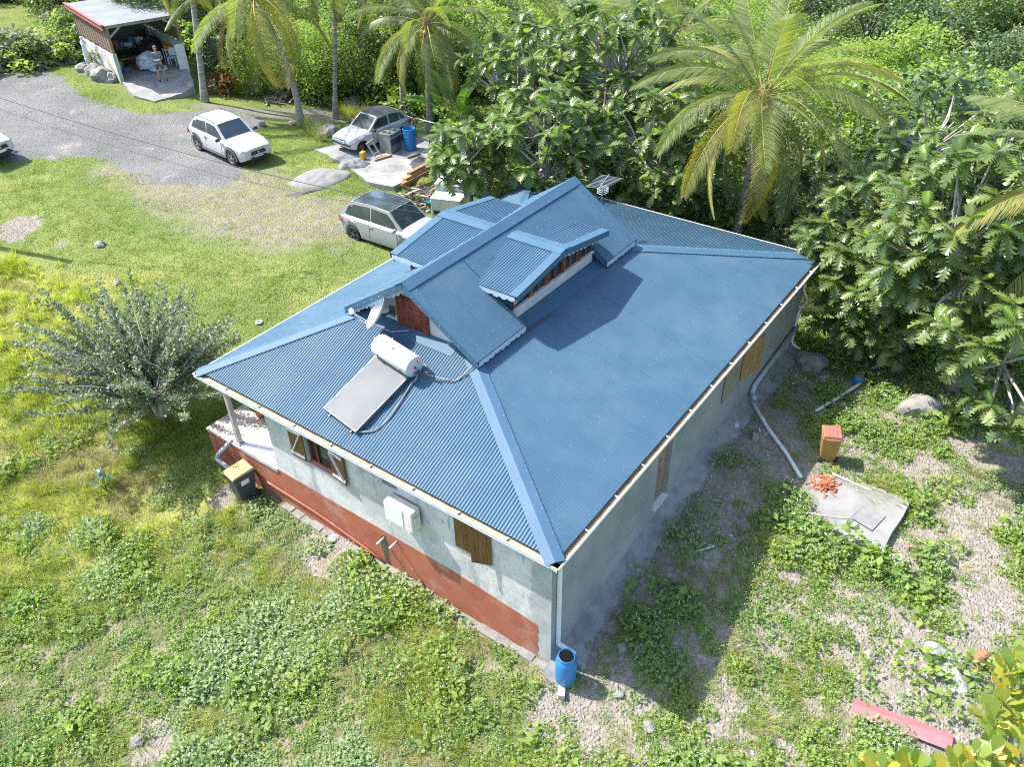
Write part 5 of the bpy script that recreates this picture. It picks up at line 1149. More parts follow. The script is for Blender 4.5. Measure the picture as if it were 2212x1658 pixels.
tb = gp(930, 445); t = G().lathe([(.001,0),(.16,.0),(.20,.10),(.19,.10),(.15,.02),(.001,.02)], 20).build('washing_bowl', mat('turquoise_plastic', (.05,.42,.55), .4), None); t.location = tb + Vector((0,0,.15)); tag(t, 'turquoise plastic bowl among the burnt scrap below the pad', 'bowl')
pc = gp(1010, 415); t = G().box((0,0,.9), (.30,.30,2.6)).build('concrete_post', m_gpost, None, bevel=.01); t.location = pc; tag(t, 'square grey post standing under the breadfruit leaves behind the attic', 'post')
rw_ = gp(975, 398); t = thing('red_shed', 'dark red boarded shed wall half hidden under the breadfruit leaves', 'shed', tuple(rw_), math.radians(-25)); m_rb = mat('oxblood_board', (.16,.03,.03), .8, (.10,.02,.02), 5)
for i in range(14): G().box((.1+i*.15,.05,.6), (.14,.03,1.5)).build('board', m_rb, t)
G().box((1.05,.55,1.42), (2.3,1.2,.05)).build('roof', dk, t)
bx = gp(1000, 250+5)
# white pipe cover and the well lid near the eave
wl = gp(560, 712-14); t = G().lathe([(.001,.06),(.09,.06),(.10,.07),(.12,.06),(.12,0)], 20).build('inspection_pipe', m_pvc, None); t.location = wl; tag(t, 'small round white pipe cap with green centre in the lawn by the left eave', 'pipe cap')
G().lathe([(.001,.065),(.075,.066)], 16).build('green_disc', mat('green_plastic', (.05,.22,.14), .5), t)
# overhead cables
def cable(label, p, q_, sag, r=.012):
    p = Vector(p); q_ = Vector(q_); P = [p.lerp(q_, i/24) - Vector((0,0,sag*4*(i/24)*(1-i/24))) - p for i in range(25)]; o = G().tube(P, r, 5).build('overhead_cable', mat('cable_black', (.06,.06,.065), .6), None); o.location = p; return tag(o, label, 'cable')
K1 = at_plane(1042, 472, (0,0,1), 4.6); L1 = CAMP + ray(-330, 95)*36
cable('black service cable sagging across the driveway to the house', L1, K1, .6); cable('thin lower cable beneath the service cable over the driveway', CAMP + ray(-330, 108)*36, K1 + np.array([.3,.4,-.25]), .95, .007)
pl = Vector((1.3, 28.6, hz(1.3, 28.6))); PO = CAMP + ray(-330,95)*36
t = thing('utility_pole', 'grey utility pole just outside the left edge that carries the cables', 'pole', (PO[0], PO[1], hz(PO[0], PO[1]))); G().tube([(0,0,-.3),(0,0,PO[2]-hz(PO[0],PO[1])+.5)], [.15,.11], 12).build('shaft', m_gpost, t, smooth=True)
# ------------------------------------------------------------------ open garage, person, statue
GA = at(263, 182); GB = GA; gw_ = 3.75; gd = np.array([math.cos(math.radians(-14)), math.sin(math.radians(-14))]); gn = np.array([-gd[1], gd[0]]); gz = hz(*GA[:2]) + .12
gar = thing('open_garage', 'open fronted garage with board side wall, red fascia and grey sheet roof', 'garage', (GA[0], GA[1], gz), math.atan2(gd[1], gd[0]))
GW, GD, GHT = gw_, 5.8, 2.8
m_gpl = mat('garage_whitewash', (.56,.55,.53), .9, (.34,.33,.32), 1.6, dirt=(.16,.155,.15), dscale=1.2, dlo=.55, dhi=.72); m_mint = mat('mint_green_plaster', (.40,.50,.40), .85, (.30,.38,.31), 2)
m_bd = mat('dark_weathered_board', (.13,.09,.065), .9, (.24,.17,.11), 4, sc3=(3,3,.3)); m_fas = mat('faded_red_fascia', (.42,.14,.12), .7, (.34,.10,.09), 2.5); m_sheet = mat('grey_sheet_roof', (.17,.185,.205), .6, (.22,.235,.25), 1.2)
G().box((.07,GD/2,.7-.3), (.14,GD,1.9)).build('side_wall', m_gpl, gar); G().box((.08,.02,.68), (.20,.10,1.5)).build('wall_end', m_mint, gar)
G().box((GW-.07,GD/2,.55), (.14,GD,1.6)).build('side_wall', m_mint, gar); G().box((GW-.25,.02,.55), (.50,.12,1.55)).build('wall_end', m_paint_w, gar); G().box((GW/2,GD-.06,1.2), (GW,.12,2.6)).build('back_wall', mat('dark_back_wall', (.14,.16,.15), .9), gar)
nb = 26; bmx = G().box((0,0,0), (.03,.19,1.25)).mesh('board', m_bd)
for i in range(nb): link('board', bmx, gar, (.02 + .015*(i % 2), .12 + i*(GD-.2)/nb, 1.35+.75), (0, 0, rng.normal()*.02), (1, 1, 1+.04*rng.normal()))
bmx2 = G().box((0,0,0), (.03,.19,1.0)).mesh('board', m_bd)
for i in range(nb): link('board', bmx2, gar, (GW-.02, .12 + i*(GD-.2)/nb, 1.95))
for x in (.07, GW-.07): G().box((x,.06,1.4), (.12,.12,2.7)).build('post', m_wood_old, gar)
G().bar((0,.03,GHT-.08), (GW,.03,GHT-.08), .08, .15).build('front_beam', m_gpost, gar); G().bar((.1,.05,GHT-.6), (.75,.05,GHT-.15), .06, .10).build('brace', m_gpost, gar); G().bar((GW-.1,.05,GHT-.6), (GW-.75,.05,GHT-.15), .06, .10).build('brace', m_gpost, gar)
g = G(); n = 60; V = []
for i in range(n+1): x = -.15 + (GW+.3)*i/n; zz_ = .012*(i % 2); V += [(x,-.18,GHT+.02+zz_), (x,GD+.2,GHT+.22+zz_)]
g.add(V, [(2*i,2*i+2,2*i+3,2*i+1) for i in range(n)]); g.build('roof', m_sheet, gar); G().bar((-.17,-.18,GHT-.06), (-.17,GD+.2,GHT+.14), .03, .26).build('fascia', m_fas, gar); G().bar((-.17,-.2,GHT+.09), (-.17,GD+.2,GHT+.29), .16, .03).build('fascia_cap', m_fas, gar)
fl = slab('garage_floor', [(.14,.1),(GW-.14,.1),(GW-.14,GD-.1),(.14,GD-.1)], .03, -.5, m_conc, gar)
ap = wpoly([(264,179),(288,211),(335,222),(398,210),(424,202),(396,146),(330,150)])
def APZ(x, y):
    d = -((x-GA[0])*gn[0] + (y-GA[1])*gn[1]); f = float(smoothstep(.4, 3.4, d)); return max(hz(x, y)+.04, (gz+.02)*(1-f) + (hz(x, y)+.05)*f)
o = slab('garage_apron', ap, lambda x, y: APZ(x, y), lambda x, y: hz(x, y)-.4, m_conc, None, .03); tag(o, kind='structure')
def gl(x, y, z=0): c, s = gd; return Vector((GA[0] + x*c - y*s, GA[1] + x*s + y*c, gz + .035 + z))
rzg = math.atan2(gd[1], gd[0])
# contents
t = thing('work_table', 'cluttered long table at the back of the garage', 'table', tuple(gl(.4, 3.4)), rzg); G().box((1.3,.4,.78), (2.8,.8,.04)).build('table_top', bw, t)
for x in (.05,2.55):
    for y in (.05,.75): G().box((x,y,.38), (.06,.06,.76)).build('leg', bw, t)
q = np.random.default_rng(12); cl = [mat('clutter_%s' % n, c, .7) for n, c in (('red', (.35,.04,.04)), ('white', (.6,.6,.58)), ('blue', (.06,.16,.34)), ('brown', (.22,.13,.07)), ('grey', (.2,.2,.2)))]; nmz = ('red toolbox','white plastic tub','blue crate','brown cardboard box','grey metal can')
spots = ('on the garage table', 'on the garage floor')
for i in range(20):
    k = i % 5; ontab = i < 9; w, d_, h = .2+.3*q.random(), .2+.25*q.random(), .12+.28*q.random(); x = .5 + q.random()*(2.4 if ontab else 1.9); y = (3.5+.5*q.random()) if ontab else (1.6 + 1.6*q.random())
    g = G(); g.hexa([(-w/2*.9,-d_/2*.9,0),(w/2*.9,-d_/2*.9,0),(w/2*.9,d_/2*.9,0),(-w/2*.9,d_/2*.9,0)], [(-w/2,-d_/2,h),(w/2,-d_/2,h),(w/2,d_/2,h),(-w/2,d_/2,h)]); g.box((0,0,h+.012), (w*1.06,d_*1.06,.024))
    o = g.build('box', cl[k], None, bevel=.01); o.location = gl(x, y, .80 if ontab else 0); o.rotation_euler = (0,0,q.random()*3); tag(o, '%s %s' % (nmz[k], spots[0 if ontab else 1] + (', left side' if x < 1.5 else ', towards the middle')), 'box', 'things stored in the garage')
def lump(name, label, cat, c, r, seed, m, zs=1, ys=1):
    bm = bmesh.new(); bmesh.ops.create_icosphere(bm, subdivisions=4, radius=1); off = Vector((seed, seed*2, 0))
    for v in bm.verts:
        k = v.co.copy(); v.co *= 1 + .30*noise.noise(k*1.4+off) + .16*abs(noise.noise(k*4+off)); v.co.z = max(v.co.z, -.35)*zs; v.co.y *= ys
    me = bpy.data.meshes.new(name); bm.to_mesh(me); bm.free(); me.materials.append(m); o = link(name, me, None, tuple(c), (0,0,seed), (r,r,r)); smooth_shade(o, 40); return tag(o, label, cat)
m_film = mat('translucent_plastic_sheet', (.55,.60,.66), .25, (.40,.46,.54), 6, spec=.8)
lump('plastic_sheet', 'crumpled translucent plastic sheeting piled on the garage floor left of the person', 'sheet', gl(2.05, 1.4, .3), .62, 3, m_film, .95, .7); lump('plastic_sheet', 'flat spread tail of plastic sheeting near the feet of the person', 'sheet', gl(2.35, .75, .08), .5, 6, m_film, .28, .8)
lump('dark_tarpaulin', 'black tarpaulin heap at the back of the garage', 'tarpaulin', gl(2.9, 3.2, .5), .7, 9, mat('black_tarp', (.015,.015,.018), .6), 1.0)
def chair(label, c, rz, m):
    t = thing('plastic_chair', label, 'chair', tuple(c), rz)
    G().box((0,0,.43), (.44,.44,.035)).build('seat', m, t, bevel=.01); G().box((0,.21,.68), (.42,.03,.42)).build('backrest', m, t, bevel=.01)
    for x in (-.18,.18):
        for y in (-.18,.18): G().box((x,y,.21), (.035,.035,.43)).build('leg', m, t)
    for x in (-.21,.21): G().box((x,.0,.62), (.035,.40,.03)).build('armrest', m, t)
chair('white plastic chair inside the garage behind the person', gl(3.35, 1.1), rzg-.6, m_pvc)
o = G().box((0,0,.1), (.5,.35,.2)).build('crate', mat('orange_plastic', (.62,.16,.03), .5), None, bevel=.02); o.location = gl(3.45, 1.55, .8); tag(o, 'orange plastic crate at the right side wall of the garage', 'crate')
t = thing('side_table', 'white low table by the right garage wall with papers on it', 'table', tuple(gl(3.3, 1.5)), rzg); G().box((.2,.1,.77), (.8,.5,.04)).build('table_top', m_paint_w, t)
for x in (-.15,.55):
    for y in (-.1,.3): G().box((x,y,.38), (.04,.04,.76)).build('leg', m_pvc, t)
# person
def skin_mesh(name, pts, edges, radii, m, parent, sub=2, root=0):
    me = bpy.data.meshes.new(name); me.from_pydata([tuple(p) for p in pts], edges, []); me.materials.append(m); o = link(name, me, parent); sk = o.modifiers.new('skin', 'SKIN')
    sk.use_smooth_shade = True
    for i, r in enumerate(radii): me.skin_vertices[0].data[i].radius = r if isinstance(r, tuple) else (r, r); me.skin_vertices[0].data[i].use_root = (i == root)
    ss = o.modifiers.new('sub', 'SUBSURF'); ss.levels = sub; ss.render_levels = sub; return o
pf = Vector(tuple(at_plane(352, 172, (0,0,1), gz))); pf.z = APZ(pf.x, pf.y)
o_ = o
per = thing('person', 'person in blue t-shirt, dark shorts and cap standing in the garage mouth holding a controller', 'person', tuple(pf), math.atan2(CAMP[1]-pf.y, CAMP[0]-pf.x) - PI/2 + PI)
# local frame: faces -y ; z up ; height 1.78
m_skin = mat('sun_tanned_skin', (.44,.23,.15), .55); m_shirt = mat('steel_blue_cotton', (.10,.17,.27), .9, (.08,.14,.23), 6); m_short = mat('dark_grey_cotton', (.09,.09,.11), .9); m_shoe = mat('dark_shoe', (.04,.04,.045), .7)
J = dict(pel=(0,0,.96), sp=(0,.01,1.14), ch=(0,.0,1.36), nk=(0,-.01,1.50), hb=(0,-.03,1.58), hd=(0,-.045,1.67), ht=(0,-.04,1.76),
         ls=(-.19,0,1.43), le=(-.25,-.05,1.15), lw=(-.12,-.27,1.13), lh=(-.07,-.33,1.14), rs=(.19,0,1.43), re=(.25,-.05,1.15), rw=(.12,-.27,1.13), rh=(.07,-.33,1.14),
         lp=(-.10,0,.92), lk=(-.13,-.03,.50), la=(-.15,.03,.09), lf=(-.17,-.12,.04), rp=(.10,0,.92), rk=(.15,-.04,.50), ra=(.18,.02,.09), rf=(.21,-.13,.04))
ks = list(J); ix = {k: i for i, k in enumerate(ks)}
E_ = [('pel','sp'),('sp','ch'),('ch','nk'),('nk','hb'),('hb','hd'),('hd','ht'),('ch','ls'),('ls','le'),('le','lw'),('lw','lh'),('ch','rs'),('rs','re'),('re','rw'),('rw','rh'),('pel','lp'),('lp','lk'),('lk','la'),('la','lf'),('pel','rp'),('rp','rk'),('rk','ra'),('ra','rf')]
RD = dict(pel=(.15,.10), sp=(.13,.09), ch=(.16,.10), nk=.055, hb=.07, hd=(.078,.095), ht=.05, ls=.06, le=.042, lw=.028, lh=.035, rs=.06, re=.042, rw=.028, rh=.035, lp=.085, lk=.055, la=.038, lf=.035, rp=.085, rk=.055, ra=.038, rf=.035)
skin_mesh('body', [J[k] for k in ks], [(ix[a], ix[b]) for a, b in E_], [RD[k] for k in ks], m_skin, per)
sh = ['pel','sp','ch','ls','rs']; P5 = [(0,0,.93), (0,.01,1.14), (0,0,1.36), (-.20,0,1.425), (.20,0,1.425), (-.235,-.03,1.24), (.235,-.03,1.24), (0,-.005,1.46)]
skin_mesh('shirt', P5, [(0,1),(1,2),(2,3),(2,4),(3,5),(4,6),(2,7)], [(.185,.135),(.165,.125),(.19,.13),.078,.078,.068,.068,.075], m_shirt, per, 2, 1)
skin_mesh('shorts', [(0,0,.98),(0,0,.92),(-.105,0,.86),(-.125,-.02,.58),(.105,0,.86),(.14,-.025,.58)], [(0,1),(1,2),(2,3),(1,4),(4,5)], [(.175,.13),(.175,.13),.115,.095,.115,.095], m_short, per, 2, 1)
for s, f, a in ((-1,'lf','la'),(1,'rf','ra')): skin_mesh('shoe', [(J[a][0], J[a][1]+.03, .05), (J[a][0], J[a][1]-.05, .05), (J[f][0], J[f][1]-.03, .035)], [(0,1),(1,2)], [.055,.055,.045], m_shoe, per, 2)
for s in (-1,1):     # fingers closing on the controller, thumbs on top
    hx, hy, hzz = (.07*s, -.33, 1.14)
    for j in range(4): skin_mesh('finger', [(hx, hy, hzz-.01*j), (hx-s*.005, hy-.045+.004*j, hzz-.012*j), (hx-s*.03, hy-.055+.004*j, hzz-.012*j)], [(0,1),(1,2)], [.010,.009,.008], m_skin, per, 1)
    skin_mesh('thumb', [(hx, hy+.01, hzz+.02), (hx-s*.02, hy-.02, hzz+.035), (hx-s*.035, hy-.045, hzz+.03)], [(0,1),(1,2)], [.012,.010,.009], m_skin, per, 1)
m_eye = mat('eye', (.05,.04,.04), .3)
G().lathe([(.001,-.02),(.012,-.012),(.014,.0),(.001,.02)], 8, (0,-.142,1.66)).build('nose', m_skin, per, smooth=True)
for s in (-1,1): G().lathe([(.001,-.008),(.010,0),(.001,.008)], 8, (s*.03,-.132,1.685)).build('eye', m_eye, per); G().box((s*.083,-.04,1.665), (.014,.03,.055)).build('ear', m_skin, per, bevel=.005)
G().box((0,-.135,1.625), (.045,.012,.008)).build('mouth', mat('lips', (.30,.11,.09), .6), per)
m_capm = mat('grey_brown_cap', (.28,.20,.17), .9, (.12,.10,.10), 9); g = G(); g.lathe([(.095,0),(.098,.03),(.085,.075),(.05,.10),(.001,.108)], 18, (0,-.045,1.705)); cap_ = g.build('cap', m_capm, per, smooth=True)
G().add([(-.07,-.12,1.715),(.07,-.12,1.715),(.055,-.21,1.70),(-.055,-.21,1.70),(-.07,-.12,1.705),(.07,-.12,1.705),(.055,-.21,1.69),(-.055,-.21,1.69)], [(0,1,2,3),(7,6,5,4),(0,3,7,4),(1,5,6,2),(3,2,6,7)]).build('visor', m_capm, cap_)
ct = thing('remote_controller', 'small grey remote controller with white cord held by the person', 'controller', tuple(per.matrix_world @ Vector((0,0,0)))); ct.rotation_euler = per.rotation_euler; ct.location = per.location
G().box((0,-.36,1.15), (.17,.09,.04)).build('case', mat('light_grey_case', (.45,.46,.48), .5), ct, bevel=.01); G().tube([(.03,-.39,1.15),(.06,-.42,.98),(.12,-.3,.9),(.14,-.2,1.0),(.10,-.14,1.2)], .006, 5).build('cord', m_paint_w, ct)
# small white statue on stones with shrubs round it
stp = at(193, 138); st = thing('garden_statue', 'small white standing statue in the rockery beside the garage wall', 'statue', (stp[0], stp[1], hz(stp[0], stp[1])+.35)); 
smooth_shade(G().lathe([(.001,-.4),(.16,-.4),(.16,-.02),(.13,0),(.12,.02),(.15,.03),(.14,.3),(.11,.6),(.125,.78),(.12,.88),(.05,.93),(.045,.95),(.07,1.0),(.072,1.06),(.04,1.12),(.001,1.13)], 18).build('figure', m_paint_w, st), 50)
G().tube([(-.12,0,.8),(-.10,-.12,.72),(-.02,-.17,.80)], .03, 6).build('arm', m_paint_w, st, smooth=True); G().tube([(.12,0,.8),(.10,-.12,.72),(.02,-.17,.80)], .03, 6).build('arm', m_paint_w, st, smooth=True)
for i, (u, v, r, lab) in enumerate(((185,152,.45,'left rockery stone below the white statue'),(205,160,.5,'middle rockery stone below the white statue'),(225,168,.55,'large dark rockery stone at the foot of the garage wall'),(242,172,.4,'last rockery stone touching the garage wall'),(140,120,.4,'stone edging the shrubs left of the garage'),(160,135,.38,'stone under the shrub left of the statue'))):
    boulder(lab, u, v, r, 30+i, m_rock, .8)
# ------------------------------------------------------------------ vegetation
PROTO = bpy.data.collections.new('scatter_prototypes')      # not linked to the scene: only instanced by ground cover
def rotm(az, el, roll):
    """columns: leaf direction x, side y, normal z; arrays in, (n,3,3) out"""
    ca, sa, ce, se = np.cos(az), np.sin(az), np.cos(el), np.sin(el)
    d = np.stack([ca*ce, sa*ce, se], -1); s = np.stack([-sa, ca, np.zeros_like(ca)], -1); n = np.cross(d, s)
    cr, sr = np.cos(roll)[:, None], np.sin(roll)[:, None]
    s2 = s*cr + n*sr; n2 = -s*sr + n*cr
    return np.stack([d, s2, n2], -1)
def stamp(TV, TF, R, P, S):
    n = len(P); k = len(TV); V = np.einsum('nij,kj->nki', R * (S[:, None, None] if S.ndim == 1 else S[:, None, :]), TV) + P[:, None, :]
    F = (TF[None] + (np.arange(n) * k)[:, None, None])
    return V.reshape(-1, 3), F.reshape(-1, TF.shape[1])
RH = np.array([(0,0,0),(.5,.32,.05),(1,0,-.08),(.5,-.32,.05)], float); RHF = np.array([(0,3,2,1)])
OB = np.array([(0,0,0),(.45,.2,.04),(.82,.24,.03),(1,0,0),(.82,-.24,.03),(.45,-.2,.04)], float); OBF = np.array([(0,5,4,3,2,1)])
BL = np.array([(0,-.5,0),(0,.5,0),(1,.12,0),(1,-.12,0)], float); BLF = np.array([(0,3,2,1)])
def gn_scatter(name, P, rot, scl, protos, label_kind='stuff', **k):
    me = bpy.data.meshes.new(name); me.vertices.add(len(P)); me.vertices.foreach_set('co', np.asarray(P, np.float32).ravel())
    a = me.attributes.new('rot', 'FLOAT_VECTOR', 'POINT'); a.data.foreach_set('vector', np.asarray(rot, np.float32).ravel())
    a = me.attributes.new('scl', 'FLOAT_VECTOR', 'POINT'); s3 = np.asarray(scl, np.float32); s3 = np.repeat(s3[:, None], 3, 1) if s3.ndim == 1 else s3
    a.data.foreach_set('vector', s3.ravel())
    a = me.attributes.new('pick', 'INT', 'POINT'); a.data.foreach_set('value', rng.integers(0, len(protos), len(P)).astype(np.int32))
    c = bpy.data.collections.new(name + '_kinds'); PROTO.children.link(c)
    for i, m_ in enumerate(protos):
        po = bpy.data.objects.new('%s_kind_%02d' % (name, i), m_); c.objects.link(po)
    o = link(name, me); o['kind'] = label_kind
    ng = bpy.data.node_groups.new(name, 'GeometryNodeTree')
    ng.interface.new_socket('Geometry', in_out='INPUT', socket_type='NodeSocketGeometry'); ng.interface.new_socket('Geometry', in_out='OUTPUT', socket_type='NodeSocketGeometry')
    gi = ng.nodes.new('NodeGroupInput'); go = ng.nodes.new('NodeGroupOutput'); ci = ng.nodes.new('GeometryNodeCollectionInfo')
    ci.inputs[0].default_value = c; ci.inputs['Separate Children'].default_value = True; ci.inputs['Reset Children'].default_value = True
    ip = ng.nodes.new('GeometryNodeInstanceOnPoints'); ip.inputs['Pick Instance'].default_value = True
    def na(n, t):
        x = ng.nodes.new('GeometryNodeInputNamedAttribute'); x.data_type = t; x.inputs[0].default_value = n; return [s for s in x.outputs if s.enabled][0]
    ng.links.new(gi.outputs[0], ip.inputs['Points']); ng.links.new(ci.outputs[0], ip.inputs['Instance'])
    ng.links.new(na('pick', 'INT'), ip.inputs['Instance Index']); ng.links.new(na('scl', 'FLOAT_VECTOR'), ip.inputs['Scale'])
    e2r = ng.nodes.new('FunctionNodeEulerToRotation'); ng.links.new(na('rot', 'FLOAT_VECTOR'), e2r.inputs[0]); ng.links.new(e2r.outputs[0], ip.inputs['Rotation'])
    ng.links.new(ip.outputs[0], go.inputs[0])
    md = o.modifiers.new('scatter', 'NODES'); md.node_group = ng
    return o

# leaf materials
m_weed = leafmat('weed_leaf', [(.16,.23,.05),(.22,.31,.07),(.30,.37,.10),(.19,.27,.07)], .6, .4, big=.7, bcol=(.20,.29,.09), spec=.25)
m_weed2 = leafmat('grey_green_weed_leaf', [(.20,.27,.12),(.25,.33,.155),(.32,.39,.19)], .55, .38, spec=.3)
m_petal = mat('white_petal', (.8,.8,.76), .6); m_petaly = mat('yellow_petal', (.75,.45,.03), .6)
m_grass = leafmat('tall_grass_blade', [(.25,.29,.075),(.34,.37,.10),(.45,.43,.15),(.54,.49,.26)], .6, .45, big=.35, bcol=(.32,.34,.09), spec=.25)
m_straw = leafmat('dry_grass_blade', [(.40,.34,.20),(.34,.29,.14),(.46,.40,.26)], .55, .3)
m_lawn = leafmat('lawn_blade', [(.14,.205,.045),(.20,.27,.06),(.27,.31,.085),(.36,.36,.15)], .6, .35, big=.3, bcol=(.17,.23,.055), spec=.25)
m_bark = mat('grey_bark', (.30,.27,.23), .9, (.16,.14,.11), 3, sc3=(1,1,3), bump=.5, bscale=14)
m_palmbark = mat('palm_bark', (.36,.33,.29), .9, (.19,.17,.15), 1.2, .4, .65, sc3=(.6,.6,9), dirt=(.45,.43,.40), dscale=.8, bump=.4, bscale=12)

def weed_clump(seed, n=58, r=.24, h=.24, L=.075, fl=5, yl=0, m1=None, prof=1.0):
    q = np.random.default_rng(seed); V = []; F = []; mi = []
    th = q.random(n)*2*PI; rr = np.sqrt(q.random(n))*r; hh = h*(1 - (rr/r)**2*.75)*(.45 + .55*q.random(n)); lens = L*(.7+.7*q.random(n))
    P = np.stack([rr*np.cos(th), rr*np.sin(th), hh], -1); R = rotm(th + q.normal(size=n)*1.2, q.normal(size=n)*.45+.1, q.normal(size=n)*.5)
    v, f = stamp(RH, RHF, R, P, lens); V.append(v); F.append(f); mi += [0]*len(f)
    ft = q.random(fl+yl)*2*PI; fr = np.sqrt(q.random(fl+yl))*r*.9; k = fl+yl
    if k:
        P = np.stack([fr*np.cos(ft), fr*np.sin(ft), h*(1.05+.3*q.random(k))], -1); R = rotm(ft, q.normal(size=k)*.3, q.normal(size=k)*.3)
        v, f = stamp(RH - np.array([.5,0,0]), RHF, R, P, np.full(k, .019)*(1+.5*q.random(k))); F.append(f + len(V[0])); V.append(v*1); mi += [1]*fl + [2]*yl
    me = mesh_np('weed_clump', np.concatenate(V), np.concatenate(F), None); me.materials.append(m1 or m_weed); me.materials.append(m_petal); me.materials.append(m_petaly)
    me.polygons.foreach_set('material_index', np.array(mi, np.int32)); return me
def blade_tuft(seed, n, r, L, w, lean, m, stem=0, segs=2, name='grass_tuft', spread=.5):
    q = np.random.default_rng(seed); V = []; F = []; o = 0
    th = q.random(n)*2*PI; rr = np.sqrt(q.random(n))*r; az = th + q.normal(size=n)*.9; Ls = L*(.5+.7*q.random(n))
    for i in range(n):
        p = np.array([rr[i]*math.cos(th[i]), rr[i]*math.sin(th[i]), -.01]); el = PI/2 - abs(q.normal()*spread) ; a = az[i]
        d = np.array([math.cos(a)*math.cos(el) + lean[0], math.sin(a)*math.cos(el) + lean[1], math.sin(el)]); d /= np.linalg.norm(d)
        sd = np.cross(d, [0,0,1.]); sd /= (np.linalg.norm(sd)+1e-6); row = []
        for k in range(segs+1):
            t = k/segs; ww = w*(1 - t*.85)/2; V += [p - sd*ww, p + sd*ww]
            p = p + d*Ls[i]/segs; d = d + np.array([lean[0]*.8, lean[1]*.8, -.35]); d /= np.linalg.norm(d)
        for k in range(segs): F.append((o+2*k, o+2*k+1, o+2*k+3, o+2*k+2))
        o += 2*(segs+1)
    return mesh_np(name, np.array(V), np.array(F), m)
def rnd_pts(n, x0, x1, y0, y1): return x0 + (x1-x0)*rng.random(n), y0 + (y1-y0)*rng.random(n)
def outside_house(x, y, mrg=0.0):
    return ~((x > .15-mrg) & (x < LX-.15+mrg) & (y > .0-mrg) & (y < py1+mrg))
# how much each cover grows where
def weights(x, y):
    rub = mask_of(P_RUB, x, y, .6, 1.5, .8, 21); mix = mask_of(P_MIX, x, y, .5, 1.2, .6, 22); tall = mask_of(P_TALL, x, y, .9, 2.2, 1.2, 23)
    lawn = mask_of(P_LAWN, x, y, .8, 2, .6, 24); hard = np.maximum.reduce([mask_of(P_ASPH, x, y, .3, 1, .5, 25), mask_of(P_PAD, x, y, .12, 1, .05, 26), mask_of(P_TRACK, x, y, .4, 1, .5, 28)])
    drv = mask_of(P_DRIVE, x, y, 1.2, 1.0, 1.3, 27); b = np.zeros_like(x)
    for sx_, sy_, r_, sd_ in SPOTS: b = np.maximum(b, smoothstep(r_*1.2, r_*.6, np.hypot(x-sx_, y-sy_) + (fbm(x, y, .8, 9)-.5)*r_))
    return rub, mix, tall, lawn, hard, drv, b
LOWER = lambda x, y: smoothstep(13, 10, y + .35*x)

# weeds
wx, wy = rnd_pts(54000, -16, 26, -16, 17)
rub, mix, tall, lawn, hard, drv, b_ = weights(wx, wy); lowr = LOWER(wx, wy)
patch = fbm(wx, wy, 2.0, 31); patch2 = fbm(wx, wy, .9, 37)
shaded = in_poly(wx, wy, wpoly([(1290,1320),(1420,1200),(1600,1130),(1660,1200),(1560,1420),(1500,1640),(1330,1480)]))
dens = (1 - rub)*lowr*(1-tall)*(.55 + .9*smoothstep(.32, .48, patch)) + rub*smoothstep(.29, .44, .45*patch+.55*patch2)*.95 + shaded*.7
dens = dens + tall*smoothstep(.60, .72, patch)*.6
dens *= 1 - .9*smoothstep(-.2, .4, poly_dist(wx, wy, P_BARE) + (fbm(wx, wy, 1.0, 33)-.45)*1.6)
dens *= 1 - in_poly(wx, wy, wpoly([(1815,1515),(1850,1500),(2080,1590),(2075,1630),(1840,1560)]))
dens *= (1-b_*.85)*(1-hard)*(1-lawn*.9)*(1 - mix*.35); sel = (rng.random(len(wx)) < dens) & outside_house(wx, wy, .12) & ~in_poly(wx, wy, wpoly([(1735,1035),(1790,1020),(1965,1095),(1900,1200),(1725,1120)]))
wx, wy = wx[sel], wy[sel]; n = len(wx); wz = HZ(wx, wy) - .03
grey = fbm(wx, wy, 3.2, 41) > .52
wr = np.stack([rng.normal(size=n)*.15, rng.normal(size=n)*.15, rng.random(n)*6.28], -1); wsz = (.45 + .8*rng.random(n)**1.5)*(.65 + .9*smoothstep(.35, .7, fbm(wx, wy, 1.4, 43)))
P = np.stack([wx, wy, wz], -1)
pw = [weed_clump(100+i, 62, .25, .26, .075, 2 + i % 3*2, 1 if i == 2 else 0) for i in range(4)] + [weed_clump(110, 34, .26, .34, .13, 1, 0, None), weed_clump(111, 120, .3, .16, .045, 3, 0, None)]
pg_ = [weed_clump(120+i, 70, .24, .22, .065, 1 + i % 2*2, 0, m_weed2) for i in range(4)]
gn_scatter('weeds', P[~grey], wr[~grey], wsz[~grey], pw); gn_scatter('ground_creepers', P[grey], wr[grey], wsz[grey], pg_)
# tall grass, combed by the wind
gx, gy = rnd_pts(62000, -22, 24, -14, 32); rub, mix, tall, lawn, hard, drv, b_ = weights(gx, gy)
gp = fbm(gx, gy, 2.4, 51); dens = tall*(.35+.8*smoothstep(.35,.6,gp)) + (1-tall)*(1-rub)*LOWER(gx, gy)*smoothstep(.50,.64,fbm(gx, gy, 2.0, 55))*.8 + rub*.10*smoothstep(.5,.6,fbm(gx, gy, 1.6, 58))*3 + mix*.05
dens *= (1-hard)*(1-b_*.9)*(1-lawn*.97); sel = (rng.random(len(gx)) < dens) & outside_house(gx, gy, .1)
gx, gy = gx[sel], gy[sel]; n = len(gx); dry = fbm(gx, gy, 1.7, 57) > .60
P = np.stack([gx, gy, HZ(gx, gy)-.02], -1); wr = np.stack([rng.normal(size=n)*.1, rng.normal(size=n)*.1, rng.normal(size=n)*.7], -1); wsz = (.6+.6*rng.random(n))
gt = [blade_tuft(200+i, 46, .16, .42, .011, (-.35, -.25), m_grass) for i in range(5)]
dry_kinds = [blade_tuft(220+i, 46, .16, .46, .009, (-.6, -.35), m_straw) for i in range(3)]
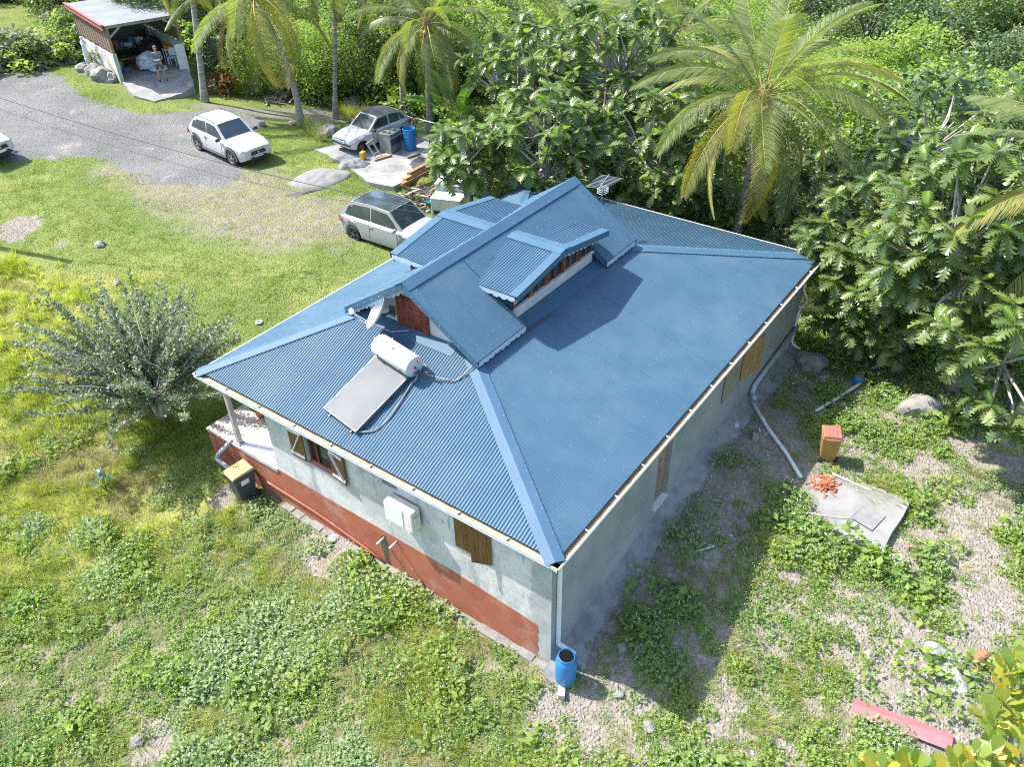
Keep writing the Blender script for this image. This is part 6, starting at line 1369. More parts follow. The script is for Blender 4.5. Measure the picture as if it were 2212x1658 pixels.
gn_scatter('tall_grass', P[~dry], wr[~dry], wsz[~dry], gt); gn_scatter('dry_grass', P[dry], wr[dry], wsz[dry]*.9, dry_kinds)
# lawn
lx, ly = rnd_pts(90000, -24, 30, 6, 48); l2x, l2y = rnd_pts(9000, -20, 40, 44, 90); kk_ = in_poly(l2x, l2y, P_LAWN2); lx = np.r_[lx, l2x[kk_]]; ly = np.r_[ly, l2y[kk_]]; rub, mix, tall, lawn, hard, drv, b_ = weights(lx, ly); lawn = np.maximum(lawn, in_poly(lx, ly, P_LAWN2))
dens = np.maximum(lawn, .0)*(.45+.5*fbm(lx, ly, 1.6, 61))*(1-hard*.97)*(1-drv*.9)*(1-b_*.9)*(1-tall)
sel = (rng.random(len(lx)) < dens) & outside_house(lx, ly, .05); lx, ly = lx[sel], ly[sel]; n = len(lx)
P = np.stack([lx, ly, HZ(lx, ly)-.01], -1); wr = np.stack([rng.normal(size=n)*.1, rng.normal(size=n)*.1, rng.random(n)*6.28], -1)
lawn_kinds = [blade_tuft(240+i, 30, .17, .085, .014, (-.1,-.1), m_lawn, segs=1, spread=.8) for i in range(4)]
gn_scatter('lawn_grass', P, wr, .6+.9*rng.random(n)*(.6+.8*fbm(lx, ly, 2.2, 63)), lawn_kinds)
# stones in the rubble
def stone_mesh(seed, m, sub=1):
    bm = bmesh.new(); bmesh.ops.create_icosphere(bm, subdivisions=sub, radius=1); q = np.random.default_rng(seed); off = Vector(q.random(3)*50)
    for v in bm.verts:
        v.co *= 1 + .55*noise.noise(v.co*1.1 + off) + .18*noise.noise(v.co*3.1 + off); 
    for v in bm.verts: v.co.z *= .65
    me = bpy.data.meshes.new('stone'); bm.to_mesh(me); bm.free(); me.materials.append(m); return me
def stonemat(name, cols):
    m, t, out = nt(name); g = N(t, 'ShaderNodeObjectInfo'); r = N(t, 'ShaderNodeValToRGB'); t.links.new(g.outputs['Random'], r.inputs[0]); e = r.color_ramp.elements
    e[0].color = rgba(cols[0]); e[1].color = rgba(cols[-1])
    for i, c in enumerate(cols[1:-1]): x = e.new((i+1)/(len(cols)-1)); x.color = rgba(c)
    tc = N(t, 'ShaderNodeTexCoord').outputs['Object']; c = mixc(t, ramp(t, noisen(t, 2.5, 5, tc, .7), .42, .68), r.outputs[0], (.22,.20,.18))
    b = N(t, 'ShaderNodeBsdfPrincipled'); b.inputs['Roughness'].default_value = .9; t.links.new(c, b.inputs['Base Color']); t.links.new(b.outputs[0], out.inputs[0]); return m
m_stone = stonemat('limestone', [(.42,.38,.33),(.33,.30,.27),(.48,.45,.41),(.40,.30,.23),(.28,.27,.26),(.52,.50,.47)])
sx_, sy_ = rnd_pts(60000, -14, 26, -16, 12); rub, mix, tall, lawn, hard, drv, b_ = weights(sx_, sy_)
dens = (rub*(.18+.5*smoothstep(.45,.6,fbm(sx_, sy_, 1.3, 71))) + b_*.8 + mix*.22); sel = (rng.random(len(sx_)) < dens) & outside_house(sx_, sy_, .1)
sx_, sy_ = sx_[sel], sy_[sel]; n = len(sx_); ssz = .008 + .05*rng.random(n)**5 + .008*rng.random(n)
gn_scatter('rubble_stones', np.stack([sx_, sy_, HZ(sx_, sy_)], -1), np.stack([rng.random(n)*6, rng.random(n)*.6, rng.random(n)*6], -1), ssz, [stone_mesh(300+i, m_stone) for i in range(6)])

# ---- trees: crowns of leaf clumps
def clump_crown(seed, R, H, nclump, nleaf, L, m, T=(RH, RHF), flat=.7, name='crown', hollow=.55, droop=0):
    """leaves gathered on many small clumps spread over an uneven crown volume (centre at the origin)"""
    q = np.random.default_rng(seed); PP = []; AZ = []; 
    for i in range(nclump):
        a = q.random()*2*PI; t = q.random()**.5; zz = q.random()
        rad = R*(.35 + .65*t)*(.75+.35*q.random())*math.sqrt(max(.08, 1-(2*zz-.8)**2*.55)); c = np.array([math.cos(a)*rad*.85, math.sin(a)*rad*.85, (zz-.5)*H*(1-.45*(rad/R)**2)])
        r = R*(.20+.20*q.random()); n = int(nleaf*(.6+.8*q.random())); d = q.normal(size=(n,3)); d[:,2] = d[:,2]*.8 + .35; d /= np.linalg.norm(d, axis=1)[:,None]
        PP.append(c + d*r*(hollow+(1-hollow)*q.random(n)[:,None]**.5)*np.array([1,1,flat]))
    P = np.concatenate(PP); n = len(P); R_ = rotm(q.random(n)*2*PI, q.normal(size=n)*.5 - droop, q.normal(size=n)*.6)
    V, F = stamp(T[0], T[1], R_, P, L*(.6+.8*q.random(n))); return mesh_np(name, V, F, m)
def trunk_mesh(seed, H, r, R, nb=6, m=None, lean=0, name='trunk'):
    q = np.random.default_rng(seed); g = G(); top = Vector((lean + q.normal()*.15*H*.2, q.normal()*.15*H*.2, H*.62))
    g.tube([(0,0,-.3), (top.x*.3, top.y*.3, H*.3), tuple(top)], [r*1.15, r*.85, r*.6], 7)
    for i in range(nb):
        a = 2*PI*i/nb + q.random(); st = Vector((top.x*.6, top.y*.6, H*(.35+.25*q.random()))); en = Vector((math.cos(a)*R*.75, math.sin(a)*R*.75, H*(.75+.2*q.random())))
        md = st.lerp(en, .5) + Vector((0,0,.08*H)); g.tube([st, md, en], [r*.45, r*.3, r*.1], 5)
    return g.mesh(name, m or m_bark, True)
LG = leafmat('pale_feathery_leaf', [(.19,.26,.07),(.26,.34,.095),(.34,.40,.12)], .6, .42, big=.25, bcol=(.24,.33,.09), spec=.25)
MG = leafmat('mid_green_leaf', [(.11,.165,.055),(.155,.22,.07),(.20,.26,.085)], .5, .3, spec=.35)
DG = leafmat('dark_glossy_leaf', [(.055,.10,.045),(.085,.14,.055),(.12,.18,.07)], .42, .22, spec=.4)
YG = leafmat('yellow_green_leaf', [(.17,.22,.04),(.26,.30,.05),(.33,.33,.05)], .4, .45)
GY = leafmat('grey_green_leaf', [(.16,.18,.12),(.21,.23,.16),(.26,.27,.19)], .5, .3)
TR = []     # (crown mesh, trunk mesh, label kind)
def kind(seed, H, R, CH, ncl, nl, L, m, label, **k):
    TR.append((clump_crown(seed, R, CH, ncl, nl, L, m, **k), trunk_mesh(seed, H, .05*H**.6, R), H - CH*.5, label))
kind(1, 6.5, 2.9, 3.4, 46, 95, .20, LG, 'feathery pale green tree'); kind(2, 5.5, 3.3, 2.6, 50, 95, .19, LG, 'wide pale green feathery tree')
kind(3, 7.0, 2.7, 4.4, 44, 90, .22, MG, 'mid green bushy tree'); kind(4, 6.2, 3.0, 3.6, 46, 95, .21, DG, 'dark glossy dense tree')
kind(5, 5.2, 2.6, 3.0, 44, 90, .20, YG, 'yellow green leafy tree'); kind(6, 7.4, 3.0, 4.6, 34, 70, .19, GY, 'grey green sparse tree')
kind(7, 5.0, 2.8, 3.2, 50, 90, .18, MG, 'low mid green spreading tree'); kind(8, 7.8, 2.4, 5.2, 44, 85, .20, DG, 'tall dark narrow tree')
WHERE = []
def put_tree(k, x, y, sc, rz, label, group=None, dz=0, zs=1.0):
    cm, tm, ch, kl = TR[k]; z = hz(x, y) - .1 + dz
    t = thing('tree', label, 'tree', (x, y, z), rz, group); t.scale = (sc, sc, sc*zs)
    link('crown', cm, t, (0,0,ch)); link('trunk', tm, t); return t
ADJ = ['pale feathery tree', 'broad light green tree', 'mid green bushy tree', 'dark glossy tree', 'yellow green tree', 'grey green thin tree', 'low spreading green tree', 'tall dark narrow tree']
def forest():
    q = np.random.default_rng(5); pts = []; tries = 0
    while len(pts) < 235 and tries < 30000:
        tries += 1; d = 26 + 95*q.random()**1.25; a = math.radians(-8 + 88*q.random()) ; x = CAMP[0] + d*math.cos(a); y = CAMP[1] + d*math.sin(a)
        u, v = proj((x, y, hz(x, y) + 3))
        if not (-250 < u < 2500 and v > -130): continue
        if x < 27 and y < 40 + .0*x and not (x > 24.5 and y < 6): 
            if not (y > 33 and x > 24): continue
        if x < 27 and y > 40 and y < 50 - .2*x: continue
        sp = 2.6 + d*.022
        if in_poly(np.array([x]), np.array([y]), P_LAWN2)[0]: continue
        if any((x-a_)**2 + (y-b_)**2 < sp*sp for a_, b_, *_ in pts): continue
        pts.append((x, y, d))
    return pts
USED = {}; FP = forest(); q_ = np.random.default_rng(77)
for i, (x, y, d) in enumerate(FP):
    nz = fbm(np.array([x]), np.array([y]), 14, 81)[0]; u, v = proj((x, y, hz(x, y)+4))
    if u < 1000: k = int(q_.choice([2,3,0,6,7,4], p=[.25,.2,.2,.15,.1,.1]))
    else: k = int(q_.choice([0,1,2,3,4,5,6], p=[.30,.27,.10,.09,.08,.07,.09])) if nz < .55 else int(q_.choice([0,1,6,3], p=[.3,.3,.2,.2]))
    side = next(n for lim, n in ((150,'at the top left corner'),(420,'behind the garage'),(690,'behind the leaning palm'),(900,'behind the old hatchback'),(1080,'left of the breadfruit trees'),(1270,'behind the left breadfruit trees'),(1430,'behind the tallest breadfruit tree'),(1570,'just left of the big palm'),(1720,'behind the big palm crown'),(1860,'right of the big palm crown'),(1990,'above the far roof corner'),(2110,'above the right breadfruit trees'),(9999,'at the right edge')) if u < lim)
    where = side + (', first row' if d < 42 else ', second row' if d < 54 else ', third row' if d < 68 else ', fourth row' if d < 84 else ', farthest row')
    sc_ = .8+.5*q_.random(); lb = '%s %s' % (ADJ[k], where)
    if lb in USED: lb = ('bigger ' if sc_ > USED[lb] else 'smaller ') + lb
    USED.setdefault(lb, sc_); put_tree(k, x, y, sc_, q_.random()*6.28, lb, 'forest trees ' + side)
# the forest going on beyond
fx, fy = rnd_pts(3000, -80, 330, -60, 330); dd = np.hypot(fx-CAMP[0], fy-CAMP[1]); ang = np.degrees(np.arctan2(fy-CAMP[1], fx-CAMP[0]))
keep = ((dd > 112) | ((ang < -9) & (dd > 45)) | ((ang > 82) & (dd > 60))) & (dd < 330)
fx, fy = fx[keep], fy[keep]; n = len(fx)
FOREST_PTS = (fx, fy, n)
# under-layer of bushes that fills the forest floor
bx_, by_ = rnd_pts(22000, 12, 130, -15, 125); dd = np.hypot(bx_-CAMP[0], by_-CAMP[1]); fm = np.clip(smoothstep(23, 26, bx_)*smoothstep(5, 9, by_) + smoothstep(26, 29, bx_) + smoothstep(44, 50, by_ + .2*bx_), 0, 1)
uu = np.array([proj((a, b, 2)) for a, b in zip(bx_, by_)]); sel = ~in_poly(bx_, by_, P_LAWN2) & (rng.random(len(bx_)) < fm*(.35+.65*(dd < 70))) & (uu[:,0] > -200) & (uu[:,0] < 2420) & (uu[:,1] > -90) & (dd < 105)
bx_, by_ = bx_[sel][:5200], by_[sel][:5200]; n = len(bx_)
bushes = [clump_crown(400+i, 1.1, 1.4, 16, 60, .17, [MG, LG, DG, LG, GY][i]) for i in range(5)]
gn_scatter('undergrowth', np.stack([bx_, by_, HZ(bx_, by_)+.5], -1), np.stack([0*bx_, 0*bx_, rng.random(n)*6], -1), .9+.9*rng.random(n), bushes)
fx, fy, n = FOREST_PTS
gn_scatter('distant_forest', np.stack([fx, fy, HZ(fx, fy)+4.3], -1), np.stack([0*fx, 0*fx, rng.random(n)*6], -1), 1.2+.8*rng.random(n), [TR[k][0] for k in (0,1,2,3,6)])
# ---- breadfruit trees: rosettes of big lobed leaves on pale limbs
def lobed_leaf(seed, droop=.3, fold=.18, nl=6):
    q = np.random.default_rng(seed); V = []; F = []
    ts = np.linspace(.06, 1.0, nl+1); zc = lambda t: -droop*t*t + .06*math.sin(t*3)
    for i, t in enumerate(ts): V.append((t, 0, zc(t)))
    C = list(range(nl+1))
    for sd in (1, -1):
        base = len(V); env = lambda t: .43*math.sin(PI*min(1, t*.82+.12))**.8
        for i in range(nl+1):
            t = ts[i]; w = env(t)*.20 + .01; V.append((t+.02, sd*w, zc(t)+w*fold))
        tips = len(V)
        for i in range(nl):
            t = (ts[i]+ts[i+1])/2; w = env(t)*(.92+.16*q.random()); tt = min(1.02, t+.17); V.append((tt, sd*w, zc(t)+w*fold*.6 - w*w*.6))
            V.append((t+.20 if i < nl-1 else 1.03, sd*w*.62, zc(t+.05)+w*fold*.5))
        for i in range(nl):
            a, b, s0, s1, tp, tb = C[i], C[i+1], base+i, base+i+1, tips+2*i, tips+2*i+1
            F.append((a, s0, tp, tb, s1) if sd == -1 else (s1, tb, tp, s0, a)); F.append((a, s1, b, b, b)[:3] + (b,)*0 if False else None)
            F[-1] = (a, s1, b) if sd == -1 else (b, s1, a)
    return V, F
def leaf_tri(seed, **k):
    V, F = lobed_leaf(seed, **k); T = []
    for f in F:
        for i in range(1, len(f)-1): T.append((f[0], f[i], f[i+1]))
    return np.array(V), np.array(T)
LT = [leaf_tri(i, droop=d) for i, d in enumerate((.22, .38, .55, .30))]
m_bf = leafmat('breadfruit_leaf', [(.065,.115,.04),(.105,.16,.05),(.15,.205,.065),(.20,.245,.075)], .34, .34, spec=.6)
m_bfy = leafmat('young_breadfruit_leaf', [(.15,.25,.04),(.22,.33,.05)], .35, .4, spec=.6)
m_bfbark = mat('pale_limb_bark', (.42,.39,.35), .85, (.25,.23,.20), 4)
leaf_me = [mesh_np('leaf', v, f, m_bf, False) for v, f in LT]; leaf_young = mesh_np('young_leaf', LT[0][0], LT[0][1], m_bfy, False)
m_fruit = mat('green_fruit', (.25,.38,.07), .6, (.32,.42,.10), 8)
fr_me = G().lathe([(0.001,-.10),(.05,-.085),(.085,-.03),(.088,.03),(.06,.08),(0.001,.10)], 12).mesh('breadfruit', m_fruit, True)
def breadfruit(base, crown, rad, ntip, label, seed, size=.50, trunk_r=.16, ncap=300, limbs=9, zflat=.8, lowcut=-.75, group='breadfruit trees behind the house'):
    q = np.random.default_rng(seed); base = Vector(base); crown = Vector(crown); t = thing('breadfruit_tree', label, 'tree', tuple(base), 0, group)
    c = crown - base; g = G(); mid = Vector((c.x*.35, c.y*.35, c.z*.5)); g.tube([(0,0,-.4), tuple(mid), tuple(c*.8), (c.x, c.y, c.z+rad[2]*.55)], [trunk_r, trunk_r*.8, trunk_r*.5, .03], 8)
    g.build('trunk', mat('breadfruit_bark', (.26,.22,.18), .9, (.15,.12,.10), 5, bump=.5, bscale=12), t, smooth=True)
    tips = []; tries = 0
    ntip = int(ntip*1.22)
    while len(tips) < ntip and tries < 6000:
        tries += 1; d = Vector(q.normal(size=3)); d.normalize()
        if d.z < lowcut: continue
        r = .55 + .45*q.random()**.4; p = c + Vector((d.x*rad[0]*r, d.y*rad[1]*r, d.z*rad[2]*r)) * (.85+.3*noise.noise(d*1.7 + Vector((seed,0,0)))+.08)
        if p.z + base.z < hz(base.x+p.x, base.y+p.y) + .5: continue
        if any((p-o).length < size*.82 for o in tips): continue
        tips.append(p)
    lim = [G() for _ in range(limbs)]; dirs = [Vector((math.cos(2*PI*i/limbs), math.sin(2*PI*i/limbs), .1)) for i in range(limbs)]
    hubs = [c*(.45+.45*q.random()) + Vector((dirs[i].x*rad[0]*.4, dirs[i].y*rad[1]*.4, rad[2]*(q.random()-.5)*.8)) for i in range(limbs)]
    for i, hb in enumerate(hubs):
        st = mid.lerp(c, .2+.6*q.random()); lim[i].tube([st, st.lerp(hb, .5) + Vector((0,0,-.15)), hb], [trunk_r*.45, trunk_r*.34, trunk_r*.24], 6)
    PP = []; RR = []; SS = []; KK = []; YY = []
    for p in tips:
        i = min(range(limbs), key=lambda j: (hubs[j]-p).length); hb = hubs[i]; m_ = hb.lerp(p, .55) + Vector((q.normal()*.12, q.normal()*.12, -.18)); lim[i].tube([hb, m_, p - Vector((0,0,.12)), p], [.05, .033, .024, .014], 5, False)
        nl = int(8 + q.integers(0, 4)); a0 = q.random()*6.28; s = size*(.8+.4*q.random())
        for j in range(nl):
            f = j/nl; az = a0 + j*2.4 + q.normal()*.15; el = .80 - 1.70*f + q.normal()*.12; PP.append(p + Vector((0,0,-.10*f))); RR.append((az, el, q.normal()*.22)); SS.append(s*(.75+.35*f)); KK.append(q.integers(0, 4)); YY.append(j == 0 and q.random() < .75)
    lg = G()
    for l in lim: l.build('limb', m_bfbark, t, smooth=True)
    R = rotm(np.array([r[0] for r in RR]), np.array([r[1] for r in RR]), np.array([r[2] for r in RR])); S = np.array(SS); P = np.array([tuple(p) for p in PP])
    dist = np.linalg.norm(P + np.array(base) - CAMP, axis=1) ; order = np.argsort(dist); one = set(order[:ncap].tolist())
    for i in one:
        yv = YY[i]; o = bpy.data.objects.new('young_leaf' if yv else 'leaf', leaf_young if yv else leaf_me[KK[i]]); COL.objects.link(o); o.parent = t
        Mx = Matrix([[*R[i][0]*S[i], P[i][0]], [*R[i][1]*S[i], P[i][1]], [*R[i][2]*S[i], P[i][2]], [0,0,0,1]]); o.matrix_local = Mx
    for nm_, cond, mm in (('foliage', lambda i: not YY[i], m_bf), ('young_foliage', lambda i: YY[i], m_bfy)):
        ids = [i for i in range(len(P)) if i not in one and cond(i)]
        if not ids: continue
        Vs = []; Fs = []; o_ = 0
        for k in range(4):
            ii = [i for i in ids if KK[i] == k]
            if not ii: continue
            v, f = stamp(LT[k][0], LT[k][1], R[ii], P[ii], S[ii]); Vs.append(v); Fs.append(f + o_); o_ += len(v)
        link(nm_, mesh_np(nm_, np.concatenate(Vs), np.concatenate(Fs), mm), t, kind='stuff')
    for i in range(3):
        p = tips[q.integers(0, len(tips))]; link('fruit', fr_me, t, tuple(p + Vector((q.normal()*.12, q.normal()*.12, -.22))))
    return t
def at_dist(u, v, d): return CAMP + ray(u, v)*d
def tree_at(u, v, d, rad, ntip, label, seed, **k):
    c = at_dist(u, v, d); buv = k.pop('buv', None); bx, by = at(*buv)[:2] if buv else c[:2]; return breadfruit((bx, by, hz(bx, by)-.1), c, rad, ntip, label, seed, **k)
tree_at(1175, 330, 31, (2.8, 2.8, 2.4), 80, 'breadfruit tree behind the attic, spreading low beside the concrete pad', 1, limbs=8)
tree_at(1310, 180, 35, (3.2, 3.2, 3.6), 110, 'tallest breadfruit tree, straight pale stem rising behind the roof ridge', 2, trunk_r=.14)
tree_at(1120, 165, 37, (2.4, 2.6, 2.4), 52, 'breadfruit tree with high loose tufts left of the tallest one', 3, limbs=7)
tree_at(1430, 330, 32, (2.5, 2.5, 2.7), 74, 'breadfruit tree between the tallest breadfruit and the big coconut palm', 4, limbs=7)
tree_at(1968, 530, 28.0, (3.5, 3.3, 2.7), 118, 'wide breadfruit tree beyond the far right corner of the house', 5, buv=(1960, 735))
tree_at(1885, 665, 27.5, (1.5, 1.5, 1.7), 46, 'lower breadfruit tree crowding against the far right corner of the house', 15, limbs=7, buv=(1880, 750))
tree_at(1010, 330, 30, (1.5, 1.5, 1.3), 24, 'low breadfruit tree spilling over the right end of the concrete pad', 16, limbs=5)
tree_at(2080, 540, 24, (2.6, 2.6, 2.9), 84, 'breadfruit tree with thick bare trunk above the big pale boulder', 6, trunk_r=.24, lowcut=-.55, buv=(2055, 858))
tree_at(2100, 330, 30, (3.5, 3.2, 2.3), 92, 'breadfruit tree on the right edge, lit pale limbs near the top', 7, limbs=8)
tree_at(1800, 450, 32.5, (2.5, 2.5, 2.1), 60, 'small breadfruit tree just right of the big coconut palm fronds', 8, limbs=6)
tree_at(2290, 700, 23, (2.6, 2.6, 3.0), 58, 'breadfruit tree cut by the right edge of the picture', 9, limbs=7, buv=(2330, 900))

tree_at(1560, 470, 34, (2.0, 2.0, 1.6), 40, 'low breadfruit tree filling the gap at the foot of the big coconut palm', 17, limbs=6)
# ---- coconut palms
def frond_mesh(seed, L=4.6, curl=1.0, m=None, nl=80, hang=.6, name='frond', up=0.0):
    """frond along +x: arched midrib with two rows of narrow leaflets"""
    q = np.random.default_rng(seed); pts = []; d = Vector((1,0,up)); d.normalize(); p = Vector((0,0,0)); n = 26
    for i in range(n+1):
        pts.append(p.copy()); t = i/n; d = (d + Vector((0, q.normal()*.006, -curl*(.025+.075*t)))).normalized(); p = p + d*(L/n)
    V = []; F = []
    for i, pp in enumerate(pts):
        t = i/n; w = .05*(1-t)+.008; V += [pp+Vector((0,-w/2,0)), pp+Vector((0,w/2,0)), pp+Vector((0,0,-w*.6))]
    for i in range(n):
        o = 3*i; F += [(o, o+3, o+4, o+1), (o+1, o+4, o+5, o+2), (o+2, o+5, o+3, o)]
    nr = len(F); o = len(V)
    for sd in (1, -1):
        for j in range(nl):
            t = .16 + .84*(j+.5*q.random())/nl; k = min(int(t*n), n-1); f = t*n-k; a = pts[k].lerp(pts[k+1], f); tg = (pts[k+1]-pts[k]).normalized()
            ll = L*.20*math.sin(PI*min(1, .18+t*.80))**.6*(.85+.25*q.random()); sdv = Vector((0, sd, 0)); fw = .45 + .5*t
            dd = (sdv + tg*fw + Vector((0,0,.18-hang*.25))).normalized(); w = .036; nrm = dd.cross(tg).normalized(); wv = dd.cross(Vector((0,0,1)))
            if wv.length < .05: wv = tg.copy()
            wv = (wv.normalized()*.5 + tg*.5).normalized()*w/2
            b = a + dd*ll*.5; d2 = (dd + Vector((0,0,-hang*(.7+.6*q.random())))).normalized(); c = b + d2*ll*.5
            V += [a-wv*.5, a+wv*.5, b+wv, b-wv, c+wv*.2, c-wv*.2]; F += [(o, o+1, o+2, o+3), (o+3, o+2, o+4, o+5)]; o += 6
    me = mesh_np(name, [tuple(v) for v in V], F, None); me.materials.append(m or m_frond); me.materials.append(m_rib)
    mi = np.zeros(len(F), np.int32); mi[:nr] = 1; me.polygons.foreach_set('material_index', mi); return me
m_frond = leafmat('palm_leaflet', [(.11,.17,.06),(.16,.215,.075),(.22,.26,.09),(.28,.29,.11)], .42, .38, tcol=(1.6,1.7,.6), spec=.55)
m_frondy = leafmat('yellowing_palm_leaflet', [(.21,.235,.07),(.28,.285,.08),(.37,.33,.10)], .45, .42, tcol=(1.4,1.4,.5))
m_frondd = leafmat('dead_palm_leaflet', [(.22,.14,.07),(.28,.19,.10)], .7, .2)
m_rib = mat('palm_midrib', (.36,.32,.08), .4, (.42,.34,.12), 2)
FR = {'y': [frond_mesh(1, 3.9, .35, hang=.25), frond_mesh(2, 4.2, .55, hang=.35)], 'm': [frond_mesh(3, 4.6, 1.0, hang=.6), frond_mesh(4, 4.6, 1.25, hang=.8), frond_mesh(5, 4.4, .85, hang=.7)],
      'o': [frond_mesh(6, 4.5, 1.7, m_frondy, hang=.9), frond_mesh(7, 4.4, 1.4, m_frondy, hang=1.0), frond_mesh(8, 4.6, 1.6, hang=1.0)], 'd': [frond_mesh(9, 3.6, 2.2, m_frondd, hang=1.3, nl=50)]}
m_coir = mat('coconut_fibre', (.30,.19,.10), .9, (.18,.11,.06), 6); m_nut = mat('coconut_green', (.30,.28,.06), .5, (.40,.28,.06), 3)
nut_me = G().lathe([(.001,-.12),(.07,-.10),(.105,-.02),(.09,.07),(.001,.12)], 10).mesh('coconut', m_nut, True)
def palm(base, top, label, seed, nf=26, r0=.17, r1=.11, size=1.0, yellow=.3, group='coconut palms', bend=0):
    q = np.random.default_rng(seed); base = Vector(base); top = Vector(top); t = thing('coconut_palm', label, 'palm tree', tuple(base), 0, group); c = top-base; g = G(); n = 14; pts = []; rr = []
    for i in range(n+1):
        f = i/n; pts.append(c*f + Vector((bend*math.sin(PI*f)*.6, -bend*math.sin(PI*f)*.4, 0))); rr.append((r0 + .10*math.exp(-f*18))*(1-f) + r1*f)
    pts[0].z = -.3; g.tube(pts, rr, 10); g.build('trunk', m_palmbark, t, smooth=True)
    G().lathe([(.02,-.5),(.16,-.35),(.20,-.05),(.14,.2),(.05,.5)], 10, tuple(c)).build('crown_shaft', m_coir, t, smooth=True)
    for i in range(nf):
        f = i/nf; az = i*2.39996 + q.normal()*.12
        if f < .18: k = 'y'; el = 1.25 - f*2.2
        elif f < .68: k = 'm'; el = .95 - (f-.18)*1.7
        else: k = 'o'; el = .05 - (f-.68)*3.3
        me = FR[k][q.integers(0, len(FR[k]))]
        if k == 'o' and q.random() > yellow + .35: me = FR['o'][2]
        if k == 'm' and q.random() < yellow*.4: me = FR['o'][1]
        o = link('frond', me, t, tuple(c + Vector((math.cos(az)*.12, math.sin(az)*.12, .15-.3*f)))); o.rotation_mode = 'QUATERNION'
        from mathutils import Quaternion
        o.rotation_quaternion = Quaternion((0,0,1), az) @ Quaternion((0,1,0), -el) @ Quaternion((1,0,0), q.normal()*.25); o.scale = (size,)*3
    for i in range(9):
        a = q.random()*6.28; link('coconut', nut_me, t, tuple(c + Vector((math.cos(a)*.28, math.sin(a)*.28, -.35-.2*q.random()))), (q.random(), q.random(), 0))
    return t
FH = -R3[:, 2].copy(); FH[2] = 0; FH /= np.linalg.norm(FH)
def over(base_uv, top_uv, push=0.0):
    b = at(*base_uv); t = at_plane(top_uv[0], top_uv[1], FH, float(FH @ b) + push); return (b[0], b[1], b[2]), (t[0], t[1], t[2])
b_, t_ = over((442,220), (398,-165)); palm(b_, t_, 'tall coconut palm leaning beside the open garage, its foot on the driveway verge', 1, group='row of tall coconut palms', yellow=.6)
b_, t_ = over((652,272), (548,-8)); palm(b_, t_, 'leaning coconut palm with stone at its foot between the two white parked cars', 2, group='row of tall coconut palms', yellow=.7, bend=.5)
b_, t_ = over((724,256), (722,-150)); palm(b_, t_, 'straight slender palm trunk just left of the old white hatchback', 3, r0=.12, r1=.09, group='row of tall coconut palms')
b_, t_ = over((872,262), (893,-75)); palm(b_, t_, 'coconut palm standing behind the old hatchback by the metal barrier', 4, group='row of tall coconut palms', yellow=.7, bend=-.4)
b_, t_ = over((928,285), (922,48)); palm(b_, t_, 'coconut palm with full hanging crown right of the blue drum', 5, group='row of tall coconut palms', yellow=.4, size=.88)
def palm_at(u, v, d, label, seed, **k):
    c = at_dist(u, v, d); bx, by = c[0]+k.pop('dx', .4), c[1]+k.pop('dy', .3); return palm((bx, by, hz(bx, by)), c, label, seed, **k)
palm_at(1650, 205, 30, 'big coconut palm with wide open crown beyond the far roof eave', 11, nf=42, size=1.02, yellow=.45)
palm_at(1225, 105, 44, 'coconut palm rising behind the tallest breadfruit tree', 12, yellow=.3)
palm_at(1450, 90, 42, 'coconut palm with upright fronds left of the big palm', 13, yellow=.2)
palm_at(2455, 430, 23, 'coconut palm reaching in from the right edge with yellow fronds', 14, nf=28, yellow=.9, size=.95)
palm_at(1130, 420, 33.5, 'young yellowish palm half hidden among the breadfruit leaves', 15, nf=14, size=.6, yellow=.9, r0=.1)
# ------------------------------------------------------------------ named shrubs and near plants
def shrub(label, u, v, R, H, m, seed, ncl=30, nl=90, L=.08, cat='shrub', name='shrub', group=None, lift=0):
    p = at(u, v); t = thing(name, label, cat, (p[0], p[1], hz(p[0], p[1])), 0, group); link('foliage', clump_crown(seed, R, H, ncl, nl, L, m), t, (0,0,H*.55+lift), kind='stuff')
    g = G(); q = np.random.default_rng(seed)
    for i in range(6): a = q.random()*6.28; g.tube([(0,0,-.1), (math.cos(a)*R*.3, math.sin(a)*R*.3, H*.35+lift), (math.cos(a)*R*.55, math.sin(a)*R*.55, H*.7+lift)], [.05,.035,.01], 5)
    g.build('stem', m_bark, t); return t
OL = leafmat('olive_leaf', [(.10,.14,.06),(.15,.19,.07),(.20,.23,.08)], .5, .3)
shrub('olive green shrub against the left wall of the garage, near the statue', 160, 108, 1.5, 2.4, OL, 501, 40, 110, .09)
shrub('low pale shrub among the rockery stones right of the statue', 222, 145, .7, .9, OL, 502, 16, 80, .07)
shrub('small bush in front of the rockery left of the statue', 176, 135, .6, .8, MG, 503, 16, 80, .07)
shrub('leafy shrub behind the garage roof at the upper left', 118, 52, 1.8, 2.8, MG, 504, 40, 110, .11)
shrub('yellow green bush standing at the shady edge right of the first palm', 545, 205, 1.7, 2.6, YG, 505, 50, 120, .10)
shrub('dark red and green leafed plant between the first palm and the yellow bush', 480, 205, .9, 1.2, leafmat('croton_leaf', [(.06,.12,.03),(.25,.03,.03),(.10,.16,.04),(.30,.06,.04)], .4, .3), 506, 20, 60, .14)
shrub('dark bush left of the yellow bush in the garage shade', 440+40, 165, 1.4, 2.0, DG, 507, 34, 100, .10)
shrub('bright green creeper mound behind the leaning palm', 700, 212, 1.8, 1.4, leafmat('bright_creeper_leaf', [(.12,.22,.04),(.18,.30,.06)], .4, .35), 508, 46, 110, .09)
shrub('bright green creeper mound right of the branch heap', 775, 218, 1.6, 1.1, leafmat('bright_creeper_leaf', []), 509, 40, 110, .09)
